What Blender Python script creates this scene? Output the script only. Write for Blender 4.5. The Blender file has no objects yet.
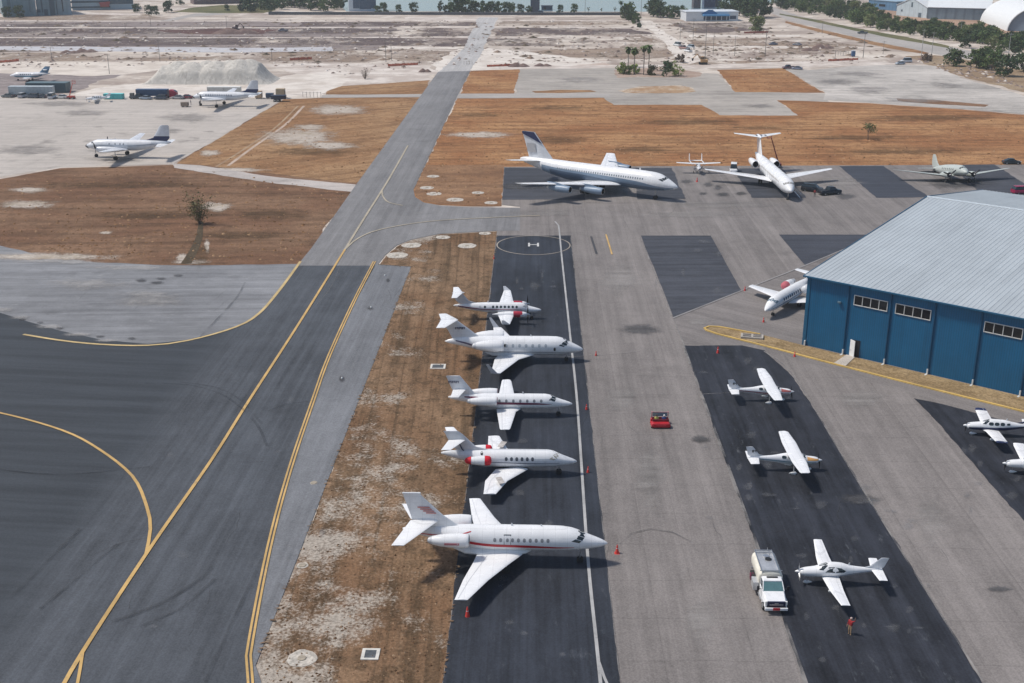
import bpy, bmesh, math, random
from math import radians as R, sin, cos, pi, tan, atan2, sqrt, acos, hypot
from mathutils import Vector, Matrix
random.seed(7)
S = bpy.context.scene
COL = S.collection
# ------------------------------------------------------------------ camera
FPX, CX, CY, CAMH = 1172.0, 512.0, 341.5, 58.0
TH, AL = R(19.7), R(0.92)
_r = Vector((cos(AL), sin(AL), 0))
_f = Vector((-sin(AL)*cos(TH), cos(AL)*cos(TH), -sin(TH)))
_u = Vector((-sin(AL)*sin(TH), cos(AL)*sin(TH), cos(TH)))
def G(px, py, z=0.0):
    """ground point (height z) where the survey ray through photo position px,py lands"""
    d = _f*FPX + _r*(px-CX) - _u*(py-CY)
    t = (z-CAMH)/d.z
    return Vector((d.x*t, d.y*t, z))
def PX(p):
    v = Vector(p)-Vector((0, 0, CAMH)); w = v.dot(_f)
    return (CX+FPX*v.dot(_r)/w, CY-FPX*v.dot(_u)/w)
def ppm(p):
    return FPX/((Vector(p)-Vector((0, 0, CAMH))).dot(_f))
cam_d = bpy.data.cameras.new('camera'); cam = bpy.data.objects.new('camera', cam_d); COL.objects.link(cam)
cam.location = (0, 0, CAMH); cam.rotation_euler = (pi/2-TH, 0, AL)
cam_d.sensor_width = 36; cam_d.lens = FPX*36/1024; cam_d.clip_start = 1; cam_d.clip_end = 9000
S.camera = cam
S.render.engine = 'CYCLES'
S.view_settings.view_transform = 'Standard'; S.view_settings.look = 'None'
S.view_settings.exposure = 0.0; S.view_settings.gamma = 1.0; S.view_settings.use_curve_mapping = False
S.cycles.use_denoising = True
S.cycles.max_bounces = 5; S.cycles.volume_bounces = 1; S.cycles.diffuse_bounces = 3
S.cycles.glossy_bounces = 3; S.cycles.transparent_max_bounces = 8
# ------------------------------------------------------------------ light
SUN_EL, SUN_AZ = R(57), R(8)         # light travels towards +X, a little towards the camera
ld = Vector((cos(SUN_EL)*cos(SUN_AZ), -cos(SUN_EL)*sin(SUN_AZ), -sin(SUN_EL)))
sd = bpy.data.lights.new('sun', 'SUN'); sd.energy = 3.35; sd.angle = R(6.5); sd.color = (1, .935, .85)
so = bpy.data.objects.new('sun', sd); COL.objects.link(so)
so.rotation_euler = ld.to_track_quat('-Z', 'Y').to_euler()
so.location = (-100, 50, 200)
W = bpy.data.worlds.new('World'); S.world = W; W.use_nodes = True
wn = W.node_tree; bg = wn.nodes['Background']
sk = wn.nodes.new('ShaderNodeTexSky'); sk.sky_type = 'NISHITA'; sk.sun_disc = False
sk.sun_elevation = SUN_EL
sk.sun_rotation = atan2(-ld.x, -ld.y)
sk.air_density = 1.0; sk.dust_density = 1.5; sk.ozone_density = 1.0
wn.links.new(sk.outputs[0], bg.inputs[0]); bg.inputs[1].default_value = 0.112
# ------------------------------------------------------------------ materials
class NB:
    def __init__(s, name, rough=.6, spec=.3, metal=0.0):
        s.m = bpy.data.materials.new(name); s.m.use_nodes = True; s.t = s.m.node_tree
        s.b = s.t.nodes['Principled BSDF']
        s.b.inputs['Roughness'].default_value = rough; s.b.inputs['Metallic'].default_value = metal
        s.b.inputs['Specular IOR Level'].default_value = spec
        s._c = None
    def n(s, k): return s.t.nodes.new(k)
    def l(s, a, b): s.t.links.new(a, b)
    @property
    def co(s):
        if s._c is None: s._c = s.n('ShaderNodeTexCoord').outputs['Object']
        return s._c
    def set(s, sock, v):
        if isinstance(v, bpy.types.NodeSocket): s.l(v, sock)
        elif isinstance(v, (tuple, list)) and len(v) == 3 and sock.type == 'RGBA': sock.default_value = (*v, 1)
        else: sock.default_value = v
    def mp(s, scale=(1, 1, 1), rot=0.0, vec=None, loc=(0, 0, 0)):
        # rotate first (so that local X runs along rot), then scale
        a = s.n('ShaderNodeMapping'); a.vector_type = 'POINT'
        a.inputs['Rotation'].default_value = (0, 0, -rot); a.inputs['Location'].default_value = loc
        s.l(vec or s.co, a.inputs['Vector'])
        b = s.n('ShaderNodeMapping'); b.inputs['Scale'].default_value = scale
        s.l(a.outputs[0], b.inputs['Vector']); return b.outputs[0]
    def noise(s, scale, detail=4, rough=.55, vec=None, dist=0.0):
        a = s.n('ShaderNodeTexNoise'); a.inputs['Scale'].default_value = scale
        a.inputs['Detail'].default_value = detail; a.inputs['Roughness'].default_value = rough
        a.inputs['Distortion'].default_value = dist
        s.l(vec or s.co, a.inputs['Vector']); return a.outputs['Fac']
    def ramp(s, fac, lo, hi, a=0.0, b=1.0):
        r = s.n('ShaderNodeMapRange'); r.interpolation_type = 'SMOOTHSTEP'
        s.set(r.inputs[0], fac); r.inputs[1].default_value = lo; r.inputs[2].default_value = hi
        r.inputs[3].default_value = a; r.inputs[4].default_value = b; return r.outputs[0]
    def mix(s, f, a, b, mode='MIX'):
        m = s.n('ShaderNodeMix'); m.data_type = 'RGBA'; m.blend_type = mode
        s.set(m.inputs[0], f); s.set(m.inputs[6], a); s.set(m.inputs[7], b); return m.outputs[2]
    def mth(s, op, a, b=None, c=None):
        m = s.n('ShaderNodeMath'); m.operation = op; s.set(m.inputs[0], a)
        if b is not None: s.set(m.inputs[1], b)
        if c is not None: s.set(m.inputs[2], c)
        return m.outputs[0]
    def xyz(s, vec=None):
        a = s.n('ShaderNodeSeparateXYZ'); s.l(vec or s.co, a.inputs[0]); return a.outputs
    def white(s, v):
        a = s.n('ShaderNodeTexWhiteNoise'); a.noise_dimensions = '1D'; s.set(a.inputs['W'], v); return a.outputs[0]
    def mul(s, col, f):                       # col * scalar socket
        v = s.n('ShaderNodeVectorMath'); v.operation = 'SCALE'; s.set(v.inputs[0], col); s.set(v.inputs[3], f); return v.outputs[0]
    def bump(s, h, strength=.3, dist=.05):
        a = s.n('ShaderNodeBump'); a.inputs['Strength'].default_value = strength; a.inputs['Distance'].default_value = dist
        s.l(h, a.inputs['Height']); s.l(a.outputs[0], s.b.inputs['Normal'])
    def out(s, col):
        s.set(s.b.inputs['Base Color'], col); return s.m
_pm = {}
def paint(col, rough=.35, var=.06, metal=0.0, spec=.4, scale=1.2):
    """paint / metal / plastic with slight dirt and gloss variation"""
    key = (tuple(col), rough, var, metal, scale)
    if key in _pm: return _pm[key]
    b = NB('paint_%d' % len(_pm), rough, spec, metal)
    n1 = b.noise(scale, 5, .6); n2 = b.noise(scale*7, 3, .6, b.mp((.3, 1, 1)))
    f = b.mth('ADD', b.ramp(n1, .3, .7, 1-var, 1+var*.5), b.ramp(n2, .35, .7, -var*.5, var*.4))
    b.l(b.ramp(n1, .2, .8, rough*.8, min(1, rough*1.25)), b.b.inputs['Roughness'])
    _pm[key] = b.out(b.mul(tuple(col), f)); return _pm[key]
def panelled(col, rough=.24):
    """aircraft skin: paint with thin panel seams, faint grime streaks and gloss changes"""
    b = NB('aircraft_skin', rough, .5); o = b.xyz(); n = b.noise(.6, 5, .65); n2 = b.noise(1, 4, .7, b.mp((.25, 3, 3)))
    def seam(s, pitch, w): return b.mth('LESS_THAN', b.mth('FRACT', b.mth('DIVIDE', s, pitch)), w/pitch)
    j = b.mth('MAXIMUM', seam(o[0], 1.15, .035), b.mth('MULTIPLY', seam(o[2], .62, .03), .7))
    f = b.mth('SUBTRACT', b.mth('ADD', b.ramp(n, .3, .7, .95, 1.03), b.ramp(n2, .5, .75, 0, -.10)), b.mth('MULTIPLY', j, .16))
    b.l(b.ramp(n, .2, .8, rough*.7, rough*1.4), b.b.inputs['Roughness'])
    return b.out(b.mul(tuple(col), f))
def glass(col=(.02, .03, .035)):
    return paint(col, .08, .15, 0, .8)
# ------------------------------------------------------------------ objects
def mesh(name, verts, faces, mat=None, parent=None, smooth=False, mats=None, mi=None):
    me = bpy.data.meshes.new(name); me.from_pydata([tuple(v) for v in verts], [], faces); me.update()
    for m in (mats or ([mat] if mat else [])): me.materials.append(m)
    if mi: me.polygons.foreach_set('material_index', mi)
    if smooth: me.polygons.foreach_set('use_smooth', [True]*len(me.polygons))
    o = bpy.data.objects.new(name, me); COL.objects.link(o)
    if parent: o.parent = parent
    return o
def tag(o, label, cat, group=None, kind=None):
    if label: o['label'] = label
    if cat: o['category'] = cat
    if group: o['group'] = group
    if kind: o['kind'] = kind
    return o
def thing(name, label, cat, loc=(0, 0, 0), rz=0.0, group=None):
    o = bpy.data.objects.new(name, None); COL.objects.link(o); o.empty_display_size = .5
    o.location = loc; o.rotation_euler = (0, 0, rz); return tag(o, label, cat, group)
_kids = {}
def dup(root, loc, rz=0.0, label=None, group=None, scale=1.0):
    r = root.copy(); COL.objects.link(r); r.location = loc; r.rotation_euler = (0, 0, rz)
    r.scale = (scale,)*3 if not isinstance(scale, tuple) else scale
    if label: r['label'] = label
    if group: r['group'] = group
    if root.name not in _kids:
        _kids[root.name] = [(c, list(c.children)) for c in root.children]
    for ch, gs in _kids[root.name]:
        c = ch.copy(); COL.objects.link(c); c.parent = r
        for g in gs:
            d = g.copy(); COL.objects.link(d); d.parent = c
    return r
class MB:
    """collects shapes into one mesh"""
    def __init__(s): s.v = []; s.f = []; s.mi = []
    def add(s, vs, fs, mi=0):
        o = len(s.v); s.v += [Vector(p) for p in vs]; s.f += [[i+o for i in f] for f in fs]; s.mi += [mi]*len(fs); return s
    def box(s, c, d, rz=0.0, taper=1.0, mi=0):
        x, y, z = d[0]/2, d[1]/2, d[2]/2; vs = []
        for k, t in ((-1, 1), (1, taper)):
            for a, b in ((-1, -1), (1, -1), (1, 1), (-1, 1)):
                px, py = a*x*t, b*y*t
                vs.append((c[0]+px*cos(rz)-py*sin(rz), c[1]+px*sin(rz)+py*cos(rz), c[2]+k*z))
        return s.add(vs, [(3, 2, 1, 0), (4, 5, 6, 7), (0, 1, 5, 4), (1, 2, 6, 5), (2, 3, 7, 6), (3, 0, 4, 7)], mi)
    def bbox(s, c, d, bev=.05, rz=0.0, mi=0):
        """box with chamfered edges"""
        bm = bmesh.new(); bmesh.ops.create_cube(bm, size=1)
        bmesh.ops.scale(bm, vec=d, verts=bm.verts)
        bmesh.ops.bevel(bm, geom=bm.edges[:], offset=min(bev, min(d)*.45), segments=2, affect='EDGES', profile=.6)
        bm.verts.index_update(); m = Matrix.Translation(c) @ Matrix.Rotation(rz, 4, 'Z')
        s.add([m @ v.co for v in bm.verts], [[v.index for v in f.verts] for f in bm.faces], mi); bm.free(); return s
    def tube(s, p, q, r0, r1=None, n=8, cap=True, mi=0):
        p, q = Vector(p), Vector(q); r1 = r0 if r1 is None else r1
        ax = (q-p).normalized(); a = ax.orthogonal().normalized(); b = ax.cross(a)
        vs = [p+(a*cos(2*pi*i/n)+b*sin(2*pi*i/n))*r0 for i in range(n)] + [q+(a*cos(2*pi*i/n)+b*sin(2*pi*i/n))*r1 for i in range(n)]
        fs = [(i, (i+1) % n, n+(i+1) % n, n+i) for i in range(n)]
        if cap: fs += [tuple(reversed(range(n))), tuple(range(n, 2*n))]
        return s.add(vs, fs, mi)
    def lathe(s, c, ax, prof, n=16, mi=0, capa=False, capb=False, sx=1.0, sz=1.0):
        """prof: (distance along ax, radius)"""
        c, ax = Vector(c), Vector(ax).normalized()
        up = Vector((0, 0, 1)) if abs(ax.z) < .9 else Vector((1, 0, 0))
        a = ax.cross(up).normalized(); b = a.cross(ax); vs = []
        for t, r in prof:
            vs += [c+ax*t+(a*cos(2*pi*i/n)*sx+b*sin(2*pi*i/n)*sz)*r for i in range(n)]
        fs = []
        for k in range(len(prof)-1):
            fs += [(k*n+i, k*n+(i+1) % n, (k+1)*n+(i+1) % n, (k+1)*n+i) for i in range(n)]
        if capa: fs.append(tuple(reversed(range(n))))
        if capb: fs.append(tuple(range((len(prof)-1)*n, len(prof)*n)))
        return s.add(vs, fs, mi)
    def poly(s, pts, mi=0): return s.add(pts, [list(range(len(pts)))], mi)
    def prism(s, pts, off, mi=0):
        n = len(pts); off = Vector(off); a = [Vector(p) for p in pts]
        return s.add(a+[p+off for p in a], [list(range(n))[::-1], list(range(n, 2*n))]+[(i, (i+1) % n, n+(i+1) % n, n+i) for i in range(n)], mi)
    def build(s, name, mat, parent=None, smooth=False, norm=True):
        mats = mat if isinstance(mat, (list, tuple)) else [mat]
        o = mesh(name, s.v, s.f, None, parent, smooth, mats, s.mi)
        if norm:
            bm = bmesh.new(); bm.from_mesh(o.data); bmesh.ops.recalc_face_normals(bm, faces=bm.faces); bm.to_mesh(o.data); bm.free()
        if smooth:
            try: o.data.set_sharp_from_angle(angle=R(40))
            except Exception: pass
        return o
# ------------------------------------------------------------------ ground materials
def spline(pts, step=2.0, closed=False):
    """smooth world polyline through points (Catmull-Rom), resampled"""
    P = [Vector(p) for p in pts]; out = []
    n = len(P)
    for i in range(n if closed else n-1):
        p1, p2 = P[i], P[(i+1) % n]
        p0 = P[(i-1) % n] if (closed or i > 0) else p1*2-p2
        p3 = P[(i+2) % n] if (closed or i < n-2) else p2*2-p1
        k = max(1, int((p2-p1).length/step))
        for j in range(k):
            t = j/k
            out.append(.5*((2*p1)+(p2-p0)*t+(2*p0-5*p1+4*p2-p3)*t*t+(3*p1-p0-3*p2+p3)*t**3))
    if not closed: out.append(P[-1])
    return out
LV = .010
_sn = [0]
def sheet(name, px, level, mat, jit=0.0, step=3.0, curve=False, world=False, seed=1):
    rnd = random.Random(seed*31+len(px))
    pts = [Vector((p[0], p[1], 0)) for p in px] if world else [G(*p) for p in px]
    if curve: pts = spline(pts, step, True)
    elif jit:
        q = []
        for i in range(len(pts)):
            a, b = pts[i], pts[(i+1) % len(pts)]; k = max(1, int((b-a).length/step))
            q += [a.lerp(b, j/k) for j in range(k)]
        pts = q
    if jit:
        w1 = 0.0; o = []
        for i, p in enumerate(pts):
            w1 = w1*.6+rnd.uniform(-1, 1)*jit
            d = (pts[(i+1) % len(pts)]-pts[i-1]); nrm = Vector((-d.y, d.x, 0))
            if nrm.length > 0: nrm.normalize()
            o.append(p+nrm*w1)
        pts = o
    _sn[0] += 1
    bm = bmesh.new(); vs = [bm.verts.new((p.x, p.y, level*LV+_sn[0]*7e-5)) for p in pts]
    f = bm.faces.new(vs); f.normal_update()
    if f.normal.z < 0: f.normal_flip()
    bmesh.ops.triangulate(bm, faces=[f], ngon_method='EAR_CLIP')
    me = bpy.data.meshes.new(name); bm.to_mesh(me); bm.free(); me.materials.append(mat)
    o = bpy.data.objects.new(name, me); COL.objects.link(o); o['kind'] = 'structure'; return o
def ribbon_pts(pts, w, closed=False):
    L = []; Rr = []; n = len(pts)
    for i, p in enumerate(pts):
        a = pts[(i-1) % n] if (closed or i > 0) else p; b = pts[(i+1) % n] if (closed or i < n-1) else p
        d = (b-a).normalized(); nn = Vector((-d.y, d.x, 0)); ww = w(i/(n-1)) if callable(w) else w
        L.append(p+nn*ww/2); Rr.append(p-nn*ww/2)
    return L, Rr
def line(name, px, w, level, mat, closed=False, step=2.0, world=False, join=None):
    pts = spline([Vector(p) if world else G(*p) for p in px], step, closed)
    L, Q = ribbon_pts(pts, w, closed); n = len(pts); z = Vector((0, 0, level*LV))
    vs = [p+z for p in L]+[p+z for p in Q]
    fs = [(i, n+i, n+(i+1) % n, (i+1) % n) for i in range(n if closed else n-1)]
    if join is not None: join.add(vs, fs); return None
    o = mesh(name, vs, fs, mat); o['kind'] = 'structure'; return o
def fadeable(m, amt=1.3, sc=.5, top=.6):
    t = m.node_tree; b = t.nodes['Principled BSDF']; a = t.nodes.new('ShaderNodeAttribute'); a.attribute_name = 'fade'
    n = t.nodes.new('ShaderNodeTexNoise'); n.inputs['Scale'].default_value = sc; n.inputs['Detail'].default_value = 5; n.inputs['Roughness'].default_value = .7
    c = t.nodes.new('ShaderNodeTexCoord'); t.links.new(c.outputs['Object'], n.inputs['Vector'])
    k = t.nodes.new('ShaderNodeMath'); k.operation = 'MULTIPLY_ADD'; t.links.new(n.outputs['Fac'], k.inputs[0]); k.inputs[1].default_value = amt*.8
    t.links.new(a.outputs['Fac'], k.inputs[2])
    r = t.nodes.new('ShaderNodeMapRange'); r.interpolation_type = 'SMOOTHSTEP'; t.links.new(k.outputs[0], r.inputs[0])
    r.inputs[1].default_value = .10+amt*.4; r.inputs[2].default_value = .85+amt*.5; r.inputs[4].default_value = top; t.links.new(r.outputs[0], b.inputs['Alpha']); return m
def soft(name, x, y, rx, ry, level, mat, seed=1):
    """patch with a ragged, fading rim"""
    rd = random.Random(seed); n = 22; _sn[0] += 1; z = level*LV+_sn[0]*7e-5; vs = [G(x, y)]; fd = [1.0]
    rr = [rd.uniform(.8, 1.15) for _ in range(n)]
    for q, f in ((.45, .85), (.75, .45), (1.15, 0)):
        for k in range(n): a = 2*pi*k/n; vs.append(G(x+cos(a)*rx*q*rr[k], y+sin(a)*ry*q*rr[k])); fd.append(f)
    fs = [(0, 1+k, 1+(k+1) % n) for k in range(n)]+[(1+j*n+k, 1+j*n+n+k, 1+j*n+n+(k+1) % n, 1+j*n+(k+1) % n) for j in range(2) for k in range(n)]
    o = mesh(name, [(v.x, v.y, z) for v in vs], [f[::-1] for f in fs], mat); at_ = o.data.attributes.new('fade', 'FLOAT', 'POINT'); at_.data.foreach_set('value', fd); o['kind'] = 'structure'; return o
def m_sand():
    b = NB('sand_ground', .95, .1)
    v = b.mp((.014, .05, .02))
    nb = b.noise(1, 6, .7, b.mp((.035, .006, .02))); n1 = b.noise(1, 5, .62, v, .4); n2 = b.noise(.05, 5, .65); n3 = b.noise(1, 4, .7, b.mp((.15, .5, .3)))
    c = b.mix(b.ramp(n1, .38, .62), (.57, .505, .435), (.335, .278, .24))
    c = b.mix(b.ramp(n2, .5, .66), c, (.64, .585, .52))
    c = b.mix(b.ramp(n3, .54, .70), c, (.20, .16, .145))
    c = b.mix(b.ramp(nb, .53, .66, 0, .75), c, (.27, .215, .185)); c = b.mix(b.ramp(nb, .33, .42, .6, 0), c, (.66, .605, .53))
    c = b.mix(b.ramp(b.noise(.9, 3), .6, .8, 0, .5), c, (.3, .25, .23))
    return b.out(c)
def m_whitesand(a=(.68, .63, .57), d=(.52, .465, .41), thr=.5):
    b = NB('white_sand', .95, .1)
    n1 = b.noise(.09, 6, .65); n2 = b.noise(1, 4, .7, b.mp((.1, .35, .2)))
    c = b.mix(b.ramp(n1, thr-.1, thr+.15), a, d); c = b.mix(b.ramp(n2, .52, .70, 0, .7), c, (.36, .31, .28))
    return b.out(c)
def m_dirt(c1, c2, c3, stretch=(.03, .14, .1)):
    b = NB('dirt', .95, .1)
    n1 = b.noise(1, 6, .68, b.mp(stretch), .3); n2 = b.noise(.35, 5, .7)
    c = b.mix(b.ramp(n1, .36, .64), c1, c2); c = b.mix(b.ramp(n2, .52, .72, 0, .8), c, c3)
    return b.out(c)
def m_grass(dark, mid, lite, sand, rot=0.0, sandy=.62, streak=.5, name='dry_grass', fine=1.0, bias=False, lines=.55):
    b = NB(name, .95, .05)
    v = b.mp((.03, .28, .3), rot)
    st = b.noise(1, 5, .65, v, .25); st2 = b.noise(1, 3, .6, b.mp((.02, 1.1, 1), rot))
    n1 = b.noise(.035, 4, .6); n2 = b.noise(.45*fine, 5, .72); n3 = b.noise(3.2*fine, 3, .7); n4 = b.noise(.11, 6, .7)
    c = b.mix(b.ramp(n1, .36, .64), mid, lite)
    c = b.mix(b.ramp(st, .42, .66, 0, streak), c, dark)
    c = b.mix(b.ramp(st2, .5, .70, 0, streak*lines), c, lite); c = b.mix(b.ramp(st2, .48, .34, 0, streak*lines), c, dark)
    c = b.mix(b.ramp(n2, .46, .64, 0, .68 if bias else .5), c, dark); c = b.mix(b.ramp(n4, .52, .66, 0, .45), c, dark)
    wn_ = .24 if bias else .38; m = b.mth('ADD', b.mth('MULTIPLY', n4, 1-wn_), b.mth('MULTIPLY', n3, wn_))
    if bias:      # more bare sand towards the taxiway side and the southern end, as worn there
        o = b.xyz(); t = b.mth('ADD', b.ramp(o[0], -19, -11, .062, -.035), b.ramp(o[1], 112, 150, .028, -.045)); m = b.mth('ADD', m, t)
    c = b.mix(b.ramp(m, sandy-(.06 if bias else .035), sandy+.06, 0, .85), c, sand)
    c = b.mul(c, b.ramp(n3, .3, .7, .72, 1.26))
    b.bump(n3, .6, .12)
    return b.out(c)
def m_asphalt(base, rot=0.0, var=.2, strip=0.0, cross=0.0, stain=.35, light=.0, name='asphalt', rough=.8, scuff=0.0, lightcol=None, edge=None):
    """paved surface: streaks along rot, paving lanes, cross joints, stains, scuffs"""
    b = NB(name, rough, .25)
    v = b.mp((1, 1, 1), rot); o = b.xyz(v)
    st = b.noise(1, 5, .65, b.mp((.02, .55, .3), rot)); st2 = b.noise(1, 3, .6, b.mp((.012, 2.3, 1), rot))
    n1 = b.noise(.03, 5, .6); n2 = b.noise(.3, 5, .7); n3 = b.noise(6, 2, .6)
    f = b.mth('ADD', b.ramp(st, .3, .7, 1-var, 1+var), b.ramp(st2, .35, .7, -var*.45, var*.45))
    f = b.mth('ADD', f, b.ramp(n1, .3, .7, -var*.9, var*.9))
    f = b.mth('ADD', f, b.ramp(n2, .3, .75, -var*.5, var*.5))
    f = b.mth('ADD', f, b.ramp(n3, .3, .7, -.15, .15)); f = b.mth('ADD', f, b.ramp(b.noise(1, 6, .72, b.mp((.10, .42, 1), rot)), .3, .7, -var*.7, var*.7))
    if strip:
        w = b.white(b.mth('FLOOR', b.mth('DIVIDE', o[1], strip)))
        f = b.mth('ADD', f, b.mth('MULTIPLY', b.mth('SUBTRACT', w, .5), .15))
        fr = b.mth('FRACT', b.mth('DIVIDE', o[1], strip)); j = b.mth('LESS_THAN', fr, .10/strip)
        f = b.mth('SUBTRACT', f, b.mth('MULTIPLY', j, .10))
    if cross:
        fr = b.mth('FRACT', b.mth('DIVIDE', b.mth('ADD', o[0], b.mth('MULTIPLY', n1, 3.0)), cross)); j = b.mth('LESS_THAN', fr, .16/cross)
        f = b.mth('SUBTRACT', f, b.mth('MULTIPLY', j, .13))
    c = b.mul(tuple(base), f)
    sm = b.mth('MULTIPLY', b.ramp(b.noise(.13, 4, .6), .55, .72), b.ramp(b.noise(.02, 2), .45, .6))
    c = b.mix(b.mth('MULTIPLY', sm, stain), c, tuple(x*.42 for x in base))
    if scuff:
        s1 = b.noise(1, 6, .75, b.mp((.35, 1.1, 1), rot)); s2 = b.noise(.09, 3, .6)
        k = b.mth('MULTIPLY', b.ramp(s1, .56, .74), b.ramp(s2, .4, .65))
        c = b.mix(b.mth('MULTIPLY', k, scuff), c, lightcol or (.2, .21, .22))
    if edge:      # colour blends into a darker tone towards one side of the streaks
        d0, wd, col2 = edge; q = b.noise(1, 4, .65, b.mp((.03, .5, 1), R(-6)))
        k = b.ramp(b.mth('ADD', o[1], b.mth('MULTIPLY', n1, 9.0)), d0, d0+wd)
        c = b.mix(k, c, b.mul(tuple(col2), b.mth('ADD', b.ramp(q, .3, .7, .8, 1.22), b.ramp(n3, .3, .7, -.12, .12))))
    b.bump(n3, .15, .02)
    return b.out(c)
def m_mark(col, worn=.35):
    b = NB('road_paint', .7, .3)
    n = b.noise(2.2, 5, .75); n2 = b.noise(.2, 3, .6)
    c = b.mix(b.ramp(n, .5, .74, 0, worn), col, (.13, .13, .135)); c = b.mul(c, b.ramp(n2, .3, .7, .8, 1.1))
    return b.out(c)
# taxiway direction (world), used for streak directions
a_, b_ = G(153, 545), G(388, 180); TWR = atan2(b_.y-a_.y, b_.x-a_.x)
M_SAND = m_sand()
M_WS = m_whitesand()
M_WS2 = m_whitesand((.66, .605, .55), (.46, .40, .355), .45)
def ragged(m, lo=.36, hi=.6, stretch=(.03, .016, .1), top=.92):
    t = m.node_tree; b = t.nodes['Principled BSDF']; c = t.nodes.new('ShaderNodeTexCoord'); mpn = t.nodes.new('ShaderNodeMapping'); mpn.inputs['Scale'].default_value = stretch; mpn.inputs['Location'].default_value = (3.3, 1.7, 0)
    n = t.nodes.new('ShaderNodeTexNoise'); n.inputs['Scale'].default_value = 1; n.inputs['Detail'].default_value = 7; n.inputs['Roughness'].default_value = .72
    t.links.new(c.outputs['Object'], mpn.inputs['Vector']); t.links.new(mpn.outputs[0], n.inputs['Vector']); r = t.nodes.new('ShaderNodeMapRange'); r.interpolation_type = 'SMOOTHSTEP'
    t.links.new(n.outputs['Fac'], r.inputs[0]); r.inputs[1].default_value = lo; r.inputs[2].default_value = hi; r.inputs[4].default_value = top; t.links.new(r.outputs[0], b.inputs['Alpha']); return m
M_MAUVE = ragged(m_dirt((.165, .128, .122), (.095, .073, .073), (.30, .245, .215)), .40, .60, top=.88)
M_BROWN = ragged(m_dirt((.36, .28, .215), (.245, .18, .14), (.5, .43, .37)))
M_ROAD = m_asphalt((.37, .345, .32), 0, .1, name='pale_road', stain=.2)
M_CONC = m_asphalt((.45, .41, .37), 0, .09, 0, 9, .75, name='old_concrete', scuff=.5, lightcol=(.33, .305, .285))
M_PAVE = m_asphalt((.36, .33, .295), 0, .16, 0, 0, .4, name='worn_pavement', scuff=.6, lightcol=(.5, .48, .45))
M_PAVE2 = m_asphalt((.44, .41, .375), 0, .2, 0, 0, .9, name='pale_pavement', scuff=.7, lightcol=(.60, .56, .51))
M_TAXI_N = m_asphalt((.195, .193, .195), TWR, .11, 7, 0, .3, name='taxiway_asphalt')
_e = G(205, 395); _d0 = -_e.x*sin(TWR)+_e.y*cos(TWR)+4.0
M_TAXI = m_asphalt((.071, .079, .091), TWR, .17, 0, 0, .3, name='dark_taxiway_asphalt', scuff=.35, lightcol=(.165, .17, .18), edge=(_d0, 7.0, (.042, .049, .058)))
M_TURN = m_asphalt((.036, .042, .050), R(-6), .22, 0, 0, .3, name='turnoff_asphalt', scuff=.3, lightcol=(.14, .15, .165))
M_SHOULD = m_asphalt((.165, .172, .184), TWR, .13, 0, 0, .35, name='shoulder_asphalt')
M_PALE = m_asphalt((.205, .21, .22), R(3), .16, 0, 0, .5, name='pale_shoulder', scuff=1.0, lightcol=(.40, .40, .40))
M_APRON = m_asphalt((.208, .190, .180), R(90), .115, 3.8, 6.5, .5, name='apron_asphalt')
M_APRON2 = m_asphalt((.190, .174, .166), R(140), .12, 3.8, 0, .4, name='apron_patch')
M_SEAL = m_asphalt((.029, .034, .045), R(90), .24, 5.2, 0, .25, name='sealcoat', rough=.7, scuff=.5, lightcol=(.13, .14, .155))
M_SEAL2 = m_asphalt((.027, .030, .039), R(90), .3, 0, 0, .25, name='scuffed_sealcoat', rough=.7, scuff=.8, lightcol=(.12, .13, .14))
M_SEAL3 = m_asphalt((.055, .059, .071), R(4), .18, 0, 0, .3, name='pad_sealcoat', rough=.75, scuff=.25, lightcol=(.15, .155, .165))
BR = ((.135, .078, .048), (.235, .135, .082), (.33, .215, .135), (.45, .405, .35))
M_GR_STRIP = m_grass((.075, .052, .032), (.185, .108, .062), (.26, .170, .105), (.40, .36, .31), R(92), .60, .6, 'strip_grass', bias=True, lines=1.0)
M_GR_NORTH = m_grass((.13, .075, .048), (.20, .112, .07), (.27, .17, .105), (.42, .38, .34), R(92), .66, .5, 'dry_grass_b')
M_GR_LEFT = m_grass((.09, .056, .036), (.195, .108, .067), (.25, .155, .098), (.4, .35, .31), R(2), .665, .6, 'brown_grass', lines=.2)
M_GR_MID = m_grass((.14, .071, .038), (.32, .155, .072), (.43, .245, .12), (.48, .40, .32), R(1), .68, .62, 'straw_grass', lines=.25)
M_GR_EDGE = m_grass((.15, .083, .045), (.29, .160, .082), (.38, .238, .13), (.5, .43, .35), R(35), .675, .6, 'tan_grass', lines=.25)
M_GR_GREEN = m_grass((.065, .075, .035), (.115, .12, .058), (.19, .17, .09), (.4, .36, .3), 0, .7, .4, 'green_grass')
M_YEL = m_mark((.56, .365, .135), .45); M_YELP = m_mark((.42, .37, .28), .6)
M_WHT = m_mark((.62, .62, .60), .3); M_CRACK = m_mark((.06, .06, .065), .1)
# ------------------------------------------------------------------ ground sheets
gm = mesh('ground', [(-2200, -140, 0), (2200, -140, 0), (2200, 3400, 0), (-2200, 3400, 0)], [(0, 1, 2, 3)], M_SAND); gm['kind'] = 'structure'
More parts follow.
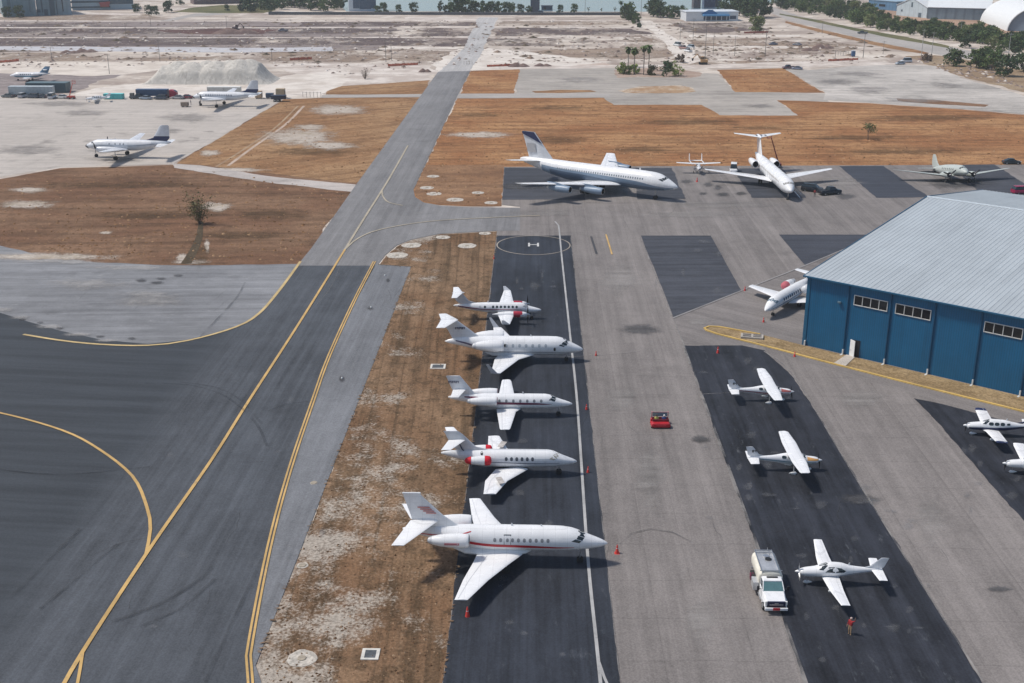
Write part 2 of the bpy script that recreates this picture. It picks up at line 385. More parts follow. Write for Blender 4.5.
# --- construction ground
def band(name, pts, lvl, mat, jit=2.5, step=6, seed=1): return sheet(name, pts, lvl, mat, jit, step, seed=seed)
band('dirt_band', [(-60, 36), (120, 37), (250, 36), (380, 38), (466, 38.5), (463, 46), (300, 45), (150, 46), (-60, 46)], 1, M_MAUVE, 2, 5, 3)
band('dirt_band', [(-60, 22), (140, 20), (400, 23), (385, 50), (250, 53), (100, 51), (-60, 52)], .5, ragged(m_dirt((.30, .255, .24), (.21, .175, .17), (.44, .38, .34)), .3, .56), 3, 6, 2)
band('dirt_band', [(405, 28.5), (477, 27), (470, 36), (398, 36.5)], 1, M_MAUVE, 1.5, 5, 4)
band('dirt_band', [(300, 22), (480, 21.5), (477, 26), (300, 26)], 1, M_MAUVE, 1.5, 6, 5)
band('dirt_band', [(494, 28), (560, 27.5), (630, 29), (655, 34), (490, 36.5)], 1, M_MAUVE, 2, 5, 6)
band('dirt_band', [(489, 38.5), (560, 38.5), (622, 40), (612, 46), (560, 45.5), (484, 46.5)], 1, M_MAUVE, 2, 5, 7)
band('dirt_band', [(502, 20), (640, 20), (640, 25), (498, 25.5)], 1, M_BROWN, 1.5, 6, 8)
band('dirt_band', [(-60, 25), (80, 23), (150, 28), (280, 26), (400, 30), (390, 34), (250, 34), (100, 34), (-60, 33)], 1, M_MAUVE, 3, 6, 9)
band('dirt_band', [(668, 23), (760, 22), (770, 30), (690, 34)], 1, M_MAUVE, 2, 6, 10)
band('dirt_band', [(690, 40), (800, 37), (860, 46), (700, 48)], 1, M_BROWN, 3, 6, 11)
band('dirt_band', [(640, 36), (672, 44), (680, 55), (640, 58), (560, 57), (520, 53), (560, 49), (620, 48)], 1, M_BROWN, 3, 6, 12)
band('dirt_band', [(385, 49), (455, 51), (449, 60), (398, 61), (380, 58)], 1, M_BROWN, 2, 5, 13)
band('dirt_band', [(255, 52), (350, 50), (378, 55), (360, 62), (270, 61)], 1, M_BROWN, 3, 5, 14)
band('dirt_band', [(-60, 54), (60, 53), (110, 58), (230, 56), (240, 60), (60, 61), (-60, 59)], 1, M_BROWN, 2, 5, 15)
band('dirt_band', [(-60, 72), (60, 73), (120, 75), (95, 84), (60, 97), (-60, 97)], 1, m_dirt((.29, .25, .24), (.2, .17, .165), (.42, .38, .36)), 2, 4, 16)
band('dirt_band', [(500, 58), (610, 60), (612, 66), (510, 66)], 1, m_dirt((.52, .44, .38), (.40, .30, .25), (.6, .56, .52)), 2, 5, 17)
band('dirt_band', [(158, 30), (225, 29), (275, 30), (262, 34), (190, 34)], 2, m_dirt((.13, .07, .062), (.08, .048, .045), (.2, .13, .12)), 2, 5, 18)
band('dirt_band', [(680, 62), (790, 60), (870, 64), (780, 66.5), (700, 68)], 1, M_BROWN, 2, 5, 19)
band('dirt_band', [(760, 50), (830, 46), (850, 50), (800, 56), (765, 55)], 1, M_BROWN, 2, 5, 20)
band('dirt_band', [(-60, 12), (140, 13), (165, 18), (90, 22), (-60, 21)], 1, M_BROWN, 2, 6, 21)
band('white_sand', [(96, 88), (165, 81), (270, 79), (300, 74), (352, 67), (380, 68), (345, 84), (322, 98), (280, 99), (240, 97), (60, 98)], 2, M_WS, 2, 5, 22)
band('white_sand', [(255, 64), (375, 63), (430, 66), (437, 72), (430, 80), (340, 86), (350, 70), (300, 74)], 2, M_WS2, 2, 5, 23)
band('white_sand', [(100, 62), (240, 60), (150, 72), (95, 76), (-60, 72), (-60, 62)], 2, m_whitesand((.66, .60, .53), (.52, .46, .40)), 1.5, 5, 24)
band('white_sand', [(380, 46.5), (470, 46.8), (456, 49), (380, 49.5)], 2, M_WS, 1, 5, 25)
band('white_sand', [(405, 17), (498, 17), (494, 21), (405, 21)], 2, M_WS2, 1, 6, 26)
band('white_sand', [(456, 49), (488, 47.5), (530, 52), (610, 62), (520, 69), (470, 71), (437, 72), (430, 66)], 2, M_WS, 1.5, 4, 27)
band('white_sand', [(640, 20.5), (650, 20.5), (664, 32), (690, 46), (701, 61), (690, 64), (678, 60), (668, 46), (655, 34)], 3, M_WS, .8, 4, 28)
band('white_sand', [(690, 34.5), (800, 35), (800, 37), (690, 37)], 2, M_WS, .8, 6, 29)
band('white_sand', [(690, 46), (790, 46), (790, 47.6), (690, 47.6)], 2, M_WS, .8, 6, 30)
band('white_sand', [(500, 66), (700, 64.5), (860, 60), (900, 64), (780, 67.5), (620, 68.5), (500, 69.5)], 2, M_WS2, 1, 5, 31)
for yy, s_ in ((20.3, 41), (36.9, 42), (27.0, 43)):
    band('dirt_road', [(-60, yy), (200, yy+.3), (478, yy-.2), (640, yy+.2), (640, yy+1.1), (478, yy+.9), (200, yy+1.3), (-60, yy+1.2)], 2, M_WS2, .5, 8, s_)
band('dirt_road', [(-60, 46.2), (120, 47), (252, 48), (330, 47), (330, 51), (252, 52.5), (120, 51.5), (-60, 50)], 2, m_whitesand((.50, .50, .52), (.42, .42, .44)), 1, 5, 44)
# far ground at the water's edge
sheet('green_lawn', [(172, 12), (195, 7.5), (222, 5), (272, 5.5), (272, 13), (215, 13)], 2, M_GR_GREEN, 1.5, 8)
sheet('road', [(160, 21), (195, 13.5), (215, 13), (232, 14), (190, 17), (172, 21)], 3, M_ROAD, .5, 8)
sheet('road', [(-60, 15.5), (90, 12.5), (140, 13.5), (140, 15), (90, 14.5), (-60, 18.5)], 2, M_WS2, .5, 8)
# right-hand road with its median
sheet('road', [(764, 5), (776, 8), (800, 16), (860, 29), (930, 42), (985, 54), (982, 60), (950, 57), (860, 38.5), (790, 21), (766, 11)], 2, M_ROAD, .4, 6)
sheet('road_median', [(780, 13.5), (820, 20.5), (858, 28.5), (906, 37), (950, 46), (948, 48), (902, 40), (856, 31), (818, 22.5), (779, 14.5)], 4, M_GR_GREEN, .5, 5)
sheet('verge', [(786, 21), (840, 34), (895, 46), (930, 53), (926, 54.5), (890, 48.5), (836, 36.5), (785, 23)], 3, M_GR_EDGE, .6, 5)
sheet('bare_ground', [(830, 13), (900, 24), (960, 36), (1090, 62), (1090, 40), (1000, 20), (900, 6)], 1, m_dirt((.40, .27, .19), (.27, .18, .13), (.5, .42, .36)), 2, 6)
sheet('bare_ground', [(905, 56), (935, 55), (985, 62), (1090, 84), (1090, 102), (1024, 92), (965, 78), (938, 68)], 2, m_grass((.17, .115, .075), (.28, .20, .13), (.36, .28, .19), (.5, .46, .4), 0, .60, .5, 'verge_grass'), 1.2, 4)
# --- old pavements and aprons
sheet('concrete_apron', [(-90, 96.5), (60, 96), (140, 96.5), (284, 98.5), (259, 114), (174, 164), (60, 167.5), (0, 177), (-90, 190)], 3, M_CONC, .25, 4)
sheet('old_pavement', [(519, 69), (615, 68), (618, 77.5), (694, 77.5), (704, 73), (718, 74), (736, 92), (824, 93.5), (830, 104), (780, 102), (800, 117), (716, 117), (700, 107), (613, 107), (603, 99), (455, 99), (456, 93.5), (515, 93.5)], 3, M_PAVE, .4, 4)
sheet('pale_pavement', [(782, 67), (810, 70), (850, 66), (900, 64.5), (935, 66), (962, 78), (1024, 96), (1090, 112), (1090, 123), (1024, 114), (960, 109), (870, 103), (824, 100), (826, 93)], 4, M_PAVE2, .5, 4)
sheet('grass_strip', [(532, 91.3), (560, 90), (590, 90.3), (597, 92), (560, 93.2), (535, 93)], 5, M_GR_EDGE, .3, 3)
sheet('grass_island', [(618, 91), (640, 86.5), (680, 85.5), (694, 88), (697, 91.5), (680, 93.3), (625, 93.3)], 5, m_grass((.25, .15, .085), (.38, .25, .15), (.46, .35, .23), (.6, .54, .46), 0, .53, .5, 'island_grass'), .6, 2)
sheet('grass_strip', [(897, 98.6), (930, 100), (990, 105), (985, 107), (930, 104), (900, 101)], 6, M_GR_NORTH, .5, 3)
sheet('planting_bed', [(615, 70), (660, 67), (700, 72), (702, 76), (690, 78), (640, 77), (617, 78)], 4, m_dirt((.40, .31, .25), (.28, .2, .16), (.55, .5, .46)), .6, 2)
# --- grass
sheet('grass_field', [(-90, 194), (0, 179), (60, 168.5), (174, 164.8), (259, 114.6), (284, 99.3), (322, 97.8), (425, 97.5), (418, 103), (356, 186), (311, 250), (299, 264), (192, 266), (100, 263), (60, 258), (30, 253), (0, 246), (-90, 232)], 3, M_GR_LEFT, .35, 3)
sheet('grass_field', [(176, 164), (259, 114.8), (285, 99.4), (322, 97.9), (424, 97.6), (416, 104), (358, 183), (340, 182), (200, 165)], 4, M_GR_EDGE, .35, 3)
sheet('grass_field', [(326, 94.5), (327, 91), (342, 86), (386, 83.5), (430, 80.2), (426, 90), (422, 95)], 4, M_GR_EDGE, .4, 3)
sheet('grass_field', [(470.5, 71), (519, 69.5), (515, 94), (460.5, 94.5)], 4, M_GR_MID, .4, 3)
sheet('grass_field', [(717, 70), (783, 68.5), (825, 92.7), (736, 92)], 4, M_GR_MID, .4, 3)
sheet('grass_field', [(457, 98.5), (603, 98), (614, 105), (701, 105), (719, 115.5), (798, 115.6), (778, 100.5), (870, 103.5), (960, 109.5), (1024, 115), (1100, 124), (1100, 166), (504, 168), (501, 206.5), (470, 206), (440, 205), (424, 202), (415, 196), (414, 190), (440, 133)], 4, M_GR_MID, .35, 3)
sheet('grass_field', [(425, 165), (504, 165), (501, 206), (470, 205.5), (440, 204.5), (424, 201.5), (416, 196), (415, 189)], 5, m_grass((.14, .08, .05), (.24, .135, .075), (.33, .2, .115), (.46, .4, .34), 0, .68, .5, 'grass_corner'), .25, 2)
sheet('grass_field', [(411, 267.5), (379, 265.5), (386, 256), (398, 246), (412, 240.5), (440, 234.5), (497, 231.5), (496.5, 237), (443, 683), (434, 760), (240, 790), (262, 683), (256, 666)], 4, M_GR_STRIP, .07, .5)
# --- taxiways
ctl = [(-90, 296), (-30, 304), (0, 313), (25, 321), (60, 331), (101, 340), (148, 344.5), (188, 340), (236, 328), (259, 315), (280, 291), (299, 264)]
sheet('pale_shoulder', [(-90, 225), (0, 244), (60, 256), (100, 261), (192, 264), (303, 262), (299, 264)]+ctl[::-1]+[(-90, 260)], 2, M_PALE)
sheet('taxiway', [(438, 72), (470.5, 71), (456.5, 98), (413.5, 190), (415, 197), (424, 203), (440, 206), (470, 207.5), (520, 208), (520, 231), (497, 231), (440, 234), (411, 240), (397, 245.5), (385, 255.5), (377, 266), (297, 266), (311, 249), (356, 185)], 7, M_TAXI_N)
sheet('old_taxiway', [(479, 17.5), (498, 17.5), (484, 48), (470.5, 71.2), (438, 72.2), (463, 49)], 4, m_asphalt((.42, .41, .40), TWR, .1, name='faded_taxiway'), .5, 5)
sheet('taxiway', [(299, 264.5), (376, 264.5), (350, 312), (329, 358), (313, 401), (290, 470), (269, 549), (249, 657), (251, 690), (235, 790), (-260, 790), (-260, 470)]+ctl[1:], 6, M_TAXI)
sheet('taxiway_shoulder', [(376, 264.6), (411, 267), (255.5, 666), (262, 685), (240, 790), (225, 790), (251, 690), (249, 657), (269, 549), (290, 470), (313, 401), (329, 358), (350, 312)], 7, M_SHOULD)
# --- apron
sheet('apron', [(520, 207), (502, 205), (504, 167), (1100, 164.5), (1500, 330), (1500, 800), (434, 760), (443, 683), (497, 231), (520, 231)], 5, M_APRON)
sheet('apron', [(673, 318.5), (741, 291.5), (805, 266), (872, 238), (1100, 238), (1100, 440), (1024, 424), (830, 372), (757, 345), (684, 345)], 6, M_APRON2)
sheet('sealed_strip', [(497, 236), (570.5, 236), (620, 683), (629, 760), (434, 760), (443, 683)], 8, M_SEAL, .06, .8)
sheet('sealed_pad', [(505, 168.2), (671.5, 168.2), (686, 199.2), (634, 199.6), (502, 200)], 8, M_SEAL3, .16, 1.2)
sheet('sealed_pad', [(732, 169), (782, 168.5), (806, 198), (752.5, 198)], 8, M_SEAL3, .16, 1.2)
sheet('sealed_pad', [(839, 166.5), (883, 166.3), (929, 197.5), (876.5, 198)], 8, m_asphalt((.05, .056, .072), 0, .12, name='dark_pad'), .16, 1.2)
sheet('sealed_pad', [(950, 165.5), (994, 164.6), (1034, 190), (1034, 198), (985, 198)], 8, M_SEAL3, .16, 1.2)
sheet('sealed_pad', [(641, 236), (710.5, 236), (741, 291), (673, 317.5)], 8, M_SEAL3, .06, 3)
sheet('sealed_pad', [(779, 235), (868, 235), (840, 251), (805, 265.5)], 8, m_asphalt((.055, .06, .075), 0, .12, name='dark_pad_b'), .06, 3)
sheet('sealed_pad', [(684, 346), (742, 346), (764, 351), (790, 374), (821, 420), (857, 480), (983, 683), (1034, 765), (832, 765), (805, 683)], 8, M_SEAL2, .10, .9)
sheet('sealed_pad', [(914, 399), (940, 404), (1024, 426), (1100, 445), (1100, 620), (1024, 523), (940, 426)], 8, M_SEAL2, .10, .9)
sheet('pavement_patch', [(583, 187), (612, 183), (636, 186), (637, 203), (586, 203)], 9, M_APRON, .3, 2)
# oil and tyre stains; the wide one under the tail-dragger is its shadow, painted
M_STAIN_SHADOW = m_asphalt((.10, .10, .105), 0, .3, name='oil_stain_shadow', stain=.6)
fadeable(M_STAIN_SHADOW, 1.3, 1.2, .62)
for i, (x, y, rx, ry) in enumerate([(686, 182, 6, 2), (708, 185, 5, 2.4), (718, 188, 4, 2.4), (723, 195, 7, 2), (741, 194, 7, 1.8), (703, 194, 4, 1.6), (846, 197, 9, 3), (141, 281, 6, 1.8), (157, 283, 7, 1.6), (178, 276, 5, 1.4), (161, 279, 5, 1.3), (40, 323, 4, 1.2), (60, 329, 4, 1.2), (100, 337, 5, 1.3), (132, 339, 4, 1.2), (22, 320, 4, 1.2), (388, 281, 2, 2), (370, 309, 3, 2), (342, 380, 3, 3), (520, 187, 22, 4), (655, 186, 12, 3), (790, 190, 14, 3), (960, 184, 30, 5), (700, 440, 10, 4), (860, 500, 18, 5), (640, 330, 20, 5), (1000, 590, 12, 3)]):
    soft('stain', x, y, rx*1.25, ry*1.25, 11, M_STAIN_SHADOW, i)
M_STAINC = fadeable(m_asphalt((.26, .245, .235), 0, .3, name='apron_stain', stain=.6), 2.6, .22, .45)
for i, (x, y, rx, ry) in enumerate([(187, 118, 34, 6), (85, 113, 28, 3.5), (170, 131, 14, 4), (60, 104, 42, 3.5), (837, 82, 28, 4), (858, 74, 32, 3), (948, 86, 20, 3.5), (868, 90, 30, 5), (30, 150, 40, 7), (115, 160, 30, 4), (580, 80, 30, 4), (760, 106, 20, 3), (915, 100, 40, 4)]):
    soft('stain', x, y, rx, ry, 8, M_STAINC, i+50)
M_WORN = fadeable(m_asphalt((.33, .315, .30), 0, .25, name='worn_apron', scuff=.5, lightcol=(.42, .40, .38)), 1.8, .25, .34)
for i, (x, y, rx, ry) in enumerate([(610, 190, 40, 5), (720, 205, 60, 5), (840, 183, 26, 8), (960, 193, 26, 5), (690, 215, 70, 4), (540, 213, 40, 4), (620, 280, 25, 20), (650, 480, 18, 40), (930, 520, 20, 30), (700, 620, 20, 30), (620, 400, 20, 14), (860, 400, 30, 12), (700, 322, 18, 5)]):
    soft('worn_patch', x, y, rx, ry, 10, M_WORN, i+150)
# concrete road and tracks over the left field
sheet('concrete_road', [(172, 163.5), (200, 165.5), (280, 178), (357, 184.5), (352, 192), (270, 183), (205, 173), (174, 168)], 6, m_asphalt((.44, .40, .37), 0, .12, name='track_concrete', scuff=.5, lightcol=(.5, .47, .44)), .25, 2)
line('dirt_track', [(304, 106), (285, 125), (255, 146), (228, 166)], .9, 6, m_dirt((.5, .4, .33), (.4, .3, .23), (.55, .47, .4)))
line('dirt_track', [(298, 106), (275, 128), (240, 152), (216, 167)], .6, 6, m_dirt((.30, .2, .13), (.4, .3, .2), (.25, .17, .12)))
sheet('path', [(322, 95.2), (427, 94.2), (425, 97), (322, 98)], 6, M_ROAD, .2, 4)
sheet('path', [(455, 93.8), (610, 93.8), (610, 97.6), (453, 98.4)], 6, M_ROAD, .2, 4)
M_BARE = m_grass((.40, .33, .26), (.52, .46, .40), (.58, .53, .47), (.30, .24, .15), 0, .60, .5, 'bare_patch')
fadeable(M_BARE, 1.9, .4, .9)
for i, (x, y, rx, ry) in enumerate([(20, 318, 16, 2.5), (48, 327, 18, 2.5), (78, 335, 18, 2), (108, 341, 16, 1.6), (5, 310, 14, 3), (130, 268, 60, 3), (60, 262, 50, 3), (150, 300, 40, 10), (90, 285, 50, 6)]):
    soft('sand_edge', x, y, rx, ry, 9.3, fadeable(m_asphalt((.38, .37, .36), 0, .2, name='sand_dust', scuff=.5, lightcol=(.5, .49, .47)), 2.4, .3, .6), i+290)
M_TUFTY = fadeable(m_grass((.05, .042, .026), (.105, .075, .045), (.16, .105, .062), (.3, .26, .2), 0, .7, .5, 'weedy_patch'), 2.4, .3, .38)
for i, (x, y, rx, ry) in enumerate([(338, 110, 38, 6), (300, 137, 46, 10), (30, 190, 22, 3.4), (25, 205, 34, 5), (210, 153, 14, 4), (40, 257, 80, 5), (190, 262, 22, 3), (310, 127, 20, 3.5), (216, 207, 18, 6), (106, 233, 8, 2), (207, 246, 3, 9), (182, 258, 8, 5), (480, 135, 40, 4), (230, 170, 40, 3), (330, 146, 30, 5)]):
    soft('bare_patch', x, y, rx, ry, 5.4, M_BARE, i+90)
for i, (x, y, rx, ry) in enumerate([(120, 185, 120, 4), (270, 215, 45, 7), (200, 255, 14, 16), (310, 152, 50, 5), (150, 215, 80, 6), (690, 122, 70, 4), (850, 138, 70, 3), (930, 118, 90, 4), (640, 150, 40, 4), (480, 115, 30, 3), (900, 152, 100, 4), (560, 108, 50, 3), (240, 236, 60, 5), (560, 140, 40, 5), (760, 128, 40, 2)]):
    soft('weedy_patch', x, y, rx, ry, 5.7, M_TUFTY, i+190)
# little drainage ditch below the shrub on the left field
line('ditch', [(201, 222), (199, 238), (193, 252), (186, 264)], lambda t: .9+t*1.0, 7, m_grass((.05, .042, .028), (.085, .066, .045), (.12, .09, .06), (.26, .21, .16), R(90), .62, .5, 'ditch_weeds'), step=1)
# --- painted markings
def marks(name, segs, mat, level):
    mb = MB()
    for i, (px, w) in enumerate(segs): line(None, px, w, level+i*.06, None, join=mb)
    o = mb.build(name, mat, norm=False); o['kind'] = 'structure'; return o
cl = [(48, 715), (83, 652.5), (153, 545), (212, 460), (250.5, 399), (300, 322.5), (345, 250)]
marks('taxiway_centreline', [(cl, .38), ([(-60, 405), (0, 413.7), (62, 431), (99, 450), (132.5, 477), (147, 508), (150.5, 530), (146, 556)], .34), ([(83, 653), (78, 683), (70, 715)], .26)], M_YEL, 14)
marks('taxiway_centreline_faded', [([(345, 250), (366, 216), (388.6, 180), (408, 146)], .42), ([(346, 249), (358, 239), (380.5, 230), (429, 222), (493, 218), (540, 216)], .36), ([(382, 191), (383, 197), (389, 203), (403, 206)], .3), ([(297, 325), (330, 289), (346, 250)], .01)], M_YELP, 15)
ed = [(374.5, 262), (353, 304), (329, 357), (313.5, 400), (290, 470), (269, 549), (248.5, 657), (250.5, 683), (252, 715)]
def shift(px, d):
    w = spline([G(*p) for p in px], 3); L, Q = ribbon_pts(w, 2*abs(d)); return L if d > 0 else Q
mb = MB()
for d in (.18, -.18): line(None, shift(ed, d), .21, 15, None, join=mb, world=True)
o = mb.build('taxiway_edge_marking', M_YEL, norm=False); o['kind'] = 'structure'
mb = MB(); line(None, ed, .15, 14, None, join=mb); o = mb.build('taxiway_edge_backing', M_CRACK, norm=False); o['kind'] = 'structure'
marks('shoulder_edge_line', [([(23.6, 335), (60.6, 341), (101, 345), (148, 346), (188.5, 341), (235.7, 327.6), (259, 314), (279.5, 290.6), (300.5, 262)], .5)], m_mark((.56, .42, .2), .4), 12)
marks('apron_line', [([(555, 222), (558.5, 226), (562, 260), (570, 335), (577, 402), (587, 548), (596, 640), (600.5, 684), (607, 760)], .30), ([(598.5, 662), (604, 678), (616, 705)], .24)], m_mark((.40, .40, .395), .5), 14)
marks('apron_dash', [([(606, 235), (612, 255)], .3)], M_YEL, 14)
marks('apron_dash', [([(591, 237), (596.5, 254.5)], .4)], M_CRACK, 14)
hc = G(533.5, 245.5); hr = 6.95
circ = [Vector((hc.x+cos(2*pi*k/48)*hr, hc.y+sin(2*pi*k/48)*hr, 0)) for k in range(48)]
mb = MB(); line(None, circ, .24, 12, None, closed=True, step=1, join=mb, world=True)
o = mb.build('helipad_ring', m_mark((.34, .30, .25), .6), norm=False); o['kind'] = 'structure'
mb = MB()
for dx in (-.85, .85): mb.box((hc.x+dx, hc.y+.2, 12*LV+.002), (.38, 2.6, .004))
mb.box((hc.x, hc.y+.2, 12*LV+.002), (1.3, .42, .004)); o = mb.build('helipad_letter', M_WHT); o['kind'] = 'structure'
# cracks, seams, tyre marks
def fadeline(m, a):
    t = m.node_tree; b = t.nodes['Principled BSDF']; n = t.nodes.new('ShaderNodeTexNoise'); n.inputs['Scale'].default_value = .25; n.inputs['Detail'].default_value = 4
    c = t.nodes.new('ShaderNodeTexCoord'); t.links.new(c.outputs['Object'], n.inputs['Vector']); r = t.nodes.new('ShaderNodeMapRange'); t.links.new(n.outputs['Fac'], r.inputs[0])
    r.inputs[1].default_value = .35; r.inputs[2].default_value = .7; r.inputs[3].default_value = 0; r.inputs[4].default_value = a; t.links.new(r.outputs[0], b.inputs['Alpha']); return m
M_TYRE = fadeline(m_mark((.05, .055, .062), .25), .55); M_SEAM = m_mark((.12, .12, .125), .2)
marks('tyre_marks', [([(145, 384), (190, 386), (225, 397), (250, 417), (262, 434), (267, 447)], .35), ([(180, 383), (215, 388), (242, 402), (262, 425)], .3), ([(112, 623), (160, 605), (200, 580), (222, 560)], .5), ([(140, 628), (180, 610), (215, 580)], .4), ([(0, 470), (60, 475), (150, 468)], .3), ([(268, 412), (285, 405), (310, 402), (338, 401)], .25), ([(200, 338), (235, 300), (245, 283)], .3), ([(10, 600), (80, 530)], .5), ([(40, 610), (118, 545)], .4), ([(205, 683), (262, 560)], .4)], M_TYRE, 16)
marks('pavement_seam', [([(268, 546), (300, 547)], .16), ([(683, 346), (744.5, 513), (805, 683), (832, 760)], .42), ([(764, 352), (793, 376), (857, 481), (983, 683)], .2), ([(570.8, 240), (620, 683)], .1), ([(560, 358), (600, 356), (640, 352)], .15), ([(700, 395), (760, 392)], .1), ([(640, 237), (672, 317), (684, 346)], .25)], fadeline(m_mark((.30, .285, .27), .3), .95), 13)
marks('tyre_marks', [([(620, 545), (632, 534), (650, 530), (672, 533), (690, 542), (697, 552)], .25), ([(430, 372), (520, 366)], .01)], fadeline(m_mark((.12, .115, .11), .3), .6), 13)
line('pavement_seam', [(673, 318.6), (741, 291.4), (805, 266), (872, 238)], .3, 13, m_mark((.28, .27, .265), .3))
# wear on the apron lanes: pale concrete crumbs and weeds along the edges
rd = random.Random(3); mb = MB()
for _ in range(400):
    t = rd.random(); e = rd.choice([((377, 265), (411, 267)), ((411, 267), (255, 667)), ((411, 267), (255, 667)), ((310, 250), (438, 72)), ((413, 190), (456, 98)), ((497, 236), (443, 683)), ((497, 236), (443, 683))])
    p = G(e[0][0], e[0][1]).lerp(G(e[1][0], e[1][1]), t); r = rd.uniform(.03, .10)
    mb.poly([(p.x+rd.uniform(-.3, .3)+cos(a)*r*rd.uniform(.5, 1.6), p.y+sin(a)*r*rd.uniform(.7, 2.5), 17*LV+rd.random()*.002) for a in [k*pi/3 for k in range(6)]])
o = mb.build('edge_dirt', m_grass((.12, .08, .05), (.2, .13, .085), (.28, .2, .13), (.4, .36, .3), 0, .6, .5, 'edge_dirt'), norm=False); o['kind'] = 'structure'

# dry tufts and clods that nobody could count
def scatter(name, polys, n, smin, smax, mat, tall=.5, seed=1):
    rd = random.Random(seed); mb = MB()
    for P, k in polys:
        x0, x1 = min(p[0] for p in P), max(p[0] for p in P); y0, y1 = min(p[1] for p in P), max(p[1] for p in P); c = 0; tries = 0
        while c < k and tries < k*20:
            tries += 1; x, y = rd.uniform(x0, x1), rd.uniform(y0, y1); ins = False
            for i in range(len(P)):
                a, b_ = P[i], P[i-1]
                if (a[1] > y) != (b_[1] > y) and x < (b_[0]-a[0])*(y-a[1])/(b_[1]-a[1])+a[0]: ins = not ins
            if not ins: continue
            c += 1; p = G(x, y); s = smin+(smax-smin)*rd.random()**2.5
            q = [p+Vector((cos(a)*s*rd.uniform(.6, 1.3), sin(a)*s*rd.uniform(.6, 1.3), .03)) for a in (0, 1.6, 3.1, 4.7)]; t_ = p+Vector((0, 0, .03+s*tall*rd.uniform(.5, 1.3)))
            mb.add(q+[t_], [(0, 1, 4), (1, 2, 4), (2, 3, 4), (3, 0, 4)])
    o = mb.build(name, mat, None, False, False); o['kind'] = 'stuff'; return o
def m_tuft(name, c1, c2, c3):
    b = NB(name, .95, .05); g = b.n('ShaderNodeNewGeometry').outputs['Random Per Island']
    return b.out(b.mix(b.ramp(g, .55, 1.0), b.mix(b.ramp(g, 0, .5), c1, c2), c3))
STRIPP = [(411, 268), (380, 267), (398, 248), (440, 236), (495, 233), (470, 460), (445, 683), (263, 683), (256, 664)]
scatter('grass_tufts', [(STRIPP, 3600)], 0, .05, .20, m_tuft('tuft', (.095, .058, .035), (.17, .10, .058), (.32, .22, .14)), .7, 3)
FIELD = [(458, 100), (600, 100), (720, 117), (800, 117), (1024, 117), (1024, 165), (504, 166), (498, 204), (424, 200), (416, 190), (440, 133)]
scatter('grass_tufts', [(FIELD, 2600), ([(0, 182), (180, 166), (355, 190), (311, 248), (298, 262), (100, 260), (0, 243)], 1500), ([(200, 160), (284, 101), (420, 99), (360, 180)], 800), ([(472, 72), (518, 71), (514, 93), (462, 93)], 200), ([(720, 71), (782, 70), (822, 92), (737, 91)], 300)], 0, .12, .45, m_tuft('tuft_b', (.14, .08, .042), (.23, .13, .065), (.40, .26, .15)), .6, 4)
scatter('rubble', [([(0, 20), (640, 20), (700, 30), (880, 50), (860, 64), (640, 62), (430, 66), (340, 76), (300, 66), (0, 68)], 2600), ([(905, 58), (985, 64), (1024, 88), (960, 76)], 200)], 0, .25, 1.5, m_tuft('rubble', (.16, .125, .11), (.27, .21, .18), (.62, .57, .52)), .5, 5)

# crack sealing, drips and small pale scuffs on the sealed pads
rd = random.Random(17); mb = MB()
def walk(p, d, L, w):
    pts = [p]; a = atan2(d.y, d.x)
    while L > 0:
        a += rd.uniform(-.28, .28); s = rd.uniform(.5, 1.2); pts.append(pts[-1]+Vector((cos(a), sin(a), 0))*s); a += (atan2(d.y, d.x)-a)*.4; L -= s
    Lr, Qr = ribbon_pts(pts, w); z = Vector((0, 0, 12.5*LV+len(mb.v)*1e-6)); n = len(pts); mb.add([p+z for p in Lr]+[p+z for p in Qr], [(i, n+i, n+i+1, i+1) for i in range(n-1)])
for (x0, y0, x1, y1, k, L) in ((575, 250, 640, 640, 8, 10), (800, 380, 1000, 660, 8, 14), (690, 350, 760, 640, 6, 8), (330, 280, 400, 430, 7, 10), (60, 300, 260, 320, 6, 14), (560, 205, 900, 232, 12, 16), (20, 380, 250, 660, 9, 12)):
    for _ in range(k):
        p = G(rd.uniform(x0, x1), rd.uniform(y0, y1)); a = rd.choice((0, pi/2, pi/2, rd.uniform(0, 3))); walk(p, Vector((cos(a), sin(a), 0)), rd.uniform(.4, 1)*L*.8, .07)
o = mb.build('crack_sealing', fadeline(m_mark((.08, .08, .08), .2), .5), norm=False); o['kind'] = 'structure'
M_SCUFF = fadeable(m_mark((.22, .225, .235), .3), 2.8, 2.6, .22); k = 0
for (x0, y0, x1, y1, n) in ((500, 250, 565, 660, 26), (700, 360, 780, 520, 16), (790, 480, 930, 680, 30), (960, 430, 1020, 520, 8), (650, 240, 720, 300, 8), (150, 400, 330, 640, 10)):
    for _ in range(n): k += 1; soft('scuff_mark', rd.uniform(x0, x1), rd.uniform(y0, y1), rd.uniform(1.5, 9), rd.uniform(1, 6), 13.2, M_SCUFF, k+400)

scatter('scrub', [([(0, 22), (640, 21), (860, 45), (840, 60), (640, 60), (430, 64), (270, 62), (0, 60)], 420), ([(660, 24), (760, 22), (870, 40), (900, 58), (700, 60)], 160)], 0, .8, 2.8, m_tuft('scrub', (.09, .075, .055), (.16, .125, .095), (.24, .18, .14)), .35, 8)
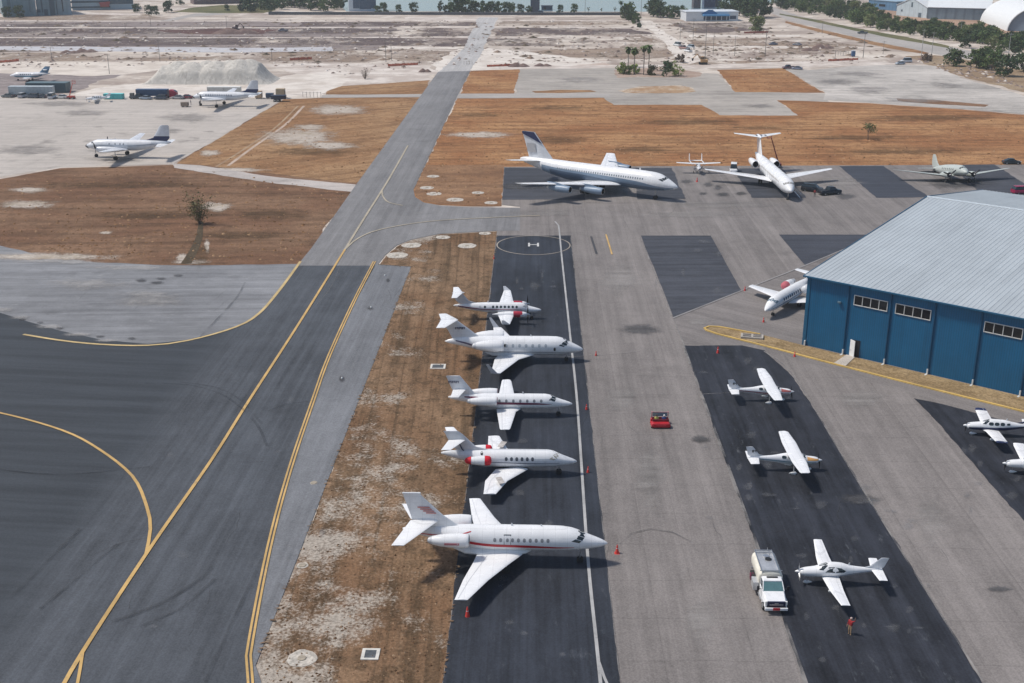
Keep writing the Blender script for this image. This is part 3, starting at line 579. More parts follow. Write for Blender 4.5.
# ------------------------------------------------------------------ aircraft
WHITE = (.80, .81, .82)
P_WHITE = panelled(WHITE); P_GREY = paint((.55, .57, .60), .35, .08); P_DARK = paint((.02, .02, .022), .5, .2)
P_TYRE = paint((.025, .025, .027), .8, .2); P_METAL = paint((.55, .56, .57), .3, .1, .8); P_GLASS = glass()
P_RED = paint((.50, .02, .03), .35, .1); P_MAROON = paint((.16, .02, .06), .35, .1); P_NAVY = paint((.02, .03, .09), .35, .1)
P_COVER = paint((.60, .012, .03), .7, .15); P_LGREY = panelled((.66, .68, .71), .3)
def pchip(xs, ys, x):
    n = len(xs)
    if x <= xs[0]: return ys[0]
    if x >= xs[-1]: return ys[-1]
    h = [xs[i+1]-xs[i] for i in range(n-1)]; d = [(ys[i+1]-ys[i])/h[i] for i in range(n-1)]
    m = [d[0]]+[0 if d[i-1]*d[i] <= 0 else 2*d[i-1]*d[i]/(d[i-1]+d[i]) for i in range(1, n-1)]+[d[-1]]
    for i in range(n-1):
        if x <= xs[i+1]:
            t = (x-xs[i])/h[i]
            return (ys[i]*(1+2*t)*(1-t)**2+h[i]*m[i]*t*(1-t)**2+ys[i+1]*t*t*(3-2*t)+h[i]*m[i+1]*t*t*(t-1))
NJ = 9
class Plane:
    """an aircraft; s is measured aft from the nose, +y is its left side"""
    def __init__(p, name, label, cat, loc, rz, L, cg, group=None, pitch=0.0):
        p.root = thing(name, label, cat, loc, rz, group); p.L = L; p.x0 = cg*L
        if pitch: p.root.rotation_mode = 'XYZ'; p.root.rotation_euler = (0, pitch, rz)
    def X(p, s): return p.x0-s
    def fuselage(p, st, mat=None, n=24, m=46, cut=None, belly=None):
        """st: (s, z centre, half width, half height up, half height down)"""
        p.st = [list(zip(*st))[k] for k in range(5)]
        S0, S1 = st[0][0], st[-1][0]; vs, fs, mi = [], [], []
        ss = sorted(set([S0+(S1-S0)*(k/m) for k in range(m+1)]+[S0+(S1-S0)*q for q in (.004, .01, .02, .03)]))
        for s in ss: vs += [p.surf(s, 2*pi*k/n) for k in range(n)]
        for i in range(len(ss)-1):
            for k in range(n):
                fs.append((i*n+k, i*n+(k+1) % n, (i+1)*n+(k+1) % n, (i+1)*n+k))
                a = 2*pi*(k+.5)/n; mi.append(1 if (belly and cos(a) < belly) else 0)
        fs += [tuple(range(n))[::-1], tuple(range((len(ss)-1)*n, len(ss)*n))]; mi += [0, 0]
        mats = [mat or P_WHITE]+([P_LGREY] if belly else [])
        o = mesh('fuselage', vs, fs, None, p.root, True, mats, mi); p.fus = o
        bm = bmesh.new(); bm.from_mesh(o.data); bmesh.ops.recalc_face_normals(bm, faces=bm.faces); bm.to_mesh(o.data); bm.free()
        return o
    def sec(p, s): return [pchip(p.st[0], p.st[k], s) for k in range(1, 5)]
    def surf(p, s, a, off=0.0):
        zc, hw, ht, hb = p.sec(s); hz = ht if cos(a) > 0 else hb
        return Vector((p.X(s), (hw+off)*sin(a), zc+(hz+off)*cos(a)))
    def ang(p, s, z):
        zc, hw, ht, hb = p.sec(s); h = ht if z > zc else hb
        return acos(max(-1, min(1, (z-zc)/max(h, 1e-4))))
    def patch(p, name, outline, mat, side=1, off=.012, parent=None, by='z', label=None):
        """thin panel lying on the fuselage; outline (s, z) or (s, angle)"""
        k = len(outline); cs = sum(q[0] for q in outline)/k; cz = sum(q[1] for q in outline)/k
        mk = lambda s, z, o: p.surf(s, side*(p.ang(s, z) if by == 'z' else z), o)
        vs = [mk(cs, cz, off)]+[mk(s, z, off) for s, z in outline]+[mk(s, z, -.02) for s, z in outline]
        fs = [(0, 1+i, 1+(i+1) % k) for i in range(k)]+[(1+i, 1+k+i, 1+k+(i+1) % k, 1+(i+1) % k) for i in range(k)]
        if side < 0: fs = [f[::-1] for f in fs]
        return mesh(name, vs, fs, mat, parent or p.root)
    def window(p, s, z, w, h, mat=None, name='cabin_window', parent=None, sides=(1, -1)):
        for sd_ in sides:
            o = [(s+w/2*cx, z+h/2*cz) for cx, cz in ((-1, -.5), (-1, .5), (-.5, 1), (.5, 1), (1, .5), (1, -.5), (.5, -1), (-.5, -1))]
            p.patch(name, o, mat or P_GLASS, sd_, .012, parent or p.fus)
    def windshield(p, quads, mat=None, by='a'):
        """quads given on the left side as (s, angle) outlines, mirrored"""
        for q in quads:
            for sd_ in (1, -1): p.patch('windshield', q, mat or P_GLASS, sd_, .014, p.root, by)
    def stripe(p, pts, mat, name='cheatline', off=.010, n=44, sides=(1, -1)):
        """pts: (s, z low, z high)"""
        xs = [q[0] for q in pts]; lo = [q[1] for q in pts]; hi = [q[2] for q in pts]
        for sd_ in sides:
            mb = MB(); vs = []
            for k in range(n+1):
                s = xs[0]+(xs[-1]-xs[0])*k/n; a0 = p.ang(s, pchip(xs, lo, s)); a1 = p.ang(s, pchip(xs, hi, s))
                for j in range(NJ+1): vs.append(p.surf(s, sd_*(a0+(a1-a0)*j/NJ), off))
            mb.add(vs, [(k*(NJ+1)+j, k*(NJ+1)+j+1, (k+1)*(NJ+1)+j+1, (k+1)*(NJ+1)+j) for k in range(n) for j in range(NJ)])
            mb.build(name, mat, p.root, True)
    def foil(p, name, secs, mat=None, vertical=False, sides=(1, -1), parent=None, tipcap=True, tipmat=None, tipn=0):
        """lifting surface: secs (s leading edge, span, height, chord, thickness ratio); vertical: span is height"""
        prof = [(0, 0), (.02, .28), (.08, .62), (.2, .92), (.36, 1), (.6, .72), (.82, .33), (1, .03)]
        out = []
        for sd_ in ((1,) if vertical else sides):
            ring = []; vs = []
            for (s, y, z, c, t) in secs:
                r = [(s+c*q, c*t/2*h) for q, h in prof]+[(s+c*q, -c*t/2*h*.8) for q, h in prof[:0:-1]]
                for (q, h) in r:
                    vs.append(Vector((p.X(q), h, y)) if vertical else Vector((p.X(q), sd_*y, z+h)))
            k = len(prof)*2-1; fs = []; mi = []
            for i in range(len(secs)-1):
                fs += [(i*k+j, i*k+(j+1) % k, (i+1)*k+(j+1) % k, (i+1)*k+j) for j in range(k)]
                mi += [1 if (tipmat and i >= len(secs)-1-tipn) else 0]*k
            fs += [tuple(range(k)), tuple(range((len(secs)-1)*k, len(secs)*k))]; mi += [0, 1 if tipmat else 0]
            o = mesh(name, vs, fs, None, parent or p.root, True, [mat or P_WHITE]+([tipmat] if tipmat else []), mi)
            bm = bmesh.new(); bm.from_mesh(o.data); bmesh.ops.recalc_face_normals(bm, faces=bm.faces); bm.to_mesh(o.data); bm.free()
            try: o.data.set_sharp_from_angle(angle=R(50))
            except Exception: pass
            out.append(o)
        return out
    def seams(p, wing, secs, fr=.74, a=.08, b=.98, mat=None, w=.05):
        """hinge line of flaps and ailerons, standing a hair proud of the wing"""
        for o, sd_ in zip(wing, (1, -1)):
            mb = MB(); pts = []
            for k in range(13):
                t = (a+(b-a)*k/12)*(len(secs)-1); i = min(int(t), len(secs)-2); u = t-i
                q = [secs[i][j]+(secs[i+1][j]-secs[i][j])*u for j in range(5)]
                pts.append((q, q[0]+q[3]*fr))
            vs = []
            for q, s in pts:
                h = q[2]+q[3]*q[4]/2*.52+.012
                vs += [(p.X(s), sd_*q[1], h), (p.X(s+w), sd_*q[1], h-.002)]
            mb.add(vs, [(2*i, 2*i+1, 2*i+3, 2*i+2) for i in range(12)])
            mb.build('flap_seam', mat or P_GREY, o)
    def nacelle(p, s, y, z, L, r, mat=None, cover=False, exh=True, name='engine', parent=None, lip=None, rear=.62, sides=(1, -1), tilt=0):
        out = []
        for sd_ in sides:
            c = (p.X(s), sd_*y, z); ax = (-1, -sd_*tilt, 0)
            pr = [(0, r*.86), (.02*L, r*.94), (.1*L, r*1.0), (.3*L, r*1.06), (.55*L, r*1.0), (.8*L, r*.84), (L, r*rear)]
            e = MB().lathe(c, ax, pr, 20).build(name, mat or P_WHITE, parent or p.root, True)
            if cover:
                MB().lathe((c[0]+.03, c[1], c[2]), (1, 0, 0), [(-.22*L, r*1.075), (-.1*L, r*1.06), (0, r*.98), (.05*L, r*.8), (.08*L, r*.3), (.085*L, .01)], 18).build('intake_cover', P_COVER, e, True)
                MB().lathe((p.X(s+L)-.01, c[1], c[2]), (-1, 0, 0), [(-.17*L, r*.89), (-.1*L, r*.82), (-.02, r*rear*1.1), (.08*L, r*rear*.9), (.13*L, .01)], 16).build('exhaust_cover', P_COVER, e, True)
            else:
                MB().lathe((c[0]-.001, c[1], c[2]), ax, [(0, r*.84), (.0, r*.865), (.12*L, r*.72), (.16*L, r*.3), (.10*L, .01)], 18).build('intake', P_DARK, e, True)
                MB().lathe((c[0]+.02, c[1], c[2]), ax, [(.03, r*.8), (0, r*.87), (.0, r*.9), (.06, r*.965)], 20).build('intake_lip', lip or P_METAL, e, True)
                if exh: MB().lathe((p.X(s+L)-.02, c[1], c[2]), (-1, 0, 0), [(-.12*L, r*rear*.75), (.04, r*rear*.92), (.1*L, r*.4), (.14*L, .01)], 16).build('exhaust', P_GREY if exh is True else exh, e, True)
            out.append(e)
        return out
    def gear(p, s, y, ztop, r, w=.22, twin=True, strut=.07, mat=None, fairing=None, bogie=0):
        for sd_ in ((1, -1) if y else (1,)):
            g = MB().tube((p.X(s), sd_*y, ztop), (p.X(s), sd_*y, r), strut, strut*.8)
            if twin: g.tube((p.X(s), sd_*y-w, r), (p.X(s), sd_*y+w, r), strut*.8)
            if bogie: g.tube((p.X(s-bogie), sd_*y, r), (p.X(s+bogie), sd_*y, r), strut)
            g = g.build('landing_gear', mat or P_METAL, p.root)
            for ds in ((-bogie, bogie) if bogie else (0,)):
                for dy in ((-w, w) if twin else (0,)):
                    q = MB().lathe((p.X(s+ds), sd_*y+dy-w*.35, r), (0, 1, 0), [(0, r*.55), (0, r*.9), (w*.12, r), (w*.58, r), (w*.7, r*.9), (w*.7, r*.55)], 16, capa=True, capb=True).build('wheel', P_TYRE, g, True)
            if fairing:
                c = (p.X(s)+fairing, sd_*y, r*1.05)
                MB().lathe(c, (-1, 0, 0), [(0, .02), (.12*fairing, r*.5), (.5*fairing, r*.9), (1.1*fairing, r*.95), (1.8*fairing, r*.6), (2.5*fairing, .03)], 12, sx=.55).build('wheel_fairing', mat or P_WHITE, g, True)
    def prop(p, s, y, z, r, blades, sp=.22, mat=None, spmat=None, a0=.3, parent=None, face=1):
        c = Vector((p.X(s), y, z))
        h = MB().lathe((c.x-face*.05, c.y, c.z), (face, 0, 0), [(0, sp), (.12, sp*.97), (.3, sp*.72), (.45, sp*.3), (.5, .01)], 14).build('propeller', spmat or P_METAL, parent or p.root, True)
        for k in range(blades):
            a = a0+2*pi*k/blades; u = Vector((0, sin(a), cos(a))); t = Vector((0, cos(a), -sin(a)))
            vs = []
            for q, w, tw in ((sp*.7, .05, 1.0), (r*.35, .085, .8), (r*.7, .08, .45), (r*.95, .055, .3), (r, .02, .25)):
                d = (t*cos(tw)+Vector((1, 0, 0))*sin(tw)); nn = u.cross(d)
                b = c+Vector((face*.1, 0, 0))+u*q; w *= r/1.0*1.25
                vs += [b-d*w, b+nn*w*.18, b+d*w, b-nn*w*.18]
            fs = [(i*4+j, i*4+(j+1) % 4, i*4+4+(j+1) % 4, i*4+4+j) for i in range(4) for j in range(4)]+[(0, 1, 2, 3), (16, 17, 18, 19)]
            mb = MB(); mb.add(vs, fs); mb.build('blade', mat or P_DARK, h)
    def finmark(p, s, z, w, h, mat, n=5, y=.11, name='tail_marking', slant=0.0, parent=None):
        """small registration characters on both faces of the fin (unreadable at this size)"""
        for sd_ in (1, -1):
            mb = MB(); rd = random.Random(n)
            for k in range(n):
                a = s+w*(k+.12)/n; b = s+w*(k+.86)/n; t = (b-a)*.3; yy = sd_*(y+.004)
                for (u0, u1, v0, v1) in ((a, a+t, 0, 1), (b-t, b, 0 if k % 2 else .45, 1), (a+t, b-t, .8, 1), (a+t, b-t, .38, .58)):
                    q = [(p.X(u), yy, z+h*v+slant*(u-s)) for u, v in ((u0, v0), (u1, v0), (u1, v1), (u0, v1))]
                    mb.prism(q, (0, sd_*.006, 0))
            mb.build(name, mat, parent or p.root)
def lerp_secs(a, b, t): return tuple(a[i]+(b[i]-a[i])*t for i in range(5))
def winglets(p, tip, h, sweep, cant, chord, mat=None):
    s, y, z, c, t = tip
    for sd_ in (1, -1):
        v = []
        for (q, k) in ((0, 0), (.35, .25), (1, 1)):
            ch = c*(1-q)+chord*q; ds = sweep*q; yy = y+cant*q*h; zz = z+h*q
            v.append((s+ds+(c-ch)*.35, yy, zz, ch))
        mb = MB(); vs = []
        for (ss, yy, zz, ch) in v:
            for (u, e) in ((0, 0), (.3, .035), (1, .004), (.3, -.035)):
                vs.append((p.X(ss+ch*u), sd_*(yy+e), zz))
        mb.add(vs, [(i*4+j, i*4+(j+1) % 4, i*4+4+(j+1) % 4, i*4+4+j) for i in range(2) for j in range(4)]+[(0, 1, 2, 3), (8, 9, 10, 11)])
        mb.build('winglet', mat or P_LGREY, p.root, True)
def antenna(p, s, h=.28, c=.22):
    z = p.sec(s); top = z[0]+z[2]
    MB().prism([(p.X(s), -.015, top-.03), (p.X(s+c), -.015, top-.03), (p.X(s+c), -.015, top+h), (p.X(s+c*.5), -.015, top+h)], (0, .03, 0)).build('antenna', P_WHITE, p.root)

def at(px, py, z=0): v = G(px, py, z); return (v.x, v.y, 0.0)
JETS = 'private aircraft parked nose out along the dark strip'
# ---- nearest jet: large twin-jet with a red cheatline
def big_jet():
    L = 19.6
    p = Plane('business_jet', 'largest white business jet with a bold red cheatline, nearest the bottom of the dark strip', 'jet', at(495, 561), R(-1.0), L, .55, JETS)
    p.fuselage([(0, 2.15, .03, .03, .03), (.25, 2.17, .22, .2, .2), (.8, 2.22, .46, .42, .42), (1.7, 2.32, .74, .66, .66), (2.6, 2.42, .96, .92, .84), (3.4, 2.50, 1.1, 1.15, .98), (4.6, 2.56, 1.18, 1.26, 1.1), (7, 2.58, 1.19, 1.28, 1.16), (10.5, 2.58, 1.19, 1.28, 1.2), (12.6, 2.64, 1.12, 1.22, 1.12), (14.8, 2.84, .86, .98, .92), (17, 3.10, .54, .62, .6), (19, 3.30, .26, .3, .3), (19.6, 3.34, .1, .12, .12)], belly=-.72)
    w = [(8.1, .9, 1.3, 4.3, .11), (9.35, 2.9, 1.36, 3.4, .11), (11.1, 6.0, 1.5, 2.3, .1), (12.75, 9.66, 1.68, 1.15, .09)]
    ws = p.foil('wing', w); p.seams(ws, w)
    MB().lathe((p.X(7.0), 0, 1.42), (-1, 0, 0), [(0, .05), (.8, .8), (2, 1.15), (5, 1.2), (6.6, .95), (7.8, .1)], 18, sz=.42).build('belly_fairing', P_WHITE, p.root, True)
    fin = p.foil('fin', [(13.7, 3.4, 0, 4.7, .1), (15.7, 4.9, 0, 3.1, .1), (17.6, 6.8, 0, 1.8, .1), (17.85, 7.1, 0, 1.6, .1)], vertical=True)[0]
    MB().bbox((p.X(18.65), 0, 7.15), (1.75, .2, .18), .08).build('fin_cap', P_LGREY, fin)
    p.foil('tailplane', [(16.1, .1, 4.35, 2.7, .09), (19.0, 4.1, 3.85, 1.15, .08)])
    e = p.nacelle(13.1, 1.9, 3.22, 3.5, .66)
    for q, sd_ in zip(e, (1, -1)):
        MB().bbox((p.X(14.8), sd_*1.3, 3.15), (1.8, .7, .22), .09).build('pylon', P_WHITE, q)
        MB().box((p.X(14.7), sd_*2.585, 3.2), (1.4, .02, .22)).build('accent_panel', paint((.55, .2, .22), .4), q)
    p.windshield([[(2.15, .05), (2.2, .62), (2.72, .62), (2.85, .05)], [(2.25, .70), (2.45, 1.08), (3.0, 1.02), (2.85, .66)], [(2.52, 1.15), (2.75, 1.36), (3.5, 1.28), (3.1, 1.04)]])
    for k in range(10):
        if k != 7: p.window(5.7+k*.56, 2.92, .28, .36, paint((.26, .27, .29), .2))
    p.stripe([(3.2, 2.18, 2.22), (5, 2.1, 2.28), (8, 2.14, 2.42), (11, 2.2, 2.5), (13.6, 2.5, 2.75)], P_RED)
    p.stripe([(13.0, 3.52, 3.6), (15.3, 3.02, 3.12), (18.9, 3.08, 3.18)], P_RED, 'accent_stripe')
        # cabin door outline
    for (a0, a1, b0, b1) in ((9.2, 9.26, 2.5, 3.4), (9.82, 9.88, 2.5, 3.4), (9.26, 9.82, 3.35, 3.4)):
        for sd_ in (-1,): p.patch('door_frame', [(a0, b0), (a0, b1), (a1, b1), (a1, b0)], P_DARK, sd_, .015, p.fus)
    p.window(9.54, 2.92, .26, .34, paint((.26, .27, .29), .2))
    for sd_ in (1, -1):
        mb = MB()
        for k, (z, a) in enumerate(((5.1, .5), (5.3, .42), (5.5, .34), (5.7, .3))):
            s0 = 16.2+(z-5)*1.0; mb.prism([(p.X(s0), sd_*.14, z), (p.X(s0+1.5-a), sd_*.14, z), (p.X(s0+1.5-a), sd_*.14, z+.11), (p.X(s0+.1), sd_*.14, z+.11)], (0, sd_*.03, 0))
        mb.build('tail_marking', paint((.58, .22, .20), .4), fin)
    p.gear(2.6, 0, 1.7, .32, .16); p.gear(9.6, 2.2, 1.5, .38, .2)
    antenna(p, 9.0); antenna(p, 6.2, .2); return p
big_jet()
# ---- twin-jet with red engine plugs
def plug_jet():
    L = 15.6
    p = Plane('business_jet', 'white business jet with round bright red engine covers and a grey tail', 'jet', at(505, 474), R(0), L, .53, JETS); p.root.scale = (.965, 1, 1)
    p.fuselage([(0, 1.62, .03, .03, .03), (.2, 1.64, .2, .17, .17), (.9, 1.7, .46, .38, .4), (1.9, 1.8, .72, .66, .66), (2.8, 1.9, .9, .95, .86), (3.6, 1.94, .96, 1.03, .94), (6, 1.95, .97, 1.03, .97), (9.2, 1.97, .96, 1.02, .96), (11.2, 2.06, .82, .92, .86), (13.2, 2.3, .52, .62, .56), (14.9, 2.5, .26, .3, .3), (15.6, 2.55, .08, .1, .1)], P_LGREY)
    p.stripe([(1.2, 1.95, 2.05), (3, 2.3, 2.95), (9, 2.3, 2.98), (12, 2.5, 2.95)], P_WHITE, 'crown_panel', off=.006)
    w = [(5.6, .7, .95, 3.7, .12), (7.9, 3.9, 1.08, 2.5, .11), (9.1, 7.4, 1.28, 1.35, .1)]
    ws = p.foil('wing', w); p.seams(ws, w)
    for sd_, o in zip((1, -1), ws):
        MB().box((p.X(8.7), sd_*4.6, 1.52), (.7, 1.6, .012), rz=-sd_*.3).build('walkway_patch', paint((.5, .47, .44), .7, .3), o)
    fin = p.foil('fin', [(9.6, 2.85, 0, 4.0, .06), (11.6, 3.35, 0, 2.8, .1), (13.05, 4.8, 0, 2.0, .1), (13.6, 5.2, 0, 1.7, .1)], P_GREY, vertical=True)[0]
    p.foil('tailplane', [(12.8, .08, 4.15, 1.9, .09), (14.3, 3.05, 4.3, 1.05, .08)])
    e = p.nacelle(10.0, 1.45, 2.32, 2.5, .5, cover=True)
    for q, sd_ in zip(e, (1, -1)): MB().bbox((p.X(11.2), sd_*.98, 2.3), (1.7, .5, .16), .06).build('pylon', P_LGREY, q)
    p.windshield([[(2.05, .05), (2.1, .6), (2.62, .6), (2.75, .05)], [(2.12, .68), (2.3, 1.05), (2.95, 1.0), (2.75, .64)]], paint((.30, .27, .20), .2))
    p.patch('side_window', [(2.45, 1.1), (2.65, 1.3), (3.2, 1.22), (3.0, 1.04)], paint((.35, .33, .28), .2), 1, .014, None, 'a'); p.patch('side_window', [(2.45, 1.1), (2.65, 1.3), (3.2, 1.22), (3.0, 1.04)], paint((.35, .33, .28), .2), -1, .014, None, 'a')
    for k in range(6): p.window(5.1+k*.6, 2.26, .32, .4, paint((.09, .10, .12), .15))
    p.window(10.9, 2.75, .3, .3, P_DARK, 'service_port')
    p.stripe([(2.0, 1.72, 1.76), (5.5, 1.72, 1.80), (10, 1.86, 1.92)], P_NAVY, 'pinstripe')
    for sd_ in (1, -1):
        mb = MB(); c = [(12.75, 2.7), (13.1, 3.1), (13.35, 3.6), (13.45, 4.1)]
        for i in range(3):
            (s0, z0), (s1, z1) = c[i], c[i+1]
            mb.prism([(p.X(s0), sd_*.16, z0), (p.X(s0+.12), sd_*.16, z0-.06), (p.X(s1+.12), sd_*.14, z1-.03), (p.X(s1), sd_*.14, z1)], (0, sd_*.02, 0))
        mb.build('tail_marking', P_NAVY, fin)
    p.gear(2.05, 0, 1.5, .33, .16); p.gear(8.2, 1.4, 1.1, .34, .18)
    return p
plug_jet()
# ---- straight-wing jet with maroon stripe
def mid_jet():
    L = 15.4
    p = Plane('business_jet', 'white straight-winged jet with a thin maroon stripe and maroon swoosh by its tail', 'jet', at(505.5, 415.5), R(.5), L, .54, JETS)
    p.fuselage([(0, 1.6, .03, .03, .03), (.2, 1.62, .18, .16, .16), (.9, 1.68, .42, .36, .38), (1.9, 1.78, .66, .6, .6), (2.7, 1.9, .82, .86, .8), (3.5, 1.95, .9, .95, .9), (6, 1.96, .92, .96, .93), (9.2, 1.98, .91, .96, .93), (11, 2.1, .76, .84, .8), (13, 2.32, .46, .56, .54), (14.8, 2.46, .2, .26, .3), (15.4, 2.48, .08, .1, .1)])
    w = [(6.4, .6, 1.15, 3.0, .12), (7.0, 1.6, 1.2, 2.35, .12), (7.65, 7.6, 1.6, 1.25, .11), (7.8, 8.0, 1.63, 1.0, .1)]
    ws = p.foil('wing', w); p.seams(ws, w)
    fin = p.foil('fin', [(10.6, 2.75, 0, 3.6, .05), (12.2, 3.1, 0, 2.55, .1), (13.9, 5.3, 0, 1.75, .1)], P_LGREY, vertical=True)[0]
    p.foil('tailplane', [(13.2, .08, 3.5, 1.6, .09), (14.0, 3.2, 3.72, .95, .08)])
    e = p.nacelle(9.3, 1.42, 2.5, 3.3, .56, lip=P_MAROON)
    for q, sd_ in zip(e, (1, -1)): MB().bbox((p.X(10.9), sd_*.95, 2.45), (1.9, .5, .16), .06).build('pylon', P_WHITE, q)
    p.windshield([[(2.0, .05), (2.05, .6), (2.6, .58), (2.7, .05)], [(2.08, .68), (2.25, 1.1), (2.95, 1.04), (2.7, .64)]])
    for k in range(7): p.window(3.9+k*.86, 2.3, .3, .36, paint((.22, .23, .25), .2))
    p.stripe([(2.6, 1.86, 1.9), (4.5, 1.84, 2.06), (9.2, 1.86, 2.18), (10.0, 1.9, 2.2)], P_MAROON)
    p.stripe([(11.2, 2.45, 2.6), (12.1, 2.5, 2.72), (13.4, 2.58, 2.7)], P_MAROON, 'tail_swoosh', n=14)
    p.finmark(14.05, 4.35, 1.35, .3, P_NAVY, 6, .1, parent=fin)
    p.gear(1.7, 0, 1.5, .28, .14); p.gear(8.2, 1.6, 1.1, .33, .18)
    antenna(p, 6)
    return p
mid_jet()
# ---- winglet T-tail jet
def tee_jet():
    L = 20.2
    p = Plane('business_jet', 'white T-tail business jet with upturned winglets, second from the helipad', 'jet', at(508.5, 361), R(.8), L, .54, JETS); p.root.scale = (.955, 1, 1)
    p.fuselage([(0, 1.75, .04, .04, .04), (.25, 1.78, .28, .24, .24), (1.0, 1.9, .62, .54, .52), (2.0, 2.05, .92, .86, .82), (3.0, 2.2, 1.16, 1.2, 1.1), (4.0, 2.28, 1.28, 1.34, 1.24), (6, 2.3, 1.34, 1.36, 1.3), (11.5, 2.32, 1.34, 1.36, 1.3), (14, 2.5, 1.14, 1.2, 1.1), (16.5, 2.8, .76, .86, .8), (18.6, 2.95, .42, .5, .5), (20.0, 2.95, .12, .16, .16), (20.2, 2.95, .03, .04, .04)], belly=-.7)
    w = [(7.2, .9, 1.25, 5.2, .11), (9.4, 3.0, 1.35, 3.5, .11), (12.0, 9.3, 1.75, 1.3, .1)]
    ws = p.foil('wing', w); p.seams(ws, w); winglets(p, (12.35, 9.3, 1.75, .9, .1), 1.4, 1.05, .3, .38, P_GREY)
    MB().lathe((p.X(6.6), 0, 1.3), (-1, 0, 0), [(0, .05), (.8, .9), (2, 1.3), (5, 1.35), (6.6, 1.0), (7.8, .1)], 18, sz=.4).build('belly_fairing', P_LGREY, p.root, True)
    fin = p.foil('fin', [(14.6, 3.2, 0, 4.4, .1), (16.4, 4.6, 0, 3.3, .1), (18.3, 6.0, 0, 2.6, .1), (18.5, 6.12, 0, 2.4, .1)], P_LGREY, vertical=True)[0]
    p.foil('tailplane', [(18.2, .05, 6.1, 2.5, .1), (20.0, 3.05, 5.95, 1.2, .09)])
    e = p.nacelle(11.6, 2.05, 3.0, 4.0, .78, lip=P_WHITE)
    for q, sd_ in zip(e, (1, -1)): MB().bbox((p.X(13.4), sd_*1.4, 2.95), (2.2, .7, .2), .08).build('pylon', P_WHITE, q)
    p.windshield([[(2.1, .05), (2.2, .66), (2.8, .66), (2.95, .05)], [(2.3, .74), (2.5, 1.1), (3.25, 1.04), (2.95, .7)]])
    p.patch('side_window', [(2.7, 1.14), (2.9, 1.3), (3.6, 1.22), (3.4, 1.07)], P_GLASS, -1, .014, None, 'a'); p.patch('side_window', [(2.7, 1.14), (2.9, 1.3), (3.6, 1.22), (3.4, 1.07)], P_GLASS, 1, .014, None, 'a')
    for k in range(7): p.window(5.5+k*.95, 2.72, .36, .46, paint((.42, .46, .5), .2))
    p.window(11.4, 2.75, .34, .42, P_DARK)
    for a in (11.0, 11.8): p.patch('door_frame', [(a, 2.1), (a, 3.2), (a+.05, 3.2), (a+.05, 2.1)], P_GREY, -1, .014, p.fus)
    p.window(4.2, 2.2, .3, .5, P_DARK, 'service_port', sides=(-1,))
    p.stripe([(1.2, 1.62, 1.64), (6, 1.72, 1.80), (12, 1.78, 1.86), (15, 2.2, 2.4), (17, 2.75, 3.0), (18.6, 3.1, 3.25)], paint((.10, .08, .14), .35), 'cheatline')
    p.finmark(17.2, 4.75, 1.5, .34, P_NAVY, 6, .2, parent=fin)
    p.gear(2.4, 0, 1.5, .30, .16); p.gear(10.6, 1.6, 1.2, .38, .2); antenna(p, 7.5)
    return p
tee_jet()
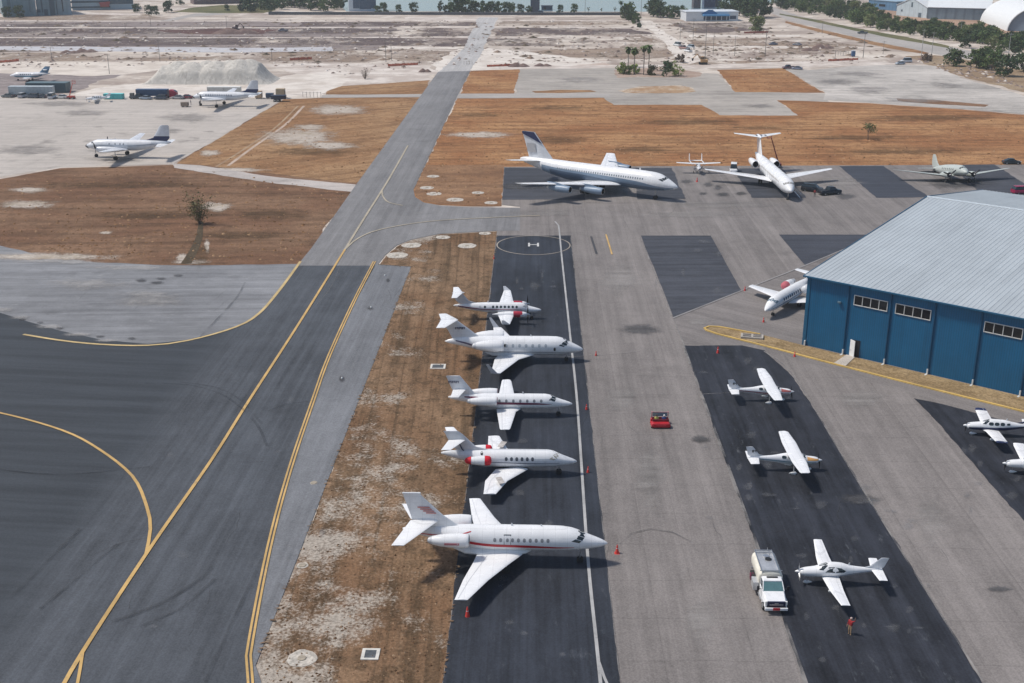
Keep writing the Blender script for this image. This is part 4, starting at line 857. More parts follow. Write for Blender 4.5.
# ---- twin turboprop with red cowlings
def turboprop():
    L = 14.2
    p = Plane('turboprop_plane', 'white twin turboprop with red engine cowlings beside the helipad', 'airplane', at(496.5, 319), R(.5), L, .50, JETS); p.root.scale = (.975, 1, 1)
    p.fuselage([(0, 1.5, .03, .03, .03), (.2, 1.51, .18, .15, .15), (1.0, 1.55, .44, .36, .38), (2.0, 1.66, .6, .52, .55), (2.7, 1.8, .68, .74, .72), (3.4, 1.88, .72, .82, .78), (8.2, 1.88, .72, .82, .78), (10, 1.95, .58, .7, .62), (12, 2.1, .34, .42, .38), (13.4, 2.2, .14, .2, .2), (13.9, 2.2, .05, .06, .06)])
    w = [(4.3, .5, 1.35, 2.6, .13), (4.3, 2.6, 1.5, 2.5, .13), (4.9, 8.4, 2.0, 1.15, .11)]
    ws = p.foil('wing', w); p.seams(ws, w); winglets(p, (4.9, 8.4, 2.0, 1.15, .1), .7, .6, .3, .4, P_WHITE)
    fin = p.foil('fin', [(10.0, 2.55, 0, 3.0, .05), (11.5, 3.0, 0, 2.0, .1), (12.5, 4.2, 0, 1.5, .1)], P_GREY, vertical=True)[0]
    p.foil('tailplane', [(12.4, .05, 4.25, 1.55, .1), (13.2, 2.8, 4.28, .85, .09)])
    MB().lathe((p.X(12.1), 0, 4.25), (-1, 0, 0), [(0, .02), (.3, .14), (1.4, .14), (2.0, .02)], 10).build('tail_bullet', P_WHITE, fin, True)
    for sd_ in (1, -1):
        e = MB().lathe((p.X(2.3), sd_*2.6, 1.62), (-1, 0, 0), [(0, .2), (.1, .32), (.6, .42), (1.6, .46), (2.6, .42), (4.2, .28), (5.4, .04)], 16, sz=1.05).build('engine_cowling', P_WHITE, p.root, True)
        MB().lathe((p.X(2.5), sd_*2.6, 1.64), (-1, 0, 0), [(.5, .425), (1.2, .475), (1.7, .468), (1.9, .46)], 16, sz=1.05).build('cowling_panel', paint((.40, .03, .055), .35, .12), e, True)
        p.prop(2.25, sd_*2.6, 1.62, 1.45, 4, .2, P_DARK, P_METAL, .1, e)
        MB().tube((p.X(2.9), sd_*3.0, 1.6), (p.X(3.3), sd_*3.2, 1.65), .1, .08).build('exhaust_stack', P_METAL, e)
    p.windshield([[(2.1, .05), (2.15, .6), (2.6, .6), (2.7, .05)], [(2.2, .68), (2.35, 1.1), (2.95, 1.02), (2.7, .64)]], paint((.3, .32, .35), .15))
    for k in range(7): p.window(3.9+k*.62, 2.18, .36, .36)
    p.window(8.9, 2.16, .36, .36); p.window(9.7, 2.18, .36, .3, P_GREY)
    p.stripe([(3, 1.72, 1.76), (5, 1.74, 1.86), (9, 1.72, 1.86), (11.5, 1.9, 2.08), (13.2, 2.1, 2.26)], P_MAROON)
    p.stripe([(3, 1.60, 1.63), (9, 1.58, 1.64), (13, 2.02, 2.06)], P_NAVY, 'pinstripe')
    p.gear(1.5, 0, 1.4, .26, .13); p.gear(5.6, 2.6, 1.4, .3, .15); antenna(p, 8.3)
    return p
turboprop()
# ---- four-engined airliner
def airliner():
    L = 43.0
    p = Plane('airliner', 'large four-engined white and grey-blue airliner with a navy tipped fin', 'airliner', at(592.5, 191), -R(32), L, .52); p.root.scale = (.95, 1, 1)
    P_BL = paint((.215, .29, .385), .35, .06)
    p.fuselage([(0, 3.3, .05, .05, .05), (.4, 3.35, .5, .42, .45), (1.4, 3.5, 1.0, .85, .85), (3, 3.75, 1.5, 1.45, 1.4), (4.6, 3.9, 1.75, 1.95, 1.75), (6.5, 3.95, 1.85, 2.15, 1.95), (12, 4.0, 1.88, 2.2, 2.05), (28, 4.0, 1.88, 2.2, 2.05), (33, 4.3, 1.65, 1.95, 1.7), (38, 4.9, 1.05, 1.3, 1.1), (42, 5.4, .45, .6, .5), (43, 5.5, .12, .15, .15)], n=28, m=60)
    p.stripe([(.8, 2.95, 3.15), (4, 2.25, 3.3), (10, 2.0, 4.0), (20, 2.0, 4.4), (28, 2.0, 4.6), (32, 2.7, 4.75), (36, 3.55, 5.0)], P_BL, 'lower_fuselage', n=60)
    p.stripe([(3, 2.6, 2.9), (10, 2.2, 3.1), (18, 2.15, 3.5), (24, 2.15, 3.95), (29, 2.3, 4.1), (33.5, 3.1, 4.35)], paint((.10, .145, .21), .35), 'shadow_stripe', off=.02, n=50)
    w = [(13.8, 1.3, 2.6, 9.6, .11), (18.2, 6.2, 3.0, 6.6, .11), (28.2, 20.8, 4.7, 2.4, .1)]
    ws = p.foil('wing', w); p.seams(ws, w, w=.09)
    fin = p.foil('fin', [(33.2, 5.9, 0, 7.2, .09), (35.2, 8.0, 0, 5.8, .09), (38.8, 12.0, 0, 3.6, .09)], P_LGREY, vertical=True)[0]
    mb = MB()
    for sd_ in (1, -1): mb.prism([(p.X(39.0), sd_*.19, 12.03), (p.X(42.4), sd_*.19, 12.03), (p.X(42.3), sd_*.2, 11.5), (p.X(36.6), sd_*.28, 9.5)], (0, sd_*.05, 0))
    mb.build('fin_tip_colour', P_NAVY, fin)
    mb = MB()
    for sd_ in (1, -1): mb.prism([(p.X(38.2), sd_*.27, 7.4), (p.X(40.8), sd_*.24, 7.4), (p.X(40.9), sd_*.24, 9.4), (p.X(38.5), sd_*.24, 9.4)], (0, sd_*.04, 0))
    mb.build('fin_panel', paint((.42, .42, .43), .4), fin)
    p.foil('tailplane', [(36.2, .5, 5.6, 4.6, .1), (41.0, 6.9, 6.3, 1.8, .09)])
    for s, y, z in ((14.8, 8.2, 2.25), (20.0, 14.0, 3.1)):
        e = p.nacelle(s, y, z, 5.6, .78, P_BL, name='engine', rear=.55)
        for q, sd_ in zip(e, (1, -1)):
            MB().prism([(p.X(s+.9), sd_*y-.1, z+.7), (p.X(s+4.8), sd_*y-.1, z+.6), (p.X(s+6.3), sd_*y-.1, z+1.25), (p.X(s+3.6), sd_*y-.1, z+1.2)], (0, .2, 0)).build('pylon', P_BL, q)
    p.windshield([[(2.55, .04), (2.65, .5), (3.35, .5), (3.4, .04)], [(2.7, .55), (2.95, .85), (3.75, .8), (3.42, .53)], [(3.0, .9), (3.3, 1.1), (4.3, 1.02), (3.8, .84)]])
    for k in range(38):
        p.window(8.2+k*.62, 4.65, .3, .4, paint((.2, .23, .27), .2))
    for a in (6.6, 7.4): p.patch('door_frame', [(a, 3.7), (a, 5.3), (a+.07, 5.3), (a+.07, 3.7)], P_GREY, -1, .016, p.fus)
    p.gear(5.6, 0, 2.4, .48, .3, strut=.14); p.gear(22.4, 3.3, 2.9, .55, .36, strut=.2, bogie=.75)
    antenna(p, 9.5, .5, .5); antenna(p, 16, .5, .5)
airliner()
# ---- T-tail airliner seen nose on
def tee_airliner():
    L = 37.5
    p = Plane('airliner', 'all white T-tail airliner with rear engines parked nose towards the apron', 'airliner', at(769, 182.5), -R(88), L, .56); p.root.scale = (1, .94, 1)
    p.fuselage([(0, 2.5, .05, .05, .05), (.3, 2.52, .4, .36, .36), (1.2, 2.62, .9, .8, .8), (2.4, 2.75, 1.35, 1.3, 1.2), (3.8, 2.85, 1.62, 1.7, 1.55), (5.5, 2.9, 1.67, 1.78, 1.67), (24, 2.9, 1.67, 1.78, 1.67), (29, 3.2, 1.4, 1.48, 1.35), (33, 3.7, .85, .95, .9), (36.5, 4.0, .3, .4, .4), (37.5, 4.05, .1, .12, .12)], n=28, m=50)
    w = [(14.0, 1.2, 1.7, 6.2, .11), (16.6, 4.6, 2.0, 4.6, .11), (22.0, 16.0, 2.9, 1.5, .1)]
    ws = p.foil('wing', w); p.seams(ws, w, w=.08)
    fin = p.foil('fin', [(29.6, 4.2, 0, 5.6, .1), (33.0, 8.6, 0, 3.9, .1)], vertical=True)[0]
    p.foil('tailplane', [(32.8, .1, 8.6, 3.8, .1), (36.0, 6.1, 9.0, 1.5, .09)])
    MB().lathe((p.X(32.2), 0, 8.6), (-1, 0, 0), [(0, .03), (.6, .36), (3.5, .4), (5, .1)], 12).build('tail_bullet', P_WHITE, fin, True)
    mb = MB()
    for y in (-.75, .45, 1.55): mb.box((p.X(34.4), y, 8.93), (1.1, .42, .03))
    mb.build('tail_marking', paint((.08, .10, .14), .4), p.root)
    e = p.nacelle(25.2, 2.7, 3.5, 5.8, .86, rear=.6)
    for q, sd_ in zip(e, (1, -1)): MB().bbox((p.X(28), sd_*1.9, 3.45), (2.8, .9, .25), .1).build('pylon', P_WHITE, q)
    p.windshield([[(1.85, .04), (1.95, .48), (2.5, .48), (2.55, .04)], [(1.98, .54), (2.15, .85), (2.8, .8), (2.56, .52)], [(2.2, .9), (2.45, 1.12), (3.2, 1.03), (2.84, .85)]], paint((.28, .28, .27), .2))
    for k in range(30): p.window(6.0+k*.62, 3.4, .28, .36, paint((.38, .38, .38), .2))
    for a in (3.6, 4.4):
        for sd_ in (1, -1): p.patch('door_frame', [(a, 2.5), (a, 3.9), (a+.08, 3.9), (a+.08, 2.5)], P_GREY, sd_, .016, p.fus)
    st = MB()
    for k in range(6): st.box((p.X(4.0), 1.9+k*.24, 1.55-k*.24), (.8, .26, .05))
    st.tube((p.X(3.6), 1.75, 2.5), (p.X(3.6), 3.3, 1.1), .04); st.tube((p.X(4.4), 1.75, 2.5), (p.X(4.4), 3.3, 1.1), .04)
    st.tube((p.X(3.6), 1.75, 1.6), (p.X(3.6), 3.35, .02), .05); st.tube((p.X(4.4), 1.75, 1.6), (p.X(4.4), 3.35, .02), .05)
    st.build('airstair', P_LGREY, p.root)
    p.gear(2.6, 0, 1.6, .36, .22, strut=.1); p.gear(20.0, 2.5, 1.9, .5, .3, strut=.16)
tee_airliner()
# ---- twin piston airliners on the left apron
def piston_liner(label, loc, rz, plain):
    L = 23.2
    p = Plane('propliner', label, 'airliner', loc, rz, L, .42, 'old propeller airliners on the left apron')
    P_S = paint((.62, .65, .69), .35, .08)
    p.fuselage([(0, 2.9, .05, .05, .05), (.3, 2.92, .36, .34, .34), (1.2, 3.02, .78, .72, .72), (2.4, 3.15, 1.1, 1.15, 1.05), (3.6, 3.25, 1.3, 1.42, 1.3), (6, 3.3, 1.37, 1.48, 1.4), (13, 3.3, 1.37, 1.48, 1.4), (17, 3.5, 1.1, 1.2, 1.1), (20.5, 3.9, .58, .7, .62), (22.8, 4.15, .18, .22, .22), (23.2, 4.2, .05, .05, .05)], P_S, m=44)
    p.stripe([(1, 3.3, 3.4), (3, 3.5, 4.6), (14, 3.6, 4.72), (18, 3.9, 4.5)], P_WHITE, 'crown_panel', off=.006)
    MB().lathe((p.X(-.03), 0, 2.9), (-1, 0, 0), [(0, .01), (.06, .2), (.34, .40), (.9, .665)], 16).build('nose_cone', P_DARK, p.root, True)
    w = [(7.6, 1.0, 2.5, 4.2, .14), (7.9, 3.8, 2.75, 3.8, .13), (9.2, 13.9, 4.0, 1.6, .11)]
    ws = p.foil('wing', w, P_LGREY); p.seams(ws, w, w=.08)
    fin = p.foil('fin', [(15.4, 4.4, 0, 6.6, .05), (18.4, 5.3, 0, 4.4, .1), (18.75, 5.75, 0, 4.05, .1)], P_NAVY, vertical=True)[0]
    p.foil('fin', [(18.75, 5.75, 0, 4.05, .1), (20.4, 8.3, 0, 2.5, .1), (20.9, 8.6, 0, 1.8, .09)], P_S, vertical=True, parent=fin)
    p.foil('tailplane', [(19.6, .4, 3.75, 3.0, .1), (20.9, 5.5, 3.9, 1.4, .09)], P_WHITE)
    for sd_ in (1, -1):
        e = MB().lathe((p.X(4.7), sd_*3.8, 2.75), (-1, 0, 0), [(0, .55), (.1, .68), (.5, .76), (1.6, .78), (3.4, .72), (6, .5), (8.2, .06)], 18).build('engine_cowling', P_LGREY, p.root, True)
        MB().lathe((p.X(4.72), sd_*3.8, 2.75), (-1, 0, 0), [(0, .56), (.05, .5), (.3, .4), (.25, .02)], 16).build('intake', P_DARK, e, True)
        p.prop(4.45, sd_*3.8, 2.75, 2.0, 3, .22, P_DARK, P_METAL, .15+.3*sd_, e)
    p.windshield([[(1.7, .05), (1.8, .55), (2.4, .55), (2.5, .05)], [(1.85, .62), (2.05, 1.0), (2.75, .95), (2.5, .58)]])
    if plain:
        for k in (7.0, 8.6, 9.9, 10.8): p.window(k, 3.75, .36, .4, paint((.25, .27, .3), .2))
    else:
        for k in range(12): p.window(5.2+k*.78, 3.75, .42, .5, paint((.07, .08, .12), .2))
    p.stripe([(3, 3.2, 3.26), (12, 3.25, 3.33), (19, 3.8, 3.9)], paint((.2, .24, .3), .4), 'pinstripe')
    p.gear(2.6, 0, 2.3, .42, .2, strut=.09); p.gear(9.4, 3.8, 2.5, .52, .28, strut=.12)
    antenna(p, 8, .35, .3)
    return p
piston_liner('silver-white propeller airliner with black nose, alone at the grass edge of left apron', at(123, 157.5), pi-R(4), True)
piston_liner('white propeller airliner with a row of dark windows parked before white containers', at(221.5, 106), pi-R(5), False)
# ---- tail-dragger
def taildragger():
    L = 19.4
    p = Plane('propliner', 'pale green-grey tail-dragger airliner parked behind the hangar roof', 'airliner', at(953.5, 181), -R(85), L, .36, None, -R(9.5))
    P_S = panelled((.46, .50, .475), .4)
    p.fuselage([(0, 2.55, .05, .05, .05), (.3, 2.57, .4, .36, .36), (1.2, 2.68, .85, .75, .78), (2.3, 2.8, 1.1, 1.15, 1.05), (3.6, 2.85, 1.2, 1.35, 1.2), (6, 2.85, 1.22, 1.38, 1.25), (11, 2.8, 1.15, 1.3, 1.15), (15, 2.8, .75, .9, .75), (18.4, 2.85, .28, .36, .3), (19.4, 2.9, .06, .08, .08)], P_S)
    w = [(4.8, .9, 1.7, 4.4, .15), (4.9, 3.2, 1.75, 4.2, .14), (7.4, 13.0, 3.0, 1.6, .11), (7.9, 14.2, 3.15, .7, .1)]
    ws = p.foil('wing', w, P_S); p.seams(ws, w, w=.08)
    p.foil('fin', [(14.6, 3.4, 0, 4.6, .06), (16.2, 4.4, 0, 3.3, .1), (17.3, 6.0, 0, 2.0, .1), (17.8, 6.4, 0, 1.2, .1)], P_S, vertical=True)
    p.foil('tailplane', [(15.8, .3, 3.0, 2.8, .1), (16.9, 4.1, 3.1, 1.4, .09)], P_S)
    for sd_ in (1, -1):
        e = MB().lathe((p.X(2.9), sd_*2.9, 2.0), (-1, 0, 0), [(0, .58), (.1, .68), (.5, .74), (1.4, .74), (3.4, .6), (5.2, .1)], 18).build('engine_cowling', P_S, p.root, True)
        MB().lathe((p.X(2.92), sd_*2.9, 2.0), (-1, 0, 0), [(0, .59), (.05, .52), (.3, .42), (.25, .02)], 16).build('intake', P_DARK, e, True)
        p.prop(2.65, sd_*2.9, 2.0, 1.75, 3, .2, P_DARK, P_METAL, .9, e)
    p.windshield([[(1.55, .05), (1.65, .55), (2.15, .55), (2.2, .05)], [(1.7, .62), (1.85, 1.0), (2.5, .95), (2.22, .58)]])
    for k in range(7): p.window(5.0+k*1.0, 3.2, .4, .42, paint((.12, .13, .14), .2))
    p.gear(4.9, 2.9, 1.7, .55, .2, False, .1); # main wheels and the small tail wheel both stand on the apron after the tail-low pitch
    g = MB().tube((p.X(17.2), 0, 2.7), (p.X(17.5), 0, 2.36), .07).build('landing_gear', P_METAL, p.root)
    MB().lathe((p.X(17.5), -.09, 2.36), (0, 1, 0), [(0, .16), (0, .27), (.03, .3), (.15, .3), (.18, .27), (.18, .16)], 14, capa=True, capb=True).build('wheel', P_TYRE, g, True)
    p.root.location.z = -.34
    return p
taildragger()
# ---- jet behind the corner of the blue hangar
def corner_jet():
    L = 19.0
    loc = at(797, 297)
    p = Plane('business_jet', 'white jet with blue stripe and red engine plug half hidden behind blue hangar corner', 'jet', (0, 0, 0), R(234.5), L, .5)
    n0 = G(767.5, 318.8, 0); d = Vector((cos(R(234.5)), sin(R(234.5)), 0)); c = n0-d*(L*.5-1.2)*.95; p.root.location = (c.x, c.y, 0); p.root.scale = (.95, .95, .95)
    p.fuselage([(0, 1.7, .04, .04, .04), (.25, 1.73, .26, .22, .22), (1.0, 1.82, .58, .5, .5), (2.0, 1.98, .86, .82, .78), (3.0, 2.12, 1.04, 1.08, 1.0), (4.2, 2.2, 1.14, 1.2, 1.12), (12, 2.2, 1.14, 1.2, 1.12), (14.0, 2.35, .94, 1.02, .95), (16.8, 2.65, .5, .6, .55), (18.6, 2.85, .15, .2, .2), (19, 2.85, .04, .05, .05)])
    w = [(7.4, .8, 1.2, 4.6, .11), (9.0, 2.8, 1.3, 3.2, .11), (11.0, 8.2, 1.6, 1.5, .1)]
    ws = p.foil('wing', w); p.seams(ws, w)
    p.foil('fin', [(14.4, 2.5, 0, 4.0, .1), (17.2, 3.9, 0, 2.2, .1)], vertical=True)
    p.foil('tailplane', [(17.2, .05, 3.7, 2.0, .1), (18.6, 3.2, 3.7, 1.2, .09)])
    e = p.nacelle(11.4, 1.85, 2.75, 3.6, .66, cover=True)
    for q in e:
        for c in q.children: c.data.materials[0] = paint((.52, .13, .16), .7, .15) if (c.name.startswith('intake') and q is e[1]) else P_LGREY
    for q, sd_ in zip(e, (1, -1)): MB().bbox((p.X(13.0), sd_*1.25, 2.7), (2.0, .6, .2), .08).build('pylon', P_WHITE, q)
    p.windshield([[(2.0, .05), (2.1, .66), (2.7, .66), (2.8, .05)], [(2.2, .74), (2.4, 1.1), (3.1, 1.04), (2.85, .7)]], paint((.16, .22, .27), .15))
    for k in range(9): p.window(4.9+k*.8, 2.6, .44, .5, paint((.06, .09, .15), .15))
    p.stripe([(1.0, 1.75, 1.8), (3, 1.85, 2.0), (9, 1.95, 2.15), (15, 2.3, 2.5)], paint((.10, .20, .38), .35))
    p.gear(3.2, 0, 1.4, .28, .16); p.gear(10.2, 1.6, 1.2, .36, .2)
corner_jet()
# ---- light singles
def high_wing(label, loc, rz, trim, cowl):
    L = 8.2
    p = Plane('light_plane', label, 'airplane', loc, rz, L, .30, 'high-wing light planes tied down on the dark pad')
    base = P_WHITE
    p.fuselage([(0, 1.3, .1, .1, .1), (.05, 1.3, .3, .26, .28), (.5, 1.32, .46, .38, .44), (1.3, 1.34, .54, .46, .56), (1.9, 1.44, .56, .66, .66), (2.5, 1.5, .57, .74, .72), (3.6, 1.5, .52, .66, .68), (5, 1.5, .32, .42, .42), (7, 1.56, .14, .22, .2), (8.0, 1.6, .04, .1, .1)], base, n=18, m=34)
    w = [(2.0, .0, 2.22, 1.62, .12), (2.0, 2.6, 2.28, 1.62, .12), (2.28, 5.3, 2.36, 1.12, .11), (2.5, 5.5, 2.37, .8, .1)]
    ws = p.foil('wing', w); p.seams(ws, w, w=.035)
    fin = p.foil('fin', [(5.7, 1.72, 0, 1.9, .05), (6.7, 2.0, 0, 1.25, .09), (7.45, 2.95, 0, .75, .09)], P_LGREY, vertical=True)[0]
    p.foil('tailplane', [(6.7, .08, 1.62, 1.3, .09), (6.95, 1.7, 1.62, .95, .08)])
    p.prop(.02, 0, 1.3, .95, 2, .16, P_DARK, P_WHITE, .6)
    for sd_ in (1, -1): MB().tube((p.X(2.5), sd_*.5, .95), (p.X(2.75), sd_*2.5, 2.2), .045).build('wing_strut', P_WHITE, p.root)
    p.windshield([[(1.45, .05), (1.5, .8), (1.85, .85), (2.0, .05)]])
    for s0, w_ in ((2.35, .8), (3.2, .6)): p.window(s0, 1.86, w_, .42, P_GLASS, 'side_window', p.root)
    p.window(3.95, 1.82, .5, .3, P_GLASS, 'rear_window', p.root)
    p.stripe([(.3, 1.16, 1.22), (2.5, 1.18, 1.34), (4.5, 1.3, 1.44), (7.2, 1.52, 1.62)], trim)
    p.stripe([(.3, 1.04, 1.06), (2.5, 1.02, 1.08), (4.5, 1.18, 1.22)], trim, 'pinstripe')
    if cowl: p.stripe([(.06, 1.38, 1.52), (.7, 1.4, 1.66), (1.35, 1.46, 1.78)], cowl, 'cowling_panel', n=10)
    p.finmark(7.0, 2.25, .55, .3, P_DARK, 2, .06, parent=fin)
    p.gear(1.0, 0, 1.0, .2, .13, False, .04, fairing=.3); p.gear(2.95, 1.15, .35, .22, .14, False, .04, fairing=.34)
    for sd_ in (1, -1): MB().tube((p.X(2.8), sd_*.45, .95), (p.X(2.95), sd_*1.15, .25), .045).build('gear_leg', P_METAL, p.root)
    return p
high_wing('white high-wing light plane with dark red trim on the nose, upper of two', at(771, 401), R(1.0), paint((.24, .04, .06), .4), paint((.45, .14, .13), .4))
high_wing('white high-wing light plane with an orange-tan cowling, lower of two', at(795.5, 470.5), R(1), paint((.20, .30, .36), .4), paint((.72, .38, .13), .4))
def low_wing(name, label, loc, rz, sleek, tip, trim, group=None):
    L = 7.9
    p = Plane(name, label, 'airplane', loc, rz, L, .33, group)
    if sleek:
        st = [(0, 1.3, .1, .1, .1), (.05, 1.3, .28, .24, .26), (.5, 1.32, .46, .36, .44), (1.4, 1.36, .56, .46, .54), (2.1, 1.42, .62, .66, .58), (2.9, 1.46, .63, .84, .6), (3.7, 1.48, .58, .78, .58), (4.6, 1.5, .42, .5, .46), (6, 1.56, .22, .28, .26), (7.3, 1.6, .1, .16, .14), (7.6, 1.62, .04, .08, .08)]
    else:
        st = [(0, 1.2, .1, .1, .1), (.05, 1.2, .3, .26, .28), (.5, 1.22, .48, .38, .44), (1.4, 1.26, .55, .46, .54), (2.1, 1.32, .57, .64, .58), (2.8, 1.36, .58, .8, .6), (4.2, 1.36, .56, .74, .58), (5.2, 1.38, .4, .5, .46), (6.4, 1.42, .22, .28, .26), (7.5, 1.46, .08, .12, .12)]
    p.fuselage(st, n=20, m=36)
    if sleek: w = [(2.0, .3, .98, 1.6, .14), (2.15, 3.0, 1.15, 1.25, .13), (2.5, 5.85, 1.4, .8, .11)]
    else: w = [(1.7, .3, .88, 1.9, .14), (2.0, 1.0, .92, 1.6, .13), (2.1, 4.6, 1.3, 1.35, .12), (2.2, 5.2, 1.38, 1.15, .11)]
    ws = p.foil('wing', w, tipmat=tip, tipn=1 if tip else 0) if tip else p.foil('wing', w)
    p.seams(ws, w, w=.035)
    fin = p.foil('fin', [(5.6, 1.78, 0, 2.0, .05), (6.4, 2.0, 0, 1.35, .09), (7.35, 2.85, 0, .75, .09)], tip or P_LGREY, vertical=True)[0]
    p.foil('tailplane', [(6.55, .08, 1.62 if sleek else 1.5, 1.05, .09), (6.8, 2.0, 1.66 if sleek else 1.5, .75, .08)])
    p.prop(.02, 0, 1.3 if sleek else 1.2, .95, 3 if sleek else 2, .17, P_METAL if sleek else P_DARK, P_WHITE, .1)
    p.windshield([[(1.75, .05), (1.7, .85), (2.05, 1.02), (2.45, .55), (2.5, .05)]])
    if sleek:
        p.patch('side_window', [(2.25, 1.58), (2.55, 2.02), (3.1, 2.04), (3.1, 1.56)], P_GLASS, 1, .012); p.patch('side_window', [(2.25, 1.58), (2.55, 2.02), (3.1, 2.04), (3.1, 1.56)], P_GLASS, -1, .012)
        for sd_ in (1, -1): p.patch('rear_window', [(3.22, 1.56), (3.22, 2.02), (3.7, 1.95), (4.15, 1.68), (3.95, 1.56)], P_GLASS, sd_, .012)
    else:
        for s0, w_ in ((2.65, .55), (3.3, .55), (3.95, .5)): p.window(s0, 1.72, w_, .36, P_GLASS, 'side_window', p.root)
        p.window(4.65, 1.7, .42, .24, P_GLASS, 'rear_window', p.root)
    if trim:
        p.stripe([(.2, .86, 1.16), (2.5, .78, 1.28), (4.8, .96, 1.36), (6.5, 1.2, 1.45)], trim)
    if sleek: p.stripe([(.6, 1.12, 1.15), (3.5, 1.16, 1.26), (6.5, 1.5, 1.55)], paint((.3, .34, .42), .4), 'pinstripe')
    p.gear(.75, 0, 1.0, .2, .13, False, .045, fairing=.34); p.gear(2.75, 1.6, 1.0, .22, .14, False, .05, fairing=.36)
    antenna(p, 4.4, .22, .15)
    return p
low_wing('light_plane', 'sleek all white low-wing light plane beside the fuel truck', at(826.5, 584), R(179), True, None, None)
low_wing('light_plane', 'white low-wing light plane with navy wing tips and lower sides near the hangar', at(988, 435.5), R(174), False, P_NAVY, P_NAVY, 'low-wing light planes by the right edge')
low_wing('light_plane', 'plain white low-wing light plane cut off by the right edge of the photo', at(1029, 474), R(175), False, None, None, 'low-wing light planes by the right edge')
# ---- twin-boom plane seen nose on
def twin_boom():
    p = Plane('light_plane', 'small white twin-boom plane with high wing facing the apron between the airliners', 'airplane', at(697.5, 172.5), -R(90), 9, .4); p.root.scale = (1, .93, 1)
    p.fuselage([(0, 1.5, .1, .1, .1), (.06, 1.5, .34, .3, .3), (.8, 1.52, .52, .42, .48), (1.8, 1.62, .6, .74, .66), (3.4, 1.62, .6, .74, .66), (4.6, 1.62, .46, .5, .5), (5.2, 1.62, .2, .22, .22)], P_LGREY, n=18, m=26)
    w = [(1.9, 0, 2.4, 1.7, .12), (2.1, 2.6, 2.46, 1.55, .12), (2.4, 5.75, 2.6, 1.0, .1)]
    p.seams(p.foil('wing', w), w, w=.04)
    for sd_ in (1, -1):
        b = MB().tube((p.X(2.4), sd_*1.65, 2.3), (p.X(8.6), sd_*1.65, 2.1), .16, .09, 10).build('tail_boom', P_WHITE, p.root, True)
        mb = MB(); mb.prism([(p.X(7.5), sd_*1.65-.05, 2.05), (p.X(8.9), sd_*1.65-.05, 2.0), (p.X(9.0), sd_*1.65-.05, 3.7), (p.X(8.2), sd_*1.65-.05, 3.75)], (0, .1, 0)); mb.build('fin', P_WHITE, b)
        MB().tube((p.X(2.6), sd_*.5, 1.2), (p.X(2.8), sd_*1.6, 2.3), .05).build('wing_strut', P_WHITE, p.root)
    p.foil('tailplane', [(7.9, 0, 2.1, .9, .09), (7.9, 1.62, 2.1, .9, .09)])
    p.prop(.02, 0, 1.5, .98, 2, .16, P_DARK, P_DARK, .8); p.prop(5.25, 0, 1.62, .98, 2, .16, P_DARK, P_DARK, .8, face=-1)
    p.windshield([[(1.05, .05), (1.1, .95), (1.55, .95), (1.7, .05)]]); p.window(2.3, 1.95, .7, .4, P_GLASS, 'side_window', p.root); p.window(3.1, 1.95, .6, .4, P_GLASS, 'side_window', p.root)
    p.gear(.9, 0, 1.2, .22, .13, False, .045); p.gear(3.1, 1.1, 1.2, .25, .14, False, .05)
twin_boom()
# ---- far left jet and little plane
def far_jet():
    p = Plane('business_jet', 'distant white and pale blue jet on the far left dirt lot', 'jet', at(31, 80.5), pi, 16, .5)
    p.fuselage([(0, 1.8, .03, .03, .03), (.3, 1.83, .3, .26, .26), (1.6, 1.95, .7, .65, .62), (2.8, 2.1, .92, 1.0, .9), (4, 2.1, .98, 1.05, .98), (10, 2.1, .98, 1.05, .98), (13, 2.4, .55, .6, .55), (16, 2.8, .08, .1, .1)], n=16, m=24)
    w = [(5.5, .6, 1.2, 3.4, .12), (8.0, 7.6, 1.6, 1.4, .1)]; p.foil('wing', w)
    p.foil('fin', [(11.2, 2.7, 0, 3.8, .1), (14.2, 5.4, 0, 2.0, .1)], paint((.14, .25, .36), .4), vertical=True)
    p.foil('tailplane', [(13.2, .05, 4.2, 1.8, .1), (14.6, 3, 4.3, 1.0, .09)])
    p.nacelle(9.0, 1.4, 2.5, 3.0, .55)
    p.stripe([(2, 1.4, 1.9), (10, 1.3, 2.0), (13, 2.1, 2.5)], paint((.16, .28, .38), .4), n=16)
    for k in range(6): p.window(4.6+k*.8, 2.4, .4, .4)
    p.gear(3, 0, 1.4, .3, .15); p.gear(8, 1.6, 1.2, .34, .18)
far_jet()
far_small = low_wing('light_plane', 'tiny distant light plane by the teal boxes on the left apron', at(95, 102), R(196), False, None, None)
# ------------------------------------------------------------------ blue hangar
def raypt(px, py, p0, nrm):
    d = _f*FPX+_r*(px-CX)-_u*(py-CY); o = Vector((0, 0, CAMH))
    t = (Vector(p0)-o).dot(nrm)/d.dot(nrm); return o+d*t
def solve_z(base, py):
    lo, hi = 0.0, 60.0
    for _ in range(50):
        m = (lo+hi)/2
        if PX((base[0], base[1], m))[1] > py: lo = m
        else: hi = m
    return lo
HA, HB = G(803.5, 345), G(1020, 396)
hu = (HB-HA).normalized(); hn = Vector((-hu.y, hu.x, 0))        # along the front wall, and into the building
HZ = solve_z(HA, 276.0)
best = None
for i in range(200):
    t = 10+i*.2
    for j in range(120):
        z = HZ+j*.1; q = PX(HA+hn*t+Vector((0, 0, z))); e = hypot(q[0]-931, q[1]-197.5)
        if best is None or e < best[0]: best = (e, t, z)
HT, HR = best[1], best[2]; HL = 78.0
BAYS = [(G(x, y)-HA).dot(hu) for x, y in ((803.5, 345), (845, 355), (886.4, 365), (927, 374.6), (972, 385), (1020, 396))]
bay = (BAYS[-1])/5
